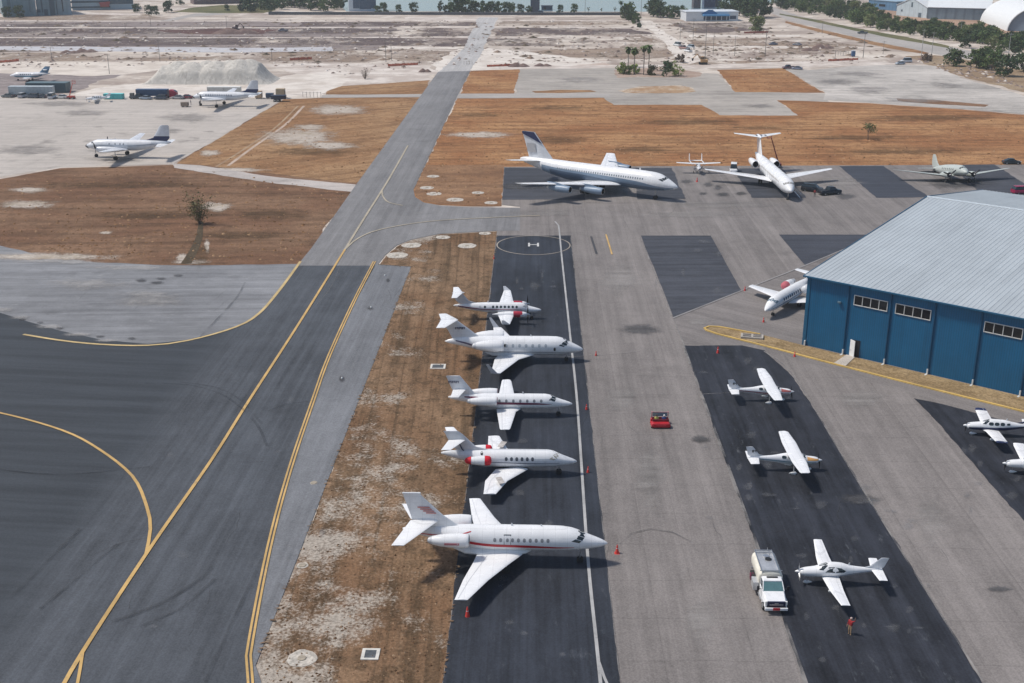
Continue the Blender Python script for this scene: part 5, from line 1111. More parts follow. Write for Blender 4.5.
hg = thing('hangar', 'blue ribbed metal hangar with pale grey-blue corrugated gable roof', 'hangar', HA, atan2(hu.y, hu.x))
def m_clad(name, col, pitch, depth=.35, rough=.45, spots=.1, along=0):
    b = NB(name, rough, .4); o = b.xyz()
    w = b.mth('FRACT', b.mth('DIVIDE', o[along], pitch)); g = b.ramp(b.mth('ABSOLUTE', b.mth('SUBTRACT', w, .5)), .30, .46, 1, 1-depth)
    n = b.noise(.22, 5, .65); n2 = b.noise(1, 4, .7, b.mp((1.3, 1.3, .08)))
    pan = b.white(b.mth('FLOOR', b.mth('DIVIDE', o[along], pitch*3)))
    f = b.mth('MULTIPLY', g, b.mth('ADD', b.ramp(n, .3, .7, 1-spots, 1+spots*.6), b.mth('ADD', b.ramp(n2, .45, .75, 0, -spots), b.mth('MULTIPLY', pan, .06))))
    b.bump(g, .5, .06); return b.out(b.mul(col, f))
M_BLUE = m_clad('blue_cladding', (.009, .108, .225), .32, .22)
b = NB('metal_roofing', .42, .4); n = b.noise(.1, 5, .6); n2 = b.noise(1, 4, .7, b.mp((.9, .05, .05)))
o_ = b.xyz(); sh = b.white(b.mth('ADD', b.mth('FLOOR', b.mth('DIVIDE', o_[0], .66)), b.mth('MULTIPLY', b.mth('FLOOR', b.mth('DIVIDE', o_[1], 8.0)), 37.0)))
f_ = b.mth('ADD', b.ramp(n, .3, .7, .93, 1.05), b.mth('ADD', b.ramp(n2, .45, .75, .02, -.1), b.mth('MULTIPLY', sh, .06)))
M_ROOF = b.out(b.mul((.40, .44, .462), f_))
P_TRIM = paint((.015, .105, .20), .45, .1); P_PVC = paint((.62, .63, .62), .5, .15); P_FRAME = paint((.62, .62, .60), .5, .1); P_PANE = paint((.018, .018, .02), .12, .25, scale=2)
# the far slope falls a little more steeply than the near one
best = None
for i in range(160):
    t = HT+2+i*.25
    for j in range(160):
        z = HR-j*.06; q = PX(HA+hn*t+Vector((0, 0, z))); e = hypot(q[0]-1016, q[1]-189.5)
        if best is None or e < best[0]: best = (e, t, z)
SR = max(.05, (HR-best[2])/(best[1]-HT)); D = HT+(HR-HZ)/SR
# walls: front with a door opening and real window openings left as recessed frames
wl = MB()
wl.prism([(0, 0, 0), (HL, 0, 0), (HL, 0, HZ), (0, 0, HZ)], (0, .25, 0))
wl.prism([(0, .26, 0), (0, D-.26, 0), (0, D-.26, HZ), (0, HT, HR-.1), (0, .26, HZ)], (.25, 0, 0))
wl.prism([(HL-.25, .26, 0), (HL-.25, D-.26, 0), (HL-.25, D-.26, HZ), (HL-.25, HT, HR-.1), (HL-.25, .26, HZ)], (.25, 0, 0))
wl.prism([(0, D-.25, 0), (HL, D-.25, 0), (HL, D-.25, HZ), (0, D-.25, HZ)], (0, .25, 0))
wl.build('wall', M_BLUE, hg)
rf = MB(); pit = .66; nr = int((HL+1.2)/pit); sl = (HR-HZ)/HT
for side in (0, 1):
    def rp(x, t, h):     # t = distance from eave towards the ridge
        y = t if side == 0 else D-t; k_ = sl if side == 0 else SR
        return (x, y, HZ+.12+t*k_+h)
    vs = []; e0, e1 = -.55, (HT if side == 0 else D-HT)
    for k in range(nr):
        x = -.6+k*pit
        for dx, h in ((0, 0), (.40, 0), (.45, .042), (.61, .042)): vs += [rp(x+dx, e0, h), rp(x+dx, e1, h)]
    k = len(vs)//2
    rf.add(vs, [(2*i, 2*i+1, 2*i+3, 2*i+2) for i in range(k-1)])
    ed = [rp(-.6, e0, -.02), rp(-.6, e1, -.02), rp(-.6+nr*pit, e1, -.02), rp(-.6+nr*pit, e0, -.02)]
    rf.add(ed, [(0, 1, 2, 3)])
rfo = rf.build('roof', M_ROOF, hg)
MB().prism([(-.65, HT-.35, HR+.13), (-.65, HT, HR+.28), (-.65, HT+.35, HR+.13)], (HL+1.2, 0, 0)).build('ridge_cap', paint((.47, .53, .57), .4), rfo)
MB().box((HL/2, -.62, HZ+.04), (HL+1.3, .16, .2)).build('gutter', P_TRIM, hg)
g_ = MB()
for y0, z0, y1, z1 in ((-.6, HZ+.05, HT, HR+.2), (HT, HR+.2, D+.6, HZ+.05)):
    g_.prism([(-.72, y0, z0-.2), (-.72, y1, z1-.2), (-.72, y1, z1+.06), (-.72, y0, z0+.06)], (.1, 0, 0))
g_.build('rake_trim', P_TRIM, hg)
mb = MB().box((.02, -.04, HZ/2), (.5, .1, HZ)).build('corner_trim', P_TRIM, hg)
for k in range(1, int(HL/bay)+1):
    dsp = MB().box((k*bay, -.12, HZ/2+.4), (.16, .2, HZ-.8)).build('downspout', paint((.008, .07, .15), .45), hg)
    MB().bbox((k*bay, -.16, .42), (.2, .26, .84), .04).box((k*bay-.05, -.5, .07), (.24, .7, .1)).build('downspout_foot', P_PVC, dsp)
MB().bbox((.25, -.2, .42), (.2, .26, .84), .04).build('downspout_foot', P_PVC, hg)
# windows: three bands of four panes in view (and the same further along)
def wz(px, py): v = raypt(px, py, HA, hn)-HA; return v.dot(hu), v.z
wins = [(wz(855, 295.2), wz(887.3, 308.6)), (wz(896.5, 303.3), wz(930.6, 317)), (wz(985.5, 320.5), wz(1027, 337))]
zt = sum(w_[0][1] for w_ in wins)/3; zb = sum(w_[1][1] for w_ in wins)/3
for i, w_ in enumerate(wins):
    u0, u1 = w_[0][0], w_[1][0]
    if i == 2: u1 = u0+(wins[0][1][0]-wins[0][0][0])
    fr = MB(); n = 4; z0, z1 = zt-1.42, zt-.04
    fr.box(((u0+u1)/2, -.06, z0), (u1-u0+.09, .12, .09)); fr.box(((u0+u1)/2, -.06, z1), (u1-u0+.09, .12, .09))
    for k in range(n+1): fr.box((u0+(u1-u0)*k/n, -.062, (z0+z1)/2), (.085, .116, z1-z0-.09))
    win = mesh('window', [(u0, -.012, z0), (u1, -.012, z0), (u1, -.012, z1), (u0, -.012, z1)], [(0, 1, 2, 3)], P_PANE, hg)
    fr.build('frame', P_FRAME, win)
    sh_ = MB(); rd = random.Random(i)
    for k in range(n):
        pass
# open door
du, dz = wz(851, 355.5); da, _ = wz(856.6, 355)
dz1 = 2.55
MB().box((da-.15, -.03, dz1/2), (1.0, .06, dz1)).build('door_opening', P_DARK, hg)
dr = MB().box((da-.62, -.3, dz1/2), (.95, .07, dz1-.05), rz=-.45).build('door', paint((.78, .79, .78), .45, .06), hg)
MB().box((da-.95, -.22, 1.05), (.14, .1, .05)).build('handle', P_METAL, dr)
lu, lz = wz(840, 302); MB().bbox((lu, -.2, lz), (.5, .3, .28), .06).build('wall_lamp', paint((.1, .17, .22), .4), hg)
# concrete walk, grass strip, kerb
isl = [(1110, 434), (1020, 411.5), (925, 388), (831, 364), (770, 348), (717, 334.6), (706.5, 331), (704.5, 329), (709, 327.2), (719, 327.6), (760, 335), (803.5, 346)]
b2 = G(1110, 434); pts = [G(*q) for q in isl]
sheet('island_grass', [(p.x, p.y) for p in spline(pts, 2)]+[((HA+hu*70).x, (HA+hu*70).y), (b2.x+8, b2.y)], 9, m_grass((.16, .11, .055), (.26, .185, .10), (.35, .26, .15), (.40, .36, .28), atan2(hu.y, hu.x), .66, .45, 'island_grass_b'), world=True)
sheet('walkway', [(833, 364.5), (845, 367.5), (855, 358), (846.5, 355.5)], 16, m_asphalt((.47, .43, .38), 0, .1, name='walk_concrete', scuff=.3, lightcol=(.55, .52, .48)))
kb = MB(); L_, Q_ = ribbon_pts(spline(pts[:-1], 1.2), .32); n = len(L_)
for a, bq, zz, w_ in ((L_, Q_, .13, 0),):
    vs = []
    for i in range(n): vs += [Vector((L_[i].x, L_[i].y, 0)), Vector((L_[i].x, L_[i].y, .22)), Vector((Q_[i].x, Q_[i].y, .22)), Vector((Q_[i].x, Q_[i].y, 0))]
    kb.add(vs, [(4*i+j, 4*i+j+1, 4*i+j+5, 4*i+j+4) for i in range(n-1) for j in range(3)])
ko = kb.build('kerb', m_mark((.62, .42, .13), .55)); ko['kind'] = 'structure'
t = thing('drain_box', 'low concrete drain box with four grated bays on the kerbed grass island', 'drain', at(752, 338), R(-12))
MB().bbox((0, 0, .2), (3.3, 1.7, .4), .06).build('casing', paint((.40, .37, .33), .8, .15), t)
for i in range(2):
    for j in range(2): MB().box((-.75+i*1.5, -.37+j*.74, .41), (1.2, .5, .03)).build('grate', paint((.13, .12, .11), .7, .2), t)
# ------------------------------------------------------------------ far buildings
def building(name, label, a, b, depth, h, wall, roofm=None, roof='flat', rise=3.0, cat='building', over=.4, windows=None, wmat=None, doors=None):
    """front foot runs from a to b; depth goes away from the camera"""
    A, B = Vector(a), Vector(b); A.z = B.z = 0; u = B-A; Lb = u.length
    t = thing(name, label, cat, A, atan2(u.y, u.x))
    w = MB()
    if roof == 'gable':       # ridge parallel to the front
        w.prism([(0, 0, 0), (0, depth, 0), (0, depth, h), (0, depth/2, h+rise), (0, 0, h)], (Lb, 0, 0))
    elif roof == 'front':     # gable on the front
        w.prism([(0, 0, 0), (Lb, 0, 0), (Lb, 0, h), (Lb/2, 0, h+rise), (0, 0, h)], (0, depth, 0))
    else: w.prism([(0, 0, 0), (Lb, 0, 0), (Lb, 0, h), (0, 0, h)], (0, depth, 0))
    w.build('wall', wall, t)
    if roofm:
        r = MB(); k = .25
        if roof == 'gable':
            for y0, y1 in ((-over, depth/2), (depth+over, depth/2)):
                z0 = h-over*rise/(depth/2)+.05; z1 = h+rise+.05
                r.prism([(-over, y0, z0), (-over, y1, z1), (-over, y1, z1+k), (-over, y0, z0+k)], (Lb+2*over, 0, 0))
        elif roof == 'front':
            for x0, x1 in ((-over, Lb/2), (Lb+over, Lb/2)):
                z0 = h-over*rise/(Lb/2)+.05; z1 = h+rise+.05
                r.prism([(x0, -over, z0), (x1, -over, z1), (x1, -over, z1+k), (x0, -over, z0+k)], (0, depth+2*over, 0))
        else: r.box((Lb/2, depth/2, h+.2), (Lb+2*over, depth+2*over, .4))
        r.build('roof', roofm, t)
    for (x, z, ww, hh) in (windows or []): MB().box((x*Lb, -.06, z), (ww, .12, hh)).build('window', wmat or P_PANE, t)
    for (x, ww, hh) in (doors or []): MB().box((x*Lb, -.07, hh/2), (ww, .14, hh)).build('door', wmat or P_PANE, t)
    return t, Lb
MW = lambda c, p=3.0: m_clad('cladding', c, p, .12, .5, .12)
C1 = MW((.17, .26, .30)); C2 = MW((.30, .38, .41)); C3 = MW((.13, .20, .24))
building('warehouse', 'tall slate blue warehouse at the top left corner beyond the bare ground', G(4, 17), G(37, 16), 40, 16, C1, paint((.3, .36, .4), .5), windows=[(.2, 9, 2, 12), (.82, 9, 1.2, 13)], wmat=paint((.11, .17, .2), .5))
building('warehouse', 'slate blue warehouse with a tall dark doorway near the top left', G(37.5, 15.7), G(57.5, 15.2), 38, 15, C1, paint((.3, .36, .4), .5), windows=[(.28, 8, .8, 12), (.08, 3, 2.5, 2)], wmat=paint((.06, .1, .13), .5), doors=[(.78, 3.2, 10), (.45, 2.5, 4)])
building('warehouse', 'pale blue warehouse between dark warehouse and the long terminal', G(58, 14.8), G(72, 14.3), 36, 15, C2, paint((.34, .4, .43), .5), windows=[(.4, 8, .6, 12)])
t, Lb = building('terminal', 'long pale blue building with dark window bands at the top left', G(72.5, 10.5), G(134, 9.2), 26, 8.5, paint((.33, .44, .50), .5, .1), paint((.2, .27, .31), .5), windows=[(.3, 5.6, 26, 1.3), (.3, 2.0, 26, 1.2), (.8, 5.4, 16, 3.4)], wmat=paint((.05, .09, .12), .3))
MB().prism([(.46*Lb, -2.5, 2.2), (.60*Lb, -2.5, 2.2), (.62*Lb, -2.5, 5.6), (.44*Lb, -2.5, 5.0)], (0, 2.4, 0)).build('canopy', paint((.30, .06, .06), .5), t)
building('house', 'dark reddish low building behind the green lawn top left', G(194, 4.5), G(246, 3.2), 18, 8, paint((.16, .11, .11), .7, .2), paint((.10, .08, .09), .7, .2), 'gable', 3.5, windows=[(.1, 4, 3, 2), (.3, 4, 3, 2), (.55, 4, 3, 2), (.8, 4, 3, 2)], wmat=paint((.3, .3, .3), .4))
building('office_block', 'white tower block with three dark glazed bays at the water edge', G(349, 11.5), G(375.5, 11.2), 18, 26, paint((.52, .60, .66), .5, .08), paint((.5, .5, .5), .6), windows=[(.28, 14, 4.2, 24), (.62, 14, 8.0, 25), (.93, 14, 3.6, 24)], wmat=paint((.055, .10, .16), .25))
t = thing('water_tank', 'dark square tower standing at the shore beside a low dark kiosk', 'tower', G(535, 12.5))
MB().bbox((0, 0, 9.5), (6.2, 5, 19), .3).build('shaft', paint((.055, .075, .11), .5, .15), t); MB().box((0, 0, 19.2), (6.6, 5.4, .5)).build('roof', P_DARK, t)
building('kiosk', 'low dark kiosk with flat roof right of the square shore tower', G(541.5, 10.0), G(552.5, 10.0), 5, 2.6, paint((.05, .07, .10), .5), paint((.09, .1, .12), .5), doors=[(.3, 1.4, 2.2)])
t, Lb = building('terminal', 'low white terminal with bright blue roof trim at the end of the dust road', G(686, 21.3), G(738, 21), 18, 5.4, paint((.66, .70, .73), .5, .06), paint((.62, .66, .7), .5), windows=[(.58, 1.9, 16, 2.6), (.9, 2.2, 4, 2.0)], wmat=paint((.05, .08, .13), .3))
MB().box((Lb*.56, -1.5, 3.7), (Lb*.5, 3, 1.0)).build('canopy', paint((.10, .33, .62), .4), t)
MB().prism([(Lb*.28, -.4, 4.3), (Lb*.60, -.4, 4.3), (Lb*.50, -.4, 6.8), (Lb*.42, -.4, 6.8)], (0, .35, 0)).build('blue_gable', paint((.03, .16, .34), .4), t)
for k in range(5): MB().tube((Lb*(.36+k*.1), -2.7, 0), (Lb*(.36+k*.1), -2.7, 3.3), .2).build('column', paint((.5, .53, .56), .5), t)
building('office_block', 'slim brown tower rising behind the white terminal', G(693.5, 8), G(700.5, 8), 10, 16, paint((.10, .085, .09), .6, .2), P_DARK, windows=[(.5, 10, 3, 9)], wmat=paint((.05, .07, .1), .3))
building('office_block', 'wide navy tower rising behind the white terminal', G(704, 7), G(715, 7), 10, 18, paint((.03, .06, .13), .4, .15), P_DARK, windows=[(.3, 10, 1, 13), (.7, 10, 1, 13)], wmat=paint((.08, .13, .2), .3))
building('office_block', 'narrow dark green-grey tower right of the navy tower', G(716.5, 7), G(721.5, 7), 8, 16, paint((.06, .085, .10), .5, .15), P_DARK, windows=[(.5, 10, 2, 10)])
# right-hand hangars
A_, B_ = G(927, 18.8), G(989, 20.5)
LU = (B_-A_).normalized(); LN = Vector((-LU.y, LU.x, 0))
dp = abs((G(897, 14.6)-A_).dot(LN))+6
t, Lb = building('hangar', 'long grey-blue hangar with broad white gable roof at the top right', A_, B_, max(26, dp), 7.2, m_clad('grey_cladding', (.21, .275, .32), 5.5, .25, .5, .15), paint((.72, .75, .76), .4, .06), 'gable', 7.5, cat='hangar', over=.6)
D2 = max(26, dp)
MB().box((Lb/2, -.2, 6.8), (Lb, .2, .7)).build('eave_trim', paint((.12, .16, .2), .5), t)
t, Lb = building('hangar', 'white gable fronted hangar joined to the left of the long grey hangar', G(896, 15.2), G(926.3, 18.2), 34, 6.4, m_clad('white_cladding', (.50, .58, .62), 4, .1, .5, .1), paint((.70, .73, .75), .4, .06), 'front', 5.2, cat='hangar', windows=[(.18, 3.4, 1.2, 1.3), (.5, 7.6, 1.5, 3), (.78, 1.5, 2.5, 2.8)], wmat=paint((.10, .14, .17), .4))
building('warehouse', 'low blue warehouse behind the treeline left of the white hangar', G(868, 8.5), G(896, 11), 16, 6, MW((.10, .21, .34)), paint((.30, .42, .52), .5), windows=[(.5, 3, 6, 1.5)])
def quonset():
    a = G(1006.5, 31); b_ = G(1086, 34.5); u = (b_-a); r = u.length/2; u.normalize(); n_ = Vector((-u.y, u.x, 0)); P_ = G(980, 21)-a
    t = thing('arched_hangar', 'white round-roofed arched hangar with dark open front at the right edge', 'hangar', (a+b_)/2, atan2(u.y, u.x))
    k = 22; Ld = P_.dot(n_); off = P_.dot(u)    # axis leans to the left as it recedes
    def arc(y, rr, zz=1.0): return [(-cos(pi*i/k)*rr+off*y/Ld, y, sin(pi*i/k)*rr*.72) for i in range(k+1)]
    sh = MB(); A1, A2, B1, B2 = arc(0, r), arc(Ld, r), arc(0, r-.5), arc(Ld, r-.5)
    vs = A1+A2+B1+B2; m = k+1; fs = []
    for i in range(k): fs += [(i, i+1, m+i+1, m+i), (2*m+i, 3*m+i, 3*m+i+1, 2*m+i+1), (i, 2*m+i, 2*m+i+1, i+1)]
    sh.add(vs, fs).build('roof', paint((.76, .78, .78), .45, .05), t, True)
    e = arc(Ld-.3, r-.55); MB().poly(e).build('end_wall', paint((.30, .36, .42), .5), t)
    f = arc(1.2, r-.55); MB().poly(f).build('front_wall', paint((.20, .26, .33), .5, .1), t)
    for x in (-.52, .1): MB().box((x*r+off*1.2/Ld+2, 1.0, 3.4), (4.6, .2, 6.8)).build('door', paint((.52, .60, .64), .45), t)
quonset()
# seawall, water
sw = thing('seawall', 'long dark seawall along the far shore', 'wall', G(500, 15))
y0 = G(500, 15).y
sw.location = (G(268, 15).x, y0, 0); lw = G(622, 15).x-G(268, 15).x
MB().box((lw/2, 0, .9), (lw, 1.4, 1.8)).build('wall_body', paint((.10, .11, .12), .8, .2, scale=.05), sw)
b = NB('water_surface', .12, .5); n_ = b.noise(.03, 4, .6, b.mp((1, .35, 1))); b.bump(n_, .25, .6)
MWAT = b.out(b.mix(n_, (.16, .25, .31), (.22, .31, .37)))
sheet('water', [(G(346, 11.6).x, G(500, 11.6).y), (G(700, 11.6).x, G(500, 11.6).y), (1900, 3300), (-700, 3300)], 5, MWAT, world=True)
sheet('shore_path', [(G(262, 14).x, G(500, 14.2).y), (G(640, 14).x, G(500, 14.2).y), (G(640, 14).x, G(500, 12.2).y), (G(262, 14).x, G(500, 12.2).y)], 6, M_WS2, world=True)
# ------------------------------------------------------------------ vehicles
P_RIM = paint((.45, .46, .47), .35, .1, .6); P_LAMP = paint((.75, .75, .72), .15, .05); P_TAIL = paint((.35, .01, .01), .25, .1)
def loft(mb, secs, mi=0):
    """secs: (x, half width bottom, half width top, z bottom, z top) rounded boxes along x"""
    vs = []
    for (x, wb, wt, z0, z1) in secs:
        c = min(.12, (z1-z0)*.2)
        vs += [(x, -wb+c, z0), (x, wb-c, z0), (x, wb, z0+c), (x, wt, z1-c), (x, wt-c, z1), (x, -wt+c, z1), (x, -wt, z1-c), (x, -wb, z0+c)]
    n = len(secs); fs = [(i*8+j, i*8+(j+1) % 8, i*8+8+(j+1) % 8, i*8+8+j) for i in range(n-1) for j in range(8)]
    fs += [tuple(range(8))[::-1], tuple(range((n-1)*8, n*8))]; return mb.add(vs, fs, mi)
def wheels(t, xs, w, r=.34, tw=.24):
    for x in xs:
        for s in (1, -1):
            q = MB().lathe((x, s*w-tw/2, r), (0, 1, 0), [(0, r*.6), (0, r*.92), (.04, r), (tw-.04, r), (tw, r*.92), (tw, r*.6)], 14, capa=True, capb=True).build('wheel', P_TYRE, t, True)
            MB().lathe((x, s*(w+tw/2-.01), r), (0, s, 0), [(0, r*.6), (.02, r*.5), (.02, .02)], 12).build('rim', P_RIM, q)
def car(name, label, cat, loc, rz, col, kind='sedan', group=None):
    t = thing(name, label, cat, loc, rz, group); P = paint(col, .25, .06)
    b = MB(); g = MB(); rf = MB()
    if kind == 'sedan':
        loft(b, [(2.25, .7, .6, .32, .62), (2.1, .84, .76, .22, .76), (1.2, .9, .84, .2, .92), (-1.3, .9, .84, .2, .95), (-2.1, .84, .74, .24, .92), (-2.25, .72, .6, .34, .74)])
        loft(g, [(1.25, .76, .74, .88, .95), (.45, .8, .62, .88, 1.38), (-.75, .8, .62, .88, 1.38), (-1.7, .76, .7, .88, 1.0)]); rf.bbox((-.15, 0, 1.41), (1.3, 1.2, .07), .03)
    elif kind in ('suv', 'van'):
        hv = 1.75 if kind == 'suv' else 2.1
        loft(b, [(2.4, .8, .7, .36, .8), (2.25, .92, .86, .26, .98), (1.3, .97, .9, .24, 1.1), (-2.2, .97, .9, .24, 1.12), (-2.4, .9, .84, .32, 1.05)])
        loft(g, [(1.4, .84, .82, 1.04, 1.14), (.75, .88, .72, 1.04, hv-.04), (-2.0, .88, .72, 1.04, hv-.04), (-2.35, .84, .76, 1.04, 1.2)]); rf.bbox((-.65, 0, hv), (2.75, 1.42, .09), .04)
    else:   # pickup
        loft(b, [(2.7, .8, .72, .42, .86), (2.55, .95, .9, .34, 1.02), (1.5, .98, .92, .32, 1.12), (-.6, .98, .92, .32, 1.14), (-2.7, .98, .94, .4, 1.12), (-2.75, .95, .92, .45, 1.08)])
        loft(g, [(1.55, .86, .84, 1.06, 1.16), (.95, .9, .74, 1.06, 1.74), (-.55, .9, .74, 1.06, 1.74), (-.75, .86, .82, 1.06, 1.2)]); rf.bbox((.2, 0, 1.78), (1.45, 1.44, .09), .04)
        MB().box((-1.75, 0, 1.135), (1.8, 1.6, .02)).build('load_bed', P_DARK, t)
    b.build('body', P, t, True); g.build('windows', P_GLASS, t, False); rf.build('roof_panel', P, t, True)
    L2 = 2.2 if kind == 'sedan' else 2.38 if kind != 'pickup' else 2.66
    for s in (1, -1):
        MB().bbox((L2, s*.6, .72), (.12, .34, .18), .04).build('headlight', P_LAMP, t); MB().bbox((-L2+.02, s*.66, .8), (.1, .22, .2), .03).build('tail_lamp', P_TAIL, t)
        MB().bbox((.95 if kind != 'sedan' else .75, s*1.02, 1.08 if kind != 'sedan' else .98), (.12, .2, .15), .04).build('mirror', P, t)
    wheels(t, (1.4, -1.4) if kind != 'pickup' else (1.65, -1.65), .82, .33 if kind == 'sedan' else .38); return t
# ---- fuel truck by the sleek light plane
def fuel_truck():
    t = thing('fuel_truck', 'white fuel truck with silver tank parked on the dark pad edge', 'truck', at(769, 595.5), R(-90.5)); t.scale = (.9, 1, 1)
    PW = paint((.78, .79, .80), .28, .05); PS = paint((.56, .57, .58), .38, .12, .5); PC = paint((.74, .71, .62), .35, .08)
    MB().box((-1.1, 0, .68), (5.6, .9, .26)).build('chassis', P_DARK, t)
    b = MB(); loft(b, [(3.55, .78, .72, .62, 1.1), (3.42, .98, .92, .55, 1.34), (2.3, 1.04, .98, .5, 1.48), (1.7, 1.04, 1.0, .5, 1.52), (.35, 1.04, 1.0, .5, 1.52), (.3, 1.0, .96, .5, 1.48)])
    cabn = b.build('cab', PW, t, True)
    r = MB(); loft(r, [(1.2, .86, .82, 2.12, 2.2), (1.05, .9, .84, 2.08, 2.26), (.42, .9, .84, 2.08, 2.26), (.34, .86, .8, 2.1, 2.22)]); r.build('roof_panel', PW, cabn, True)
    pl = MB()
    for s in (1, -1):
        pl.tube((1.85, s*.94, 1.5), (1.15, s*.84, 2.14), .05); pl.box((.38, s*.9, 1.8), (.12, .1, .68))
    pl.build('pillars', PW, cabn)
    MB().prism([(1.9, -.9, 1.5), (1.9, .9, 1.5), (1.2, .8, 2.12), (1.2, -.8, 2.12)], (-.03, 0, -.02)).build('windshield', paint((.10, .20, .21), .08, .1, 0, .8), cabn)
    for s in (1, -1): MB().prism([(1.75, s*.97, 1.52), (.45, s*.97, 1.52), (.45, s*.88, 2.1), (1.2, s*.86, 2.1)], (0, -s*.03, 0)).build('side_window', P_GLASS, cabn)
    MB().box((.37, 0, 1.85), (.04, 1.6, .5)).build('rear_window', P_GLASS, cabn)
    gr = MB().bbox((3.5, 0, 1.08), (.16, 1.62, .52), .05).build('grille', paint((.03, .035, .07), .3), cabn)
    MB().box((3.60, 0, 1.06), (.03, 1.2, .09)).box((3.60, 0, 1.18), (.03, .34, .08)).build('grille_bar', P_METAL, gr)
    MB().bbox((3.66, 0, .66), (.2, 2.05, .26), .06).build('bumper', PW, cabn); MB().bbox((3.79, 0, .72), (.05, .62, .26), .02).build('placard', P_RED, cabn)
    MB().box((3.5, 0, .84), (.2, 1.7, .12)).build('valance', P_DARK, cabn)
    for s in (1, -1):
        MB().bbox((3.42, s*.86, 1.16), (.2, .26, .34), .05).build('headlight', P_LAMP, cabn)
        m = MB(); m.tube((1.6, s*1.0, 1.55), (1.62, s*1.28, 1.62), .03); m.bbox((1.6, s*1.34, 1.66), (.14, .24, .4), .05); m.build('mirror', P_DARK, cabn)
        MB().bbox((1.0, s*1.03, .52), (1.4, .2, .08), .03).build('step', P_METAL, cabn)
        MB().prism([(3.0, s*1.0, .95), (2.2, s*1.0, .95), (2.1, s*1.0, .5), (2.2, s*1.09, .5), (2.3, s*1.09, 1.02), (3.0, s*1.09, 1.02)], (0, 0, .03)).build('fender', PW, cabn)
    wheels(t, (2.6,), .9, .46, .3); wheels(t, (-2.3,), .84, .46, .52)
    tk = MB(); k = 24; prof = [(cos(2*pi*i/k), sin(2*pi*i/k)) for i in range(k)]
    sq = lambda c, s_: (1 if c > 0 else -1)*abs(c)**.62*s_
    st = [(.12, .9), (.02, .99), (-.1, 1.0), (-4.0, 1.0), (-4.12, .98), (-4.22, .88)]; vs = []
    for x, q in st: vs += [(x, sq(c, 1.12*q), 1.72+sq(s_, .78*q)) for c, s_ in prof]
    fs = [(i*k+j, i*k+(j+1) % k, i*k+k+(j+1) % k, i*k+k+j) for i in range(len(st)-1) for j in range(k)]+[tuple(range(k)), tuple(range((len(st)-1)*k, len(st)*k))]
    tank = mesh('tank', vs, fs, None, t, True, [PC], None)
    bm = bmesh.new(); bm.from_mesh(tank.data); bmesh.ops.recalc_face_normals(bm, faces=bm.faces); bm.to_mesh(tank.data); bm.free()
    MB().bbox((-2.05, -.08, 2.52), (4.1, 1.55, .06), .02).build('top_deck', PS, tank)
    rl = MB()
    for x in (-4.05, -3.6, .0): rl.box((x, -.08, 2.6), (.07, 1.6, .1))
    for y in (-.86, .70): rl.box((-2.05, y, 2.6), (4.1, .06, .12))
    for x in (-4.0, -2.9): rl.tube((x, .3, 2.55), (x, .3, 2.9), .03)
    rl.tube((.02, -1.0, 2.62), (.02, 1.0, 2.62), .04); rl.build('deck_rail', P_METAL, tank)
    for x, y in ((-2.9, .0), (-2.3, .12)):
        MB().lathe((x, y, 2.54), (0, 0, 1), [(0, .3), (.1, .3), (.12, .24), (.12, .02)], 16).build('hatch', P_DARK if x > -2.5 else P_METAL, tank)
    MB().bbox((-.5, -1.28, 1.0), (1.2, .5, .8), .04).build('pump_cabinet', PS, t)
    q = MB().bbox((-1.9, -1.22, .95), (1.3, .4, .7), .04).build('reel_cabinet', P_DARK, t)
    MB().lathe((-1.9, -1.5, .98), (0, 1, 0), [(0, .1), (0, .36), (.06, .36), (.06, .26), (.2, .26), (.2, .36), (.26, .36), (.26, .1)], 16).build('hose_reel', P_MAROON, q, True)
    MB().box((-4.3, 0, .6), (.12, 2.0, .16)).build('rear_bumper', P_METAL, t)
    for s in (1, -1): MB().bbox((-4.3, s*.8, .85), (.08, .2, .14), .02).build('tail_lamp', P_TAIL, t)
    MB().bbox((.7, 0, 2.3), (.2, 1.0, .1), .03).build('beacon_bar', P_DARK, cabn)
fuel_truck()
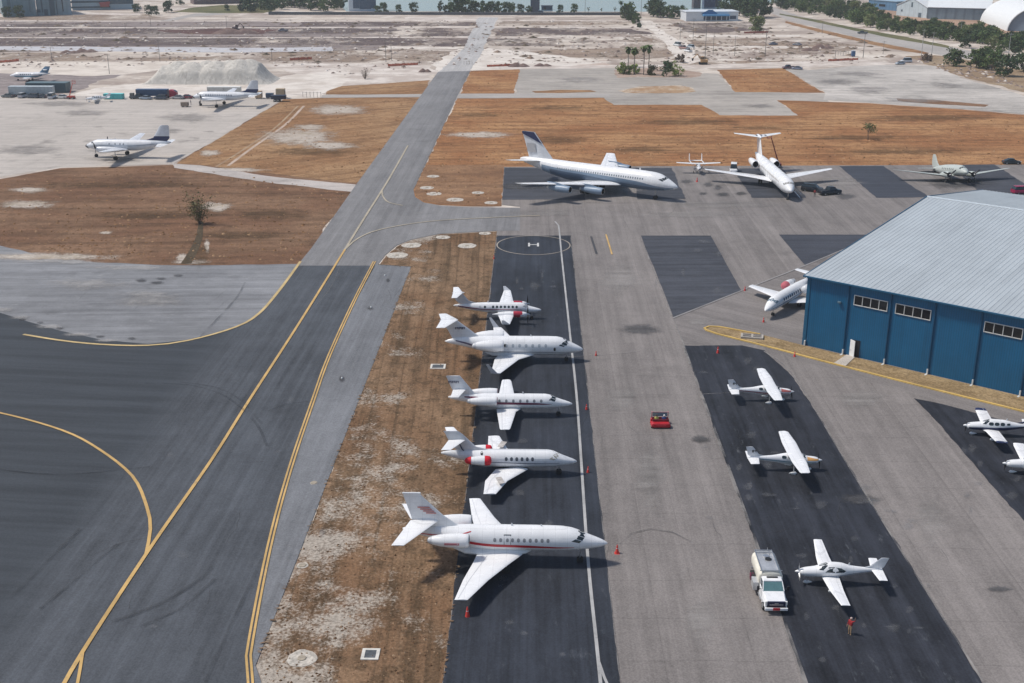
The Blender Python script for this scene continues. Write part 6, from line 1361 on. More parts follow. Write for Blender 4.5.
# ---- red ramp cart
def ramp_cart():
    t = thing('ramp_cart', 'small red open ramp cart with two riders in the middle of the apron', 'cart', at(660, 425.5), R(90))
    b = MB(); P_CART = paint((.46, .02, .03), .4, .15); P_DARK = paint((.16, .02, .03), .5, .15); loft(b, [(1.35, .62, .56, .3, .78), (1.2, .76, .7, .24, .9), (.5, .78, .74, .22, .9), (.45, .78, .74, .22, .5), (-.5, .8, .76, .22, .5), (-.55, .8, .76, .22, .88), (-1.4, .78, .72, .24, .86), (-1.5, .68, .6, .32, .76)])
    b.build('body', P_CART, t, True)
    MB().bbox((-.35, 0, .66), (.55, 1.3, .2), .06).build('seat', P_DARK, t); MB().bbox((-.62, 0, .98), (.14, 1.3, .5), .05).build('backrest', P_DARK, t)
    MB().bbox((.62, 0, .98), (.2, 1.3, .2), .05).build('dashboard', P_DARK, t)
    fr = MB()
    for s in (1, -1): fr.tube((.75, s*.66, .9), (.62, s*.66, 1.85), .035); fr.tube((.62, s*.66, 1.85), (.8, s*.66, 1.9), .035)
    fr.tube((.62, -.66, 1.85), (.62, .66, 1.85), .035); fr.build('windshield_frame', paint((.5, .18, .2), .4), t)
    MB().box((.68, 0, 1.5), (.02, 1.2, .6)).build('windshield', paint((.22, .28, .32), .1), t)
    MB().tube((.55, .3, 1.0), (.3, .3, 1.12), .02).lathe((.29, .3, 1.13), (-.8, 0, .5), [(0, .2), (.03, .2), (.03, .16), (0, .16)], 14).build('steering_wheel', P_DARK, t)
    for s in (1, -1): MB().bbox((-1.5, s*.5, .62), (.06, .2, .12), .02).build('tail_lamp', P_TAIL, t)
    wheels(t, (.95, -1.0), .68, .27, .2); t.scale = (.78, 1.5, .85)
ramp_cart()
# ---- cones
def cone_proto():
    t = thing('traffic_cone', 'x', 'cone', (0, 0, 0)); PO = paint((.62, .05, .04), .5, .1)
    MB().bbox((0, 0, .025), (.46, .46, .05), .02).build('base', PO, t)
    c = MB().lathe((0, 0, .05), (0, 0, 1), [(0, .18), (.08, .16), (.75, .045), (.78, .035), (.78, .001)], 16).build('body', PO, t, True)
    MB().lathe((0, 0, .38), (0, 0, 1), [(0, .116), (.16, .090)], 16).build('reflective_band', paint((.75, .73, .72), .4), c, True); return t
cp = cone_proto(); CG = 'orange-red traffic cones on the apron'
for i, (x, y, lab, sc) in enumerate([
    (617, 553.5, 'red cone ahead of the largest jet nose', 1.15), (467.5, 617, 'red cone below the largest jet near wing tip', 1.25), (596, 356, 'red cone ahead of the winglet T-tail jet nose', .9),
    (586.5, 410, 'red cone ahead of the maroon-striped jet nose', .95), (588, 473, 'red cone ahead of the jet with red engine covers', 1.0), (717.8, 353.5, 'red cone at the top of the dark pad below the island tip', 1.25),
    (794.5, 357, 'red cone on the island kerb near the hangar corner', 1.0), (763.5, 322.5, 'red cone in front of the hangar corner jet nose', 1.0), (744.8, 291, 'red cone at the corner jet wing tip', 1.0),
    (697, 182, 'red cone between the two airliners', 1.3), (494, 259, 'red cone on the grass edge beside the helipad', .9)]):
    l = at(x, y); lab = lab
    if i == 0: cp.location = l; cp.scale = (sc,)*3; cp['label'] = lab; cp['group'] = CG; o = cp
    else: dup(cp, l, i*.4, lab, CG, sc)
# ------------------------------------------------------------------ people
def person(label, loc, rz, shirt, pants, skin=(.42, .26, .18), hair=(.04, .03, .025), pose='stand', h=1.76, cap=None, z=0.0):
    J = {'pel': (0, 0, .98), 'wai': (0, 0, 1.12), 'che': (0, 0, 1.34), 'nec': (0, 0, 1.5), 'hea': (.02, 0, 1.64), 'top': (.01, 0, 1.73)}
    E = [('pel', 'wai'), ('wai', 'che'), ('che', 'nec'), ('nec', 'hea'), ('hea', 'top')]
    Rr = {'pel': .16, 'wai': .145, 'che': .165, 'nec': .062, 'hea': .105, 'top': .085}
    for s, n in ((1, 'l'), (-1, 'r')):
        if pose == 'sit': leg = [(.05, s*.1, .95), (.42, s*.12, .97), (.50, s*.12, .55), (.64, s*.12, .49)]
        else: leg = [(0, s*.1, .92), (.03, s*.11, .5), (-.02+.03*s, s*.12, .09), (.14, s*.13, .04)]
        if pose == 'wave' and s > 0: arm = [(0, .2, 1.44), (.02, .42, 1.58), (.06, .46, 1.84), (.07, .47, 1.92)]
        elif pose == 'sit': arm = [(0, s*.2, 1.43), (.08, s*.27, 1.17), (.33, s*.2, 1.12), (.41, s*.18, 1.13)]
        else: arm = [(0, s*.2, 1.44), (-.02, s*.28, 1.15), (.08, s*.29, .90), (.10, s*.29, .82)]
        for k, (a, r) in enumerate(zip(arm, (.062, .046, .032, .030))): J['a%s%d' % (n, k)] = a; Rr['a%s%d' % (n, k)] = r
        for k, (a, r) in enumerate(zip(leg, (.09, .062, .045, .042))): J['g%s%d' % (n, k)] = a; Rr['g%s%d' % (n, k)] = r
        E += [('che', 'a%s0' % n)]+[('a%s%d' % (n, k), 'a%s%d' % (n, k+1)) for k in range(3)]+[('pel', 'g%s0' % n)]+[('g%s%d' % (n, k), 'g%s%d' % (n, k+1)) for k in range(3)]
        w, hnd = Vector(arm[2]), Vector(arm[3]); d = (hnd-w).normalized(); sd_ = d.cross(Vector((0, s, 0))).normalized()
        for q in range(5):
            off = sd_*((q-1.5)*.02) if q < 4 else sd_*.05-d*.02
            f1, f2 = hnd+d*(.045 if q < 4 else .0)+off, hnd+d*((.085+.01*(1.5-abs(q-1.5))) if q < 4 else .03)+off*1.15+Vector((0, -s*.02, 0))
            J['f%s%da' % (n, q)] = f1; J['f%s%db' % (n, q)] = f2; Rr['f%s%da' % (n, q)] = .0095; Rr['f%s%db' % (n, q)] = .008
            E += [('a%s3' % n, 'f%s%da' % (n, q)), ('f%s%da' % (n, q), 'f%s%db' % (n, q))]
    ks = list(J); me = bpy.data.meshes.new('person'); me.from_pydata([tuple(J[k]) for k in ks], [(ks.index(a), ks.index(b)) for a, b in E], [])
    tmp = bpy.data.objects.new('tmp', me); COL.objects.link(tmp)
    sm = tmp.modifiers.new('skin', 'SKIN'); sm.use_smooth_shade = True
    for i, k in enumerate(ks): me.skin_vertices[0].data[i].radius = (Rr[k], Rr[k]*(1.25 if k in ('pel', 'wai', 'che') else 1)); me.skin_vertices[0].data[i].use_root = (k == 'pel')
    tmp.modifiers.new('sub', 'SUBSURF').levels = 1; tmp.modifiers['sub'].render_levels = 1
    dg = bpy.context.evaluated_depsgraph_get(); nm = bpy.data.meshes.new_from_object(tmp.evaluated_get(dg)); bpy.data.objects.remove(tmp)
    o = bpy.data.objects.new('person', nm); COL.objects.link(o); nm.materials.clear()
    for c in (skin, shirt, pants, (.03, .025, .02)): nm.materials.append(paint(c, .7, .1))
    for f in nm.polygons:
        c = f.center; f.use_smooth = True
        hand = any((c-Vector(J['a%s3' % n])).length < .14 for n in 'lr')
        if hand: m = 0
        elif c.z > 1.49 and abs(c.y) < .14: m = 0
        elif (c.z < .10) or (pose == 'sit' and c.z < .56): m = 3
        elif c.z < 1.0 and abs(c.y) < .24: m = 2
        else: m = 1
        f.material_index = m
    hr = MB().lathe((0, 0, 1.655), (0, 0, 1), [(-.04, .112), (.02, .118), (.07, .10), (.105, .06), (.12, .005)], 14)
    hr.v = [Vector((p.x-.012-(.05 if p.z < 1.66 and p.x > .04 else 0), p.y, p.z)) for p in hr.v]
    hr.build('hair' if not cap else 'cap', paint(cap or hair, .7, .1), o, True)
    fc = MB()
    for s in (1, -1): fc.box((.118, s*.036, 1.655), (.012, .024, .012))
    fc.build('eyes', P_DARK, o)
    MB().prism([(.115, -.014, 1.615), (.115, .014, 1.615), (.112, 0, 1.66)], (.022, 0, -.004)).build('nose', paint(skin, .7, .1), o)
    MB().box((.112, 0, 1.588), (.012, .045, .01)).build('mouth', paint((.3, .1, .09), .6), o)
    for s in (1, -1): MB().bbox((.005, s*.108, 1.64), (.045, .02, .06), .008).build('ear', paint(skin, .7, .1), o)
    o.location = (loc[0], loc[1], z); o.rotation_euler = (0, 0, rz); o.scale = (h/1.76,)*3
    return tag(o, label, 'person')
person('person in red top and tan trousers raising one arm on the dark pad', at(849.5, 635), R(215), (.34, .025, .03), (.42, .27, .15), pose='wave', cap=(.45, .35, .33))
person('person in red shirt standing by the two black vehicles', at(814.5, 197), R(60), (.30, .04, .04), (.05, .05, .06))
person('person in blue overalls standing under the nose of the far propeller airliner', at(191, 105), R(0), (.05, .07, .14), (.05, .06, .1))
person('person in dark clothes walking near the far propeller airliner engine', at(200, 106), R(120), (.04, .045, .06), (.06, .06, .07))
cx, cy, _ = at(660, 425.5)
person('rider in yellow-green vest seated on the left of the red cart', (cx-.48, cy-.24), R(90), (.62, .60, .16), (.05, .06, .05), pose='sit', z=-.21)
person('rider in blue shirt and white cap seated on the right of the red cart', (cx+.44, cy-.24), R(90), (.06, .11, .30), (.06, .07, .12), pose='sit', z=-.21, cap=(.7, .7, .7))
# ------------------------------------------------------------------ vehicles around the airliners and far apron
car('van', 'white van parked between the small twin-boom plane and the T-tail airliner', 'van', at(733.5, 172), R(-100), (.74, .76, .78), 'van')
car('parked_car', 'black off-road vehicle nearest the T-tail airliner nose', 'car', at(812, 191.5), R(-28), (.015, .016, .02), 'suv', 'black vehicles by the T-tail airliner')
car('parked_car', 'black vehicle further right, parked beyond the person in red', 'car', at(829.5, 194.5), R(20), (.018, .02, .028), 'pickup', 'black vehicles by the T-tail airliner')
car('parked_car', 'dark red vehicle peeking over the hangar ridge at the right edge', 'car', at(1022, 193.5), R(10), (.30, .02, .07), 'suv')
car('parked_car', 'dark low vehicle on the grass edge behind the tail-dragger airliner', 'car', at(1011, 164), R(0), (.03, .035, .035), 'sedan')
FG = 'cars parked by the trailers on the far left apron'
for i, (x, y, c, k, lab) in enumerate([(8, 97.5, (.12, .13, .13), 'sedan', 'dark grey car at far left end of the row by the trailers'), (23, 97.5, (.45, .47, .5), 'suv', 'pale car with white front before the long grey trailer'), (33, 98, (.08, .09, .11), 'suv', 'darkest car in front of the long grey trailer'), (41, 98, (.07, .08, .1), 'sedan', 'dark car before the right end of the grey trailer'), (52.5, 98.5, (.62, .63, .64), 'van', 'silver van right of the long grey trailer'), (62, 98.5, (.55, .55, .54), 'sedan', 'silver car beside the red lift'),
        (138, 99, (.05, .055, .06), 'pickup', 'dark pickup at the left end of the blue trailer'), (146, 99.5, (.25, .3, .36), 'sedan', 'grey-blue car before the blue trailer'), (161, 99.5, (.07, .08, .1), 'suv', 'dark car before the right of the blue trailer'), (178, 99, (.34, .34, .34), 'sedan', 'grey car right of the red truck cab'), (186.5, 98.5, (.22, .06, .07), 'sedan', 'dark red car left of the far propeller airliner')]):
    car('parked_car', lab, 'car', at(x, y), R(0 if k == 'pickup' else random.choice((90, 85, 95)) if i in (1, 4) else 170), c, k, FG)
def box_trailer(name, label, loc, rz, L, H, W, col, cab=None, ribs=True, wl=True, cat='trailer', z0=.9):
    t = thing(name, label, cat, loc, rz); P = paint(col, .5, .1)
    MB().bbox((0, 0, z0+H/2), (L, W, H), .06).build('box', P, t)
    r = MB()
    if ribs:
        for k in range(int(L/1.2)+1):
            for s in (1, -1): r.box((-L/2+.1+k*(L-.2)/int(L/1.2), s*(W/2+.02), z0+H/2), (.08, .04, H*.92))
        r.build('ribs', paint(tuple(c*.85 for c in col), .5, .1), t)
    MB().box((0, 0, z0+H+.03), (L+.06, W+.06, .06)).build('roof', paint(tuple(min(.8, c*1.25) for c in col), .5, .1), t)
    MB().box((L/2+.02, .5, z0+H/2), (.03, .9, H*.8)).box((L/2+.02, -.5, z0+H/2), (.03, .9, H*.8)).build('door', P, t)
    if wl: wheels(t, (-L/2+1.2, -L/2+2.3), W/2-.25, .48, .3); MB().box((L/2-2, 0, .45), (.2, 1.6, .9)).build('landing_leg', P_DARK, t)
    if cab:
        b = MB(); loft(b, [(L/2+3.2, 1.0, .95, .6, 1.5), (L/2+3.0, 1.15, 1.1, .5, 2.3), (L/2+1.9, 1.2, 1.15, .5, 2.9), (L/2+.7, 1.2, 1.15, .5, 3.0)]); c = b.build('cab', paint(cab, .35, .08), t, True)
        MB().prism([(L/2+3.02, -.9, 2.2), (L/2+3.02, .9, 2.2), (L/2+2.2, .85, 2.78), (L/2+2.2, -.85, 2.78)], (.08, 0, .06)).build('windshield', P_GLASS, c)
        wheels(t, (L/2+2.2, L/2-.3), W/2-.2, .48, .3)
    return t
box_trailer('trailer', 'long pale grey box trailer behind the parked cars, far left apron', at(32.5, 96.6), 0, 15.5, 2.7, 2.5, (.42, .47, .49))
box_trailer('shed', 'dark slate green long shed behind the pale grey trailer', at(49, 92), 0, 14.5, 3.4, 5, (.075, .12, .135), wl=False, cat='shed', z0=.05)
box_trailer('truck', 'navy blue flat trailer truck with red cab on the far left apron', at(153, 98.2), 0, 11, 2.2, 2.4, (.045, .09, .17), (.35, .03, .06), cat='truck')
box_trailer('container', 'left of two long white containers behind the far propeller airliner', at(216.5, 95.5), 0, 5.8, 2.9, 2.5, (.56, .56, .53), wl=False, cat='container', z0=.12)
box_trailer('container', 'right of two long white containers behind the far propeller airliner', at(233, 95.5), 0, 5.8, 2.9, 2.5, (.58, .58, .55), wl=False, cat='container', z0=.12)
for i, (x, lab) in enumerate(((109.5, 'left teal container on the far left apron'), (119, 'right teal container on the far left apron'))):
    box_trailer('container', lab, at(x, 99), 0, 3.4, 1.7, 2.2, (.10, .46, .46), wl=False, cat='container', z0=.12)
def lift(label, loc, rz, col, reach):
    t = thing('boom_lift', label, 'lift', loc, rz); P = paint(col, .45, .1)
    MB().bbox((0, 0, .75), (2.4, 1.5, .7), .08).build('chassis', P, t); wheels(t, (.8, -.8), .75, .4, .3)
    a = Vector((-.5, 0, 1.2)); b = Vector(reach)
    MB().tube(a, b, .17, .11, 8).build('boom', P, t)
    bk = MB()
    for x, y in ((-.5, -.4), (.5, -.4), (.5, .4), (-.5, .4)): bk.tube(b+Vector((x+.5, y, 0)), b+Vector((x+.5, y, 1.05)), .04)
    bk.box(b+Vector((.5, 0, 0)), (1.1, .9, .06))
    for z in (.55, 1.05): bk.box(b+Vector((.5, .42, z)), (1.05, .05, .05)); bk.box(b+Vector((.5, -.42, z)), (1.05, .05, .05))
    bk.build('basket', P, t); return t
lift('red boom lift with folded lattice mast beside the silver car, far left', at(71.5, 99), 0, (.50, .08, .05), (1.0, 0, 5.4))
lift('dark red boom lift reaching up behind the T-tail airliner tail', at(776, 167.5), pi, (.22, .035, .03), (1.7, 0, 7.4))
def ramp_box(name, label, loc, col, rz=0, sz=(1.6, 1.2, 1.1)):
    t = thing(name, label, 'equipment', loc, rz); MB().bbox((0, 0, .35+sz[2]/2), sz, .08).build('housing', paint(col, .5, .12), t)
    MB().box((sz[0]/2+.01, 0, .35+sz[2]/2), (.02, sz[1]*.7, sz[2]*.6)).build('panel', P_DARK, t)
    MB().tube((sz[0]/2, 0, .3), (sz[0]/2+.9, 0, .25), .05).build('tow_bar', P_DARK, t); wheels(t, (sz[0]*.3, -sz[0]*.3), sz[1]/2, .22, .16)
ramp_box('ground_power_unit', 'small tan ground power cart left of the far propeller airliner', at(185, 107), (.28, .22, .17), 0, (2.4, 1.5, 1.3))
ramp_box('generator', 'tan wrapped equipment crate behind the far propeller airliner tail', at(259, 98.5), (.50, .36, .23), 0, (2.3, 2, 2.3))
ramp_box('generator', 'larger tan equipment crate at the right end of the apron row', at(281, 98.2), (.48, .38, .25), 0, (3.0, 2.4, 3.0))
ramp_box('baggage_cart', 'dark blue baggage cart between the tan crates', at(270, 98.5), (.05, .08, .13), 0, (2.6, 1.8, 1.5))
box_trailer('trailer', 'dark navy sloped trailer on the grass corner by the tan crates', at(279, 101.5), R(5), 5.0, 1.2, 2.2, (.03, .04, .07), cat='trailer')
ramp_box('tow_tractor', 'small grey tow tractor at the left end of the blue trailer', at(132.5, 98.8), (.2, .19, .17), 0, (1.4, 1.3, 1.7))
# vehicles on the bare ground
VG = 'vehicles on the sandy building ground'
for x, y, rz, c, k, lab in [(677, 46, 120, (.62, .63, .63), 'van', 'white van, uppermost in the huddle on the dust road'), (683.5, 49, 125, (.30, .18, .16), 'pickup', 'brownish pickup in the middle of the dust road huddle'), (690.5, 48, 115, (.36, .42, .46), 'suv', 'grey-blue vehicle right of the dust road huddle'), (688, 52, 110, (.68, .69, .7), 'pickup', 'white pickup, nearest in the dust road huddle'),
        (773, 45, 180, (.16, .17, .22), 'sedan', 'dark car on the upper sandy track right of the dust road'), (797, 45.5, 140, (.14, .15, .19), 'sedan', 'dark car turned on the upper sandy track'), (788.5, 69, 190, (.19, .12, .13), 'pickup', 'dark brown pickup at the corner of the pale pavement'), (797, 69.5, 165, (.24, .26, .33), 'sedan', 'grey-blue car at the corner of the pale pavement'),
        (900, 64.5, 200, (.42, .47, .52), 'sedan', 'grey car on the pale pavement by the verge'), (906, 62.5, 190, (.60, .62, .64), 'van', 'white van beside the grey car on the pale pavement'), (862.5, 34, 155, (.06, .075, .08), 'pickup', 'dark truck driving on the far road'), (283, 31.5, 170, (.14, .14, .17), 'pickup', 'dark pickup alone on the bare grey ground'), (541, 13.6, 0, (.10, .20, .33), 'van', 'blue van on the shore path by the square tower')]:
    car('parked_car', lab, 'car', at(x, y), R(rz), c, k, VG)
def loader(label, loc, rz, col, reach=2.0):
    t = thing('excavator', label, 'excavator', loc, rz); P = paint(col, .5, .12)
    for s in (1, -1): MB().bbox((0, s*1.1, .5), (3.6, .6, 1.0), .3).build('track', P_DARK, t)
    MB().bbox((-.4, 0, 1.6), (3.0, 2.3, 1.2), .15).build('body', P, t); c = MB().bbox((.5, .5, 2.7), (1.4, 1.1, 1.4), .1).build('cab', P, t)
    MB().box((.5, .5, 2.85), (1.44, 1.14, .7)).build('windows', P_GLASS, c)
    a = MB().tube((.8, -.4, 1.9), (2.6, -.4, 4.4), .26, .2).tube((2.6, -.4, 4.4), (4.4, -.4, 2.6), .2, .15).build('arm', P, t)
    MB().prism([(4.1, -.9, 2.7), (4.9, -.9, 2.5), (4.8, -.9, 1.5), (4.2, -.9, 1.7)], (0, 1.0, 0)).build('bucket', P_DARK, a)
loader('orange-tan excavator at the foot of the dust road', at(703, 64.5), pi, (.50, .30, .14))
loader('dark excavator on the reddish debris mound far left', at(236, 31), 0, (.12, .08, .08))
def heap(name, label, loc, rx, ry, h, mat, cat='heap', peaks=None, n=26, m=16, seed=1):
    rd = random.Random(seed); peaks = peaks or [(0, 0, 1, 1)]; vs = []; fs = []
    for j in range(m+1):
        for i in range(n+1):
            x, y = (i/n*2-1)*rx, (j/m*2-1)*ry; z = -.15
            for (a, b_, q, rr) in peaks:
                d = sqrt(((x-a*rx)/rr)**2+((y-b_*ry)/rr)**2+(h*.28)**2)-h*.16; z = max(z, q*h*(1-d/(h*1.55)) + rd.uniform(-.1, .1)*min(1, h*.2))
            edge = min(1, 4*(1-abs(i/n*2-1)), 4*(1-abs(j/m*2-1))); vs.append((x, y, z if edge >= 1 else -.15+(z+.15)*edge))
    fs = [(j*(n+1)+i, j*(n+1)+i+1, (j+1)*(n+1)+i+1, (j+1)*(n+1)+i) for j in range(m) for i in range(n)]
    o = mesh(name, vs, fs, mat, None, True); o.location = loc; return tag(o, label, cat)
b = NB('gravel', .95, .1); n1 = b.noise(.35, 5, .7); n2 = b.noise(1, 4, .7, b.mp((.9, .9, .12))); b.bump(b.noise(1.5, 4, .7), .6, .3)
M_GRAV = b.out(b.mix(b.ramp(n1, .35, .65), (.50, .475, .43), b.mix(b.ramp(n2, .4, .65), (.63, .60, .545), (.38, .36, .325))))
hp = G(213, 81)
heap('gravel_heap', 'long pale grey gravel heap of several merged cones on the white sand', (hp.x, hp.y, 0), 25, 11, 8.8, M_GRAV, peaks=[(-.74, -.1, .74, 1.0), (-.52, .05, .92, 1.0), (-.28, -.12, .90, 1.05), (-.08, .1, .93, 1.0), (.10, -.12, .95, 1.05), (.28, .08, .98, 1.0), (.44, -.1, 1.04, 1.05), (.58, .05, 1.02, 1.05)], n=110, m=40)
hq = G(163, 81.5); heap('rubble_heap', 'low dark rubble line at the foot of the gravel heap', (hq.x, hq.y, 0), 6, 1.2, 1.1, M_MAUVE, peaks=[(-.5, 0, 1, 1.5), (.1, 0, .9, 1.6), (.6, 0, .8, 1.2)], seed=3)
for i, (x, y, r, h, lab) in enumerate([(519, 66.5, 6, 1.8, 'brown soil heap left of the old pavement edge'), (543, 66, 5, 1.3, 'small soil heap between old pavement and palms'), (425, 72, 3.5, 1.6, 'dark soil heap beside the north taxiway'), (823, 48, 7, 2.2, 'brown soil heap on the right sandy ground'), (811, 50.5, 6, 1.4, 'low soil heap left of the higher right heap'), (77, 31.5, 5, 2, 'dark soil heap on the far left bare ground'), (70, 53, 6, 1.5, 'dark low heap on the tan strip, far left'), (86, 52, 7, 1.7, 'dark low heap right of the other on the tan strip'), (925, 60, 4, 2, 'brush heap at the verge by two poles'), (236, 33, 16, 3.2, 'long reddish debris mound under the dark excavator')]):
    q = G(x, y); heap('soil_heap', lab, (q.x, q.y, 0), r, r*.5, h, M_DM if False else m_dirt((.20, .14, .12), (.12, .085, .08), (.28, .22, .19)), peaks=[(-.25, 0, 1, r/3/h), (.3, .1, .8, r/3.4/h)], seed=i)
# portable toilet, posts
t = thing('portable_toilet', 'dark blue portable toilet on the right sandy ground', 'toilet', at(853, 56.5), .1)
MB().bbox((0, 0, 1.25), (1.5, 1.5, 2.5), .1).build('cabin', paint((.04, .10, .22), .4), t); MB().bbox((0, 0, 2.58), (1.55, 1.55, .2), .08).build('roof', paint((.6, .65, .7), .4), t); MB().box((0, -.76, 1.2), (.8, .03, 1.9)).build('door', paint((.06, .14, .28), .4), t)
# ---- white covers in the grass
P_COVR = paint((.52, .48, .42), .85, .35, scale=2)
def cover(x, y, r, lab):
    q = G(x, y); mb = MB(); rd = random.Random(int(x*7+y)); v = []; n = 20
    for k in range(n): a = 2*pi*k/n; s = r*rd.uniform(.93, 1.06); v.append((q.x+cos(a)*s, q.y+sin(a)*s, .03))
    t = thing('inspection_cover', lab, 'cover', (q.x, q.y, 0), 0, 'round concrete covers in the grass')
    MB().prism([(p[0]-q.x, p[1]-q.y, 0) for p in v], (0, 0, .075)).build('slab', P_COVR, t); MB().lathe((0, 0, .07), (0, 0, 1), [(0, .36), (.07, .36), (.09, .3), (.09, .01)], 14).build('lid', paint((.38, .33, .26), .8, .2), t)
for x, y, r, lab in [(433, 176.5, 1.5, 'concrete disc highest in the north grass corner'), (427, 188, 1.7, 'concrete disc second down beside the taxiway curve'), (434, 194, 1.8, 'concrete disc nearest the taxiway bend, north side'), (455, 200, 1.9, 'concrete disc at the bottom edge of the north grass corner'), (478, 193, 1.4, 'concrete disc in the middle right of the north grass corner'), (491, 203, 1.5, 'concrete disc at the lower right of the north grass corner'),
                     (411.5, 245.5, 1.9, 'large concrete disc right of the shoulder tip'), (397, 255.5, 2.0, 'largest concrete disc beside the dark taxiway corner'), (443, 237.5, 1.4, 'concrete disc along the curve south of the connector'), (467, 246, 1.8, 'speckled concrete disc left of the helipad'), (485, 233.5, 1.2, 'small concrete disc nearest the helipad corner'), (302, 659, 1.25, 'round pale disc at the bottom of the grass strip'), (314, 483.5, .42, 'small white disc on the shoulder edge, upper'), (302.5, 566, .55, 'small cream disc on the shoulder edge, lower')]:
    cover(x, y, r, lab)
def drain(x, y, w, d, lab):
    t = thing('storm_drain', lab, 'drain', at(x, y), 0); c = MB(); c.box((0, d/2-.12, .06), (w, .24, .12)); c.box((0, -d/2+.12, .06), (w, .24, .12)); c.box((-w/2+.14, 0, .06), (.28, d-.48, .12)); c.box((w/2-.14, 0, .06), (.28, d-.48, .12))
    c.build('rim', paint((.62, .60, .55), .8, .15), t); MB().box((0, 0, .05), (w-.56, d-.48, .06)).build('grate', paint((.09, .10, .11), .6, .3), t)
drain(438, 367, 2.1, 1.8, 'square white rimmed storm drain behind the maroon-striped jet'); drain(370.5, 655, 1.5, 1.6, 'square storm drain with dark grate at the bottom of the grass')
for x, y, r in ((385, 276, .7), (371, 308, .8), (342, 379, .9)):
    q = G(x, y); o = MB().lathe((q.x, q.y, 0), (0, 0, 1), [(0, .16), (.2, .13), (.26, .08), (.28, .001)], 12).build('edge_light', paint((.6, .62, .62), .3), None, True); tag(o, 'small white taxiway edge light on the shoulder', 'light', 'taxiway edge lights')
# ------------------------------------------------------------------ trees
def m_leaf(name, c1, c2, c3):
    b = NB(name, .6, .2); oi = b.n('ShaderNodeObjectInfo'); n = b.noise(.9, 4, .65); g = b.n('ShaderNodeNewGeometry')
    c = b.mix(n, c1, c2); c = b.mix(b.ramp(g.outputs['Random Per Island'], .5, 1.0, 0, .75), c, c3)
    c = b.mul(c, b.mth('ADD', .75, b.mth('MULTIPLY', oi.outputs['Random'], .5)))
    return b.out(c)
L_DARK = m_leaf('leaf_dark', (.035, .066, .028), (.06, .098, .04), (.10, .13, .055)); L_MID = m_leaf('leaf_mid', (.055, .10, .032), (.09, .135, .045), (.145, .175, .06))
L_PALM = m_leaf('leaf_palm', (.05, .09, .03), (.10, .15, .04), (.17, .20, .07)); L_PALE = m_leaf('leaf_pale', (.12, .16, .06), (.18, .21, .085), (.25, .26, .12)); L_YEL = m_leaf('leaf_bright', (.16, .23, .05), (.25, .31, .08), (.33, .36, .14))
L_DRY = m_leaf('leaf_dry', (.13, .09, .065), (.19, .14, .10), (.25, .2, .15)); L_OLIVE = m_leaf('leaf_olive', (.07, .075, .03), (.11, .11, .045), (.16, .15, .07))
P_BARK = paint((.15, .115, .09), .9, .25, scale=3); P_PALMB = paint((.20, .175, .15), .9, .2, scale=3)
def leaf(mb, c, s, rd):
    a = Vector((rd.gauss(0, 1), rd.gauss(0, 1), rd.gauss(0, .7))).normalized(); u = a.orthogonal().normalized(); v = a.cross(u)
    t = rd.uniform(0, pi); u, v = u*cos(t)+v*sin(t), v*cos(t)-u*sin(t); k = rd.uniform(.6, 1.4)
    mb.add([c+u*s*k, c+v*s*.55, c-u*s*k, c-v*s*.55], [(0, 1, 2, 3)])
def tree(label, loc, h, cw, mat, seed, trunk=.3, clumps=16, leaves=34, ls=.42, name='tree', bare=0.0, flat=1.0):
    rd = random.Random(seed); t = thing(name, label, 'tree' if name != 'bush' else 'bush', loc, rd.uniform(0, 6))
    tr = MB(); zt = h*trunk; r0 = max(.08, h*.022); lean = Vector((rd.uniform(-.05, .05)*h, rd.uniform(-.05, .05)*h, zt))
    tr.tube((0, 0, -.1), lean, r0*1.25, r0*.85, 7)
    cr = MB(); top = h*(1-trunk)
    for k in range(clumps):
        a = rd.uniform(0, 2*pi); q = sqrt(rd.random())*.8; zz = rd.uniform(.04, .92)
        w = cw*(1-abs(zz-.38)**1.9*1.3)
        c = Vector((cos(a)*q*w, sin(a)*q*w, zt+top*(zz*flat+.0)))
        if k < 9: tr.tube(lean, c, r0*.5, r0*.14, 5)
        sp = cw*rd.uniform(.20, .38)
        for _ in range(leaves):
            d = Vector((rd.gauss(0, 1), rd.gauss(0, 1), rd.gauss(0, .75))); d = d.normalized()*sp*rd.random()**.4
            leaf(cr, c+d, ls*rd.uniform(.6, 1.2), rd)
    tr.build('trunk', P_BARK, t, True, False); o = cr.build('crown', mat, t, False, False); return t
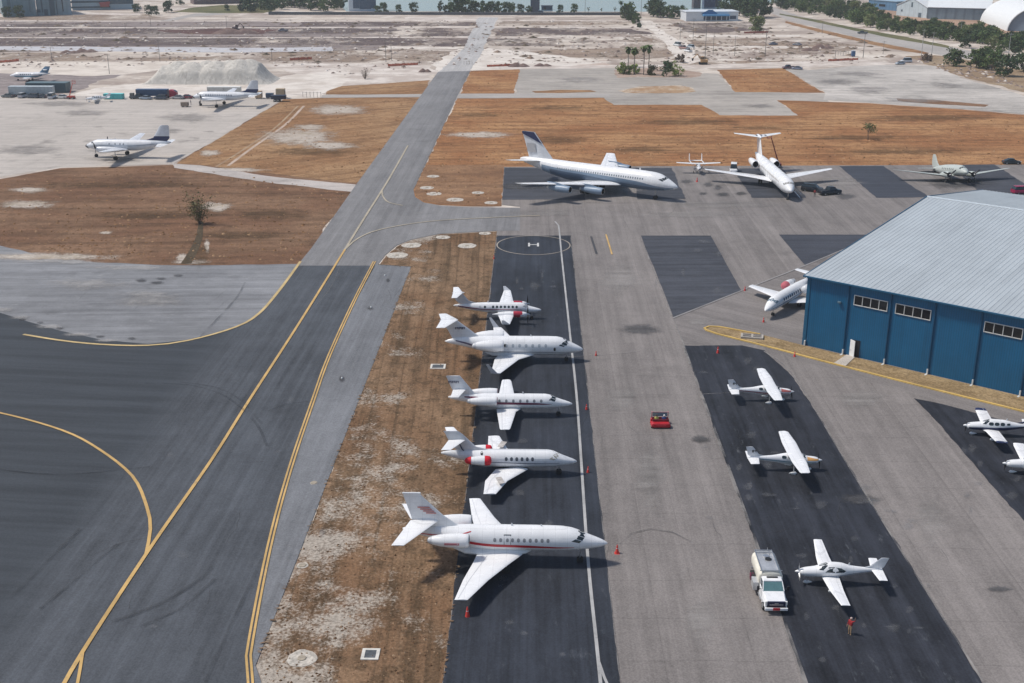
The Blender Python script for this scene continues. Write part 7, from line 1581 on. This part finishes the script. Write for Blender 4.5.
def palm(label, loc, h, seed, fr=2.6, mat=None):
    rd = random.Random(seed); t = thing('palm_tree', label, 'palm tree', loc, rd.uniform(0, 6)); tr = MB(); p = Vector((0, 0, -.1)); r = .22
    for k in range(6):
        q = Vector((rd.uniform(-.08, .08), rd.uniform(-.08, .08), h*(k+1)/6)); tr.tube(p, q, r, r*.93, 8); p = q; r *= .93
    tr.build('trunk', P_PALMB, t, True, False); cr = MB()
    for k in range(30):
        a = 2*pi*k/30*2.4+rd.uniform(-.2, .2); el = rd.uniform(-.9, 1.2); L = fr*rd.uniform(.8, 1.2); d = Vector((cos(a), sin(a), 0)); pr = p; w = .28
        for j in range(5):
            e = el-j*.42; q = pr+(d*cos(e)+Vector((0, 0, sin(e))))*L/5; s = Vector((-d.y, d.x, 0))
            w1 = (.30, .42, .4, .3, .06)[j]; dr = Vector((0, 0, -.16))
            cr.add([pr+s*w+dr*w, pr, pr-s*w+dr*w, q-s*w1+dr*w1, q, q+s*w1+dr*w1], [(0, 1, 4, 5), (1, 2, 3, 4)]); pr = q; w = w1
    cr.build('crown', mat or L_PALM, t, False, False)
    # skirt of dead fronds
    sk = MB()
    for k in range(12):
        a = rd.uniform(0, 2*pi); d = Vector((cos(a), sin(a), 0)); s = Vector((-d.y, d.x, 0)); b0 = p-Vector((0, 0, .1)); b1 = p+d*.45-Vector((0, 0, rd.uniform(.9, 1.8)))
        sk.add([b0+s*.1, b0-s*.1, b1-s*.16, b1+s*.16], [(0, 1, 2, 3)])
    sk.build('dead_fronds', L_DRY, t, False, False); return t
def shoot(label, loc, h, seed, mat, cat='bush', name='bush', leafy=True, spread=.5):
    """open many-stemmed shrub"""
    rd = random.Random(seed); t = thing(name, label, cat, loc); st = MB(); cr = MB()
    for k in range(16):
        a = rd.uniform(0, 2*pi); d = Vector((cos(a)*spread*rd.random(), sin(a)*spread*rd.random(), 1)).normalized(); p = Vector((cos(a)*.15, sin(a)*.15, -.05)); L = h*rd.uniform(.6, 1.05); m = p+d*L*.55
        e = m+(d+Vector((rd.uniform(-.3, .3), rd.uniform(-.3, .3), .1))).normalized()*L*.45; st.tube(p, m, .05, .035, 5); st.tube(m, e, .035, .01, 5)
        for _ in range(4): q = p.lerp(e, rd.uniform(.4, .9)); st.tube(q, q+Vector((rd.uniform(-.5, .5), rd.uniform(-.5, .5), rd.uniform(.2, .7)))*h*.18, .02, .006, 4)
        if leafy:
            for _ in range(58 if h > 6 else 30): leaf(cr, p.lerp(e, rd.uniform(.3, 1))+Vector((rd.gauss(0, .22), rd.gauss(0, .22), rd.gauss(0, .2)))*h*.35, .2*rd.uniform(.5, 1.0)*max(.7, h/6), rd)
    st.build('stems', P_BARK, t, False, False)
    if leafy: cr.build('foliage', mat, t, False, False)
    return t
protos = [tree('x', (0, 0, 0), 8, 4.1, m, 11+i, tk, 30, 34, .5) for i, (m, tk) in enumerate(((L_DARK, .10), (L_MID, .12), (L_DARK, .06), (L_MID, .10), (L_PALE, .12)))]
pine = tree('x', (0, 0, 0), 12, 2.6, L_DARK, 40, .15, 24, 30, .5, 'tree')
thin = tree('x', (0, 0, 0), 6, 2.4, L_OLIVE, 44, .4, 8, 14, .45, 'tree')
_used = set()
def place(pr, x, y, h, lab, group, rz, wide=1.0, h0=8.0):
    q = G(x, y); s = h/h0; sc = (s*wide, s*wide, s)
    if id(pr) not in _used:
        _used.add(id(pr)); pr.location = (q.x, q.y, 0); pr.rotation_euler = (0, 0, rz); pr.scale = sc; pr['label'] = lab; pr['group'] = group; return pr
    return dup(pr, (q.x, q.y, 0), rz, lab, group, sc)
SG = 'trees along the far shore'; rd = random.Random(5)
for i, (x, y, h, k, lab) in enumerate([(377, 13, 5, 0, 'small round tree right of the white tower block'), (384, 13, 7, 0, 'rounder tree second from the white tower block'), (399, 12.8, 5.5, 0, 'round tree alone, third from the tower block'), (414, 12.8, 7, 0, 'tall round tree, fourth from the tower block'), (440.5, 14, 10, 9, 'narrow dark conifer left of the tall shore clump'), (447, 14, 6, 0, 'small tree right of the narrow dark conifer'), (451.5, 14, 6, 1, 'small tree tucked left of the tall shore clump'), (458, 14, 14, 2, 'tallest tree of the shore clump, left half'), (466, 14, 13, 0, 'tallest tree of the shore clump, right half'),
    (474, 13.5, 8.5, 0, 'broad tree touching the tall shore clump'), (482, 13.5, 8.5, 2, 'broad dark tree in the middle of the shore row'), (491, 13.3, 8, 0, 'broad tree right of middle in the shore row'), (499, 13.3, 8, 2, 'broad tree directly above the old taxiway end'), (506, 13.3, 7.5, 0, 'tree just right of the old taxiway line'), (512, 13.3, 7, 1, 'last tree of the close shore row'), (520, 13, 6, 0, 'round tree left of the square shore tower'), (528.5, 13, 5, 2, 'small tree touching the square shore tower'), (560, 13, 5.5, 0, 'round tree right of the low kiosk'), (574, 12.8, 6, 0, 'round tree second right of the low kiosk'), (588, 12.8, 4, 8, 'thin pale tree on the shore'), (601, 12.8, 3.5, 8, 'smallest thin tree on the shore'), (615, 12.8, 4, 8, 'thin tree before the dust road start'),
    (626, 20, 9, 0, 'left tree of the clump by the dust road start'), (632, 22, 8, 2, 'middle tree of the clump by the dust road start'), (636, 24, 6.5, 3, 'front tree of the clump by the dust road start'), (628, 18, 10, 1, 'rear tree of the clump by the dust road start'),
    (653, 17, 12, 2, 'tall dark tree right of the dust road start'), (660, 17.5, 10, 0, 'dark tree second right of the dust road start'), (667, 18, 8, 1, 'mid tree left of the white terminal'), (674, 18.5, 8, 0, 'dark tree third from the white terminal'), (681, 19, 8.5, 2, 'dark tree next to the white terminal'), (656, 15, 11, 0, 'tree behind the tall dark tree by the dust road'),
    (722, 15, 9, 0, 'tree behind the right end of the white terminal'), (730, 13, 12, 2, 'tree rising behind the terminal end'), (739, 16, 13, 0, 'big dark tree right of the white terminal'), (747, 17, 14, 2, 'biggest dark tree right of the white terminal'), (755, 18, 14, 0, 'big dark tree above the pale green tree'), (763, 17, 12, 2, 'big dark tree where the far road starts'), (744, 12, 16, 0, 'rear dark tree right of the white terminal'), (756, 32, 8.5, 4, 'wide pale green tree on the bare ground')]):
    pr = pine if k == 9 else thin if k == 8 else protos[k]
    place(pr, x, y, h, lab, SG if x < 640 else 'trees around the white terminal', rd.uniform(0, 6), 1.25 if k == 4 else 1.05, 12 if k == 9 else 6 if k == 8 else 8)
for i, x in enumerate(range(246, 348, 6)):
    place(protos[(0, 2, 0, 1, 2)[i % 5]], x+rd.uniform(-1.5, 1.5), 12.3-rd.random()*5, rd.uniform(8, 13), 'dense dark tree in the grove left of the white tower block', 'dense grove left of the tower block', rd.uniform(0, 6), 1.15)
for x, y, h, lab in ((8, 17.5, 7, 'dark tree before the slate warehouse, leftmost'), (20, 18, 8, 'round dark tree before the slate warehouse'), (137, 12.5, 6, 'tree at the right end of the long terminal'), (149, 15, 6.5, 'left of two round trees by the lawn road'), (156, 15, 6, 'right of two round trees by the lawn road'), (169, 12.5, 8, 'bigger round tree at the left tip of the lawn'), (227, 11, 4.5, 'small tree on the left of the lawn'), (241, 11.5, 5, 'rounder small tree on the lawn'), (252, 11.3, 5, 'small tree at the lawn end'), (180, 5, 8, 'tree behind the lawn tip')):
    place(protos[0], x, y, h, lab, 'trees at the top left', rd.uniform(0, 6), 1.0)
def inpoly(x, y, P):
    r = False
    for i in range(len(P)):
        a, b = P[i], P[i-1]
        if (a[1] > y) != (b[1] > y) and x < (b[0]-a[0])*(y-a[1])/(b[1]-a[1])+a[0]: r = not r
    return r
TP = [(766, 1), (835, 4), (876, 15), (895, 25), (985, 32), (1000, 40), (1060, 44), (1060, 58), (1000, 47), (945, 41), (880, 31), (830, 18), (775, 8)]
n = 0; pts = []
while n < 210:
    x, y = rd.uniform(765, 1050), rd.uniform(1, 56)
    if inpoly(x, y, TP) and all(hypot(x-a, (y-b_)*2.2) > 3.5 for a, b_ in pts):
        pts.append((x, y)); n += 1
for x, y in sorted(pts, key=lambda q: q[1]):
    k = rd.choice((0, 2, 1, 1, 3, 3, 4)); place(protos[k], x, y, rd.uniform(4, 8.5) if x < 875 else rd.uniform(3.2, 6.6), 'leafy tree in the dense belt between the far road and the hangars', 'tree belt along the far road', rd.uniform(0, 6), rd.uniform(.9, 1.3))
for x, y, h, k, w, lab in ((953, 66, 7.5, 1, 1.25, 'mid green tree standing alone on the verge'), (976, 68, 8.5, 1, 1.2, 'left tree of the dark clump at the right verge'), (986, 66, 7.5, 2, 1.2, 'rear tree of the dark clump at the right verge'), (992, 70, 8.5, 3, 1.1, 'front green tree of the right verge clump'), (1004, 76, 8.5, 0, 1.2, 'greyish tree at the right of the verge clump'), (1023, 72, 8, 0, 1.2, 'dark tree cut by the right edge'), (990, 50, 5.5, 4, 1.3, 'round pale tree behind the verge clump'), (1015, 54, 7, 2, 1.2, 'dark tree behind the verge clump near the edge'), (966, 48, 6, 0, 1.2, 'tree left of the round pale tree'), (1001, 52, 6, 1, 1.0, 'tree right of the round pale tree')):
    place(protos[k], x, y, h, lab, 'trees on the right verge', rd.uniform(0, 6), w)
PG = 'palms by the old pavement'
palm('left front palm with drooping crown on the planting bed', at(634, 74.5), 9.6, 1); palm('slender tallest palm in the middle of the planting bed', at(643.5, 75), 10.8, 2, 2.3); palm('thick right palm of the planting bed', at(648.5, 70.5), 9.2, 3, 2.8); palm('short left palm behind the front palm', at(628, 67), 7.6, 4, 2.6)
palm('lone small palm at the left of the dust road clump', at(620.5, 17), 9.5, 5, 2.4, L_DARK)
for i, (x, y, h, cw, m, lab) in enumerate([(622, 73.5, 2.8, 1.7, L_YEL, 'bright bush at the left end of the planting bed'), (627, 74.5, 2.4, 1.5, L_PALE, 'pale bush second from left on the bed'), (634.5, 73.5, 2.4, 1.6, L_YEL, 'bright bush under the front palm'), (652, 75, 2.4, 1.8, L_OLIVE, 'olive bush under the right palm'), (666.5, 76.5, 4.0, 1.9, L_DARK, 'dark bush beside the bright round bush'), (676, 76, 4.0, 2.3, L_YEL, 'bright yellow-green round bush at the bed end'), (668, 70, 3.2, 1.8, L_DRY, 'dry brown bush behind the dark bush'), (680, 62.5, 3.4, 2.0, L_DRY, 'purplish dry bush by the dust road foot'), (639, 27.5, 2.0, 1.3, L_DARK, 'small dark bush below the dust road clump'), (927, 61, 2.6, 2.6, L_DRY, 'dry brown brush by the twin poles'), (760, 21, 2.4, 3, L_DARK, 'low dark shrub at the start of the far road')]):
    k_ = 1.55 if 615 < x < 679 and y > 72 else 1.15
    tree(lab, at(x, y), h*k_, cw*k_, m, 60+i, .06, 16, 36, .38, 'bush')
tree('thin flat-topped olive tree alone in the straw field', at(868, 140), 5.4, 3.3, L_PALE, 91, .42, 11, 22, .28, 'tree', flat=.7)
shoot('bare leafless grey-brown bush on the white sand', at(365, 79), 4.6, 8, L_DRY, 'bush', 'bush', True, .9)
shoot('sparse yellow-green shrub with slim stems in the brown field', at(200, 224), 7.0, 9, m_leaf('leaf_sapling', (.10, .105, .04), (.155, .15, .06), (.22, .19, .09)), 'bush', 'bush', True, .5)
# ------------------------------------------------------------------ poles, fences
def pole(label, x, y, h, arm=True, r=.13, col=(.22, .21, .20), group='light and power poles on the sandy ground'):
    t = thing('utility_pole', label, 'pole', at(x, y), 0, group); MB().tube((0, 0, -.1), (0, 0, h), r, r*.6, 8).build('shaft', paint(col, .7, .15), t)
    if arm: MB().tube((-.9, 0, h-.5), (.9, 0, h-.5), .06, .06, 6).box((.8, 0, h-.45), (.5, .25, .12)).build('crossarm', paint(col, .7, .15), t)
for x, y, h, lab in ((52, 61, 6.5, 'short pole on the tan strip above the trailers'), (109.5, 74, 8, 'pole with a small box left of the gravel heap'), (160, 61.5, 9.5, 'tall pole just left of the gravel heap top'), (272, 60.5, 5.5, 'short dark pole right of the gravel heap'), (386, 62, 9.5, 'left of two close poles by the north taxiway'), (391.5, 60.5, 10.5, 'right of two close poles by the north taxiway'), (126, 36, 7, 'far pole above the tan strip'), (151, 27, 6.5, 'far pole below the lawn road'), (227, 30, 8, 'pole by the dark excavator'), (705, 58, 15, 'tallest dark pole right of the dust road foot'), (713, 55, 10, 'pole right of the tallest dark pole'), (734.5, 56, 9, 'lone pole right of the dust road, middle'), (765, 57, 12, 'pole with round box by the upper sandy track'), (693, 40, 11, 'thin pole beside the terminal on the dust road side'), (680, 39, 9, 'thin pole left of the terminal front'), (835, 59, 4, 'short pole left of the portable toilet'), (863, 58, 12, 'pole right of the portable toilet'), (883, 54, 6, 'pole by the far road verge'), (822, 34, 6.5, 'thin pole beside the far road, middle'), (921, 59, 13, 'left pale pole of the verge pair'), (931, 59.5, 12, 'right pale pole of the verge pair'), (1007, 64, 13, 'pale pole in front of the right tree belt'), (960, 38, 9, 'pole inside the right tree belt'), (641, 16.5, 14, 'thin pole by the dust road start'), (585, 13, 12, 'thin lamp pole on the shore')):
    pole(lab, x, y, h, True, .12 if h < 12 else .16, (.42, .42, .40) if x > 900 else (.20, .19, .18))
def fence(label, a, b_, h, col, n, mesh_=True, name='safety_fence'):
    A, B = G(*a), G(*b_); u = B-A; L = u.length; t = thing(name, label, 'fence', A, atan2(u.y, u.x)); rd = random.Random(int(a[0]))
    for k in range(n+1): MB().tube((L*k/n, 0, -.05), (L*k/n, 0, h*1.1), .05, .05, 6).build('post', paint((.3, .2, .18), .7), t)
    vs = []; m = n*3
    for k in range(m+1): s = rd.uniform(-.12, .12)*h; vs += [(L*k/m, rd.uniform(-.15, .15), .05), (L*k/m, rd.uniform(-.15, .15), h*.9+s)]
    o = mesh('netting', vs, [(2*k, 2*k+2, 2*k+3, 2*k+1) for k in range(m)], paint(col, .8, .2), t); sf = o.modifiers.new('thick', 'SOLIDIFY'); sf.thickness = .03
OR = (.60, .19, .12)
fence('orange netting fence along the far left tan strip', (-20, 64.5), (19, 61.5), 1.2, OR, 6); fence('orange netting fence left of the north taxiway', (388, 66.5), (418, 65), 1.1, OR, 6); fence('orange netting fence right of the north taxiway', (487, 67), (512, 66), 1.0, OR, 6); fence('orange netting fence near the portable toilet', (828, 61.5), (858, 60), 1.1, OR, 6); fence('orange netting fence on the grey dirt above the white sand', (290, 60.5), (312, 59.5), 1.3, OR, 5); fence('orange netting fence below the pale green tree', (744, 33.5), (768, 33), 1.2, (.45, .16, .12), 5)
def postrail(label, pts, h=1.5):
    t = thing('post_row', label, 'posts', at(*pts[0])); o = G(*pts[0])
    for q in pts: w = G(*q)-o; MB().tube((w.x, w.y, -.05), (w.x, w.y, h), .09, .09, 6).build('post', paint((.45, .42, .38), .8), t)
    a = G(*pts[-1])-o; MB().tube((0, 0, h*.85), (a.x, a.y, h*.85), .05).build('rail', paint((.5, .48, .44), .8), t)
postrail('row of white posts beside the path at the left straw field', [(303+i*3.6, 97.5) for i in range(6)], 2.0)
postrail('row of small dark posts on the grey ground above the bare bush', [(322+i*3, 52.5) for i in range(7)], 1.4)
postrail('row of pale posts left of the portable toilet', [(838+i*2.6, 55.5) for i in range(5)], 2.0)
postrail('short barrier across the north end of the taxiway', [(464+i*2.7, 64.5) for i in range(4)], 1.6)
# ------------------------------------------------------------------ air
hz = MB().box((0, 1630, 30.5), (4440, 3580, 63)).build('haze', None or NB('haze_air').m); hz['kind'] = 'stuff'
nt = hz.data.materials[0].node_tree
for n_ in list(nt.nodes):
    if n_.type == 'BSDF_PRINCIPLED': nt.nodes.remove(n_)
pv = nt.nodes.new('ShaderNodeVolumePrincipled'); pv.inputs['Color'].default_value = (.84, .92, 1, 1); pv.inputs['Density'].default_value = .00012; pv.inputs['Anisotropy'].default_value = .2
nt.links.new(pv.outputs[0], nt.nodes['Material Output'].inputs['Volume'])
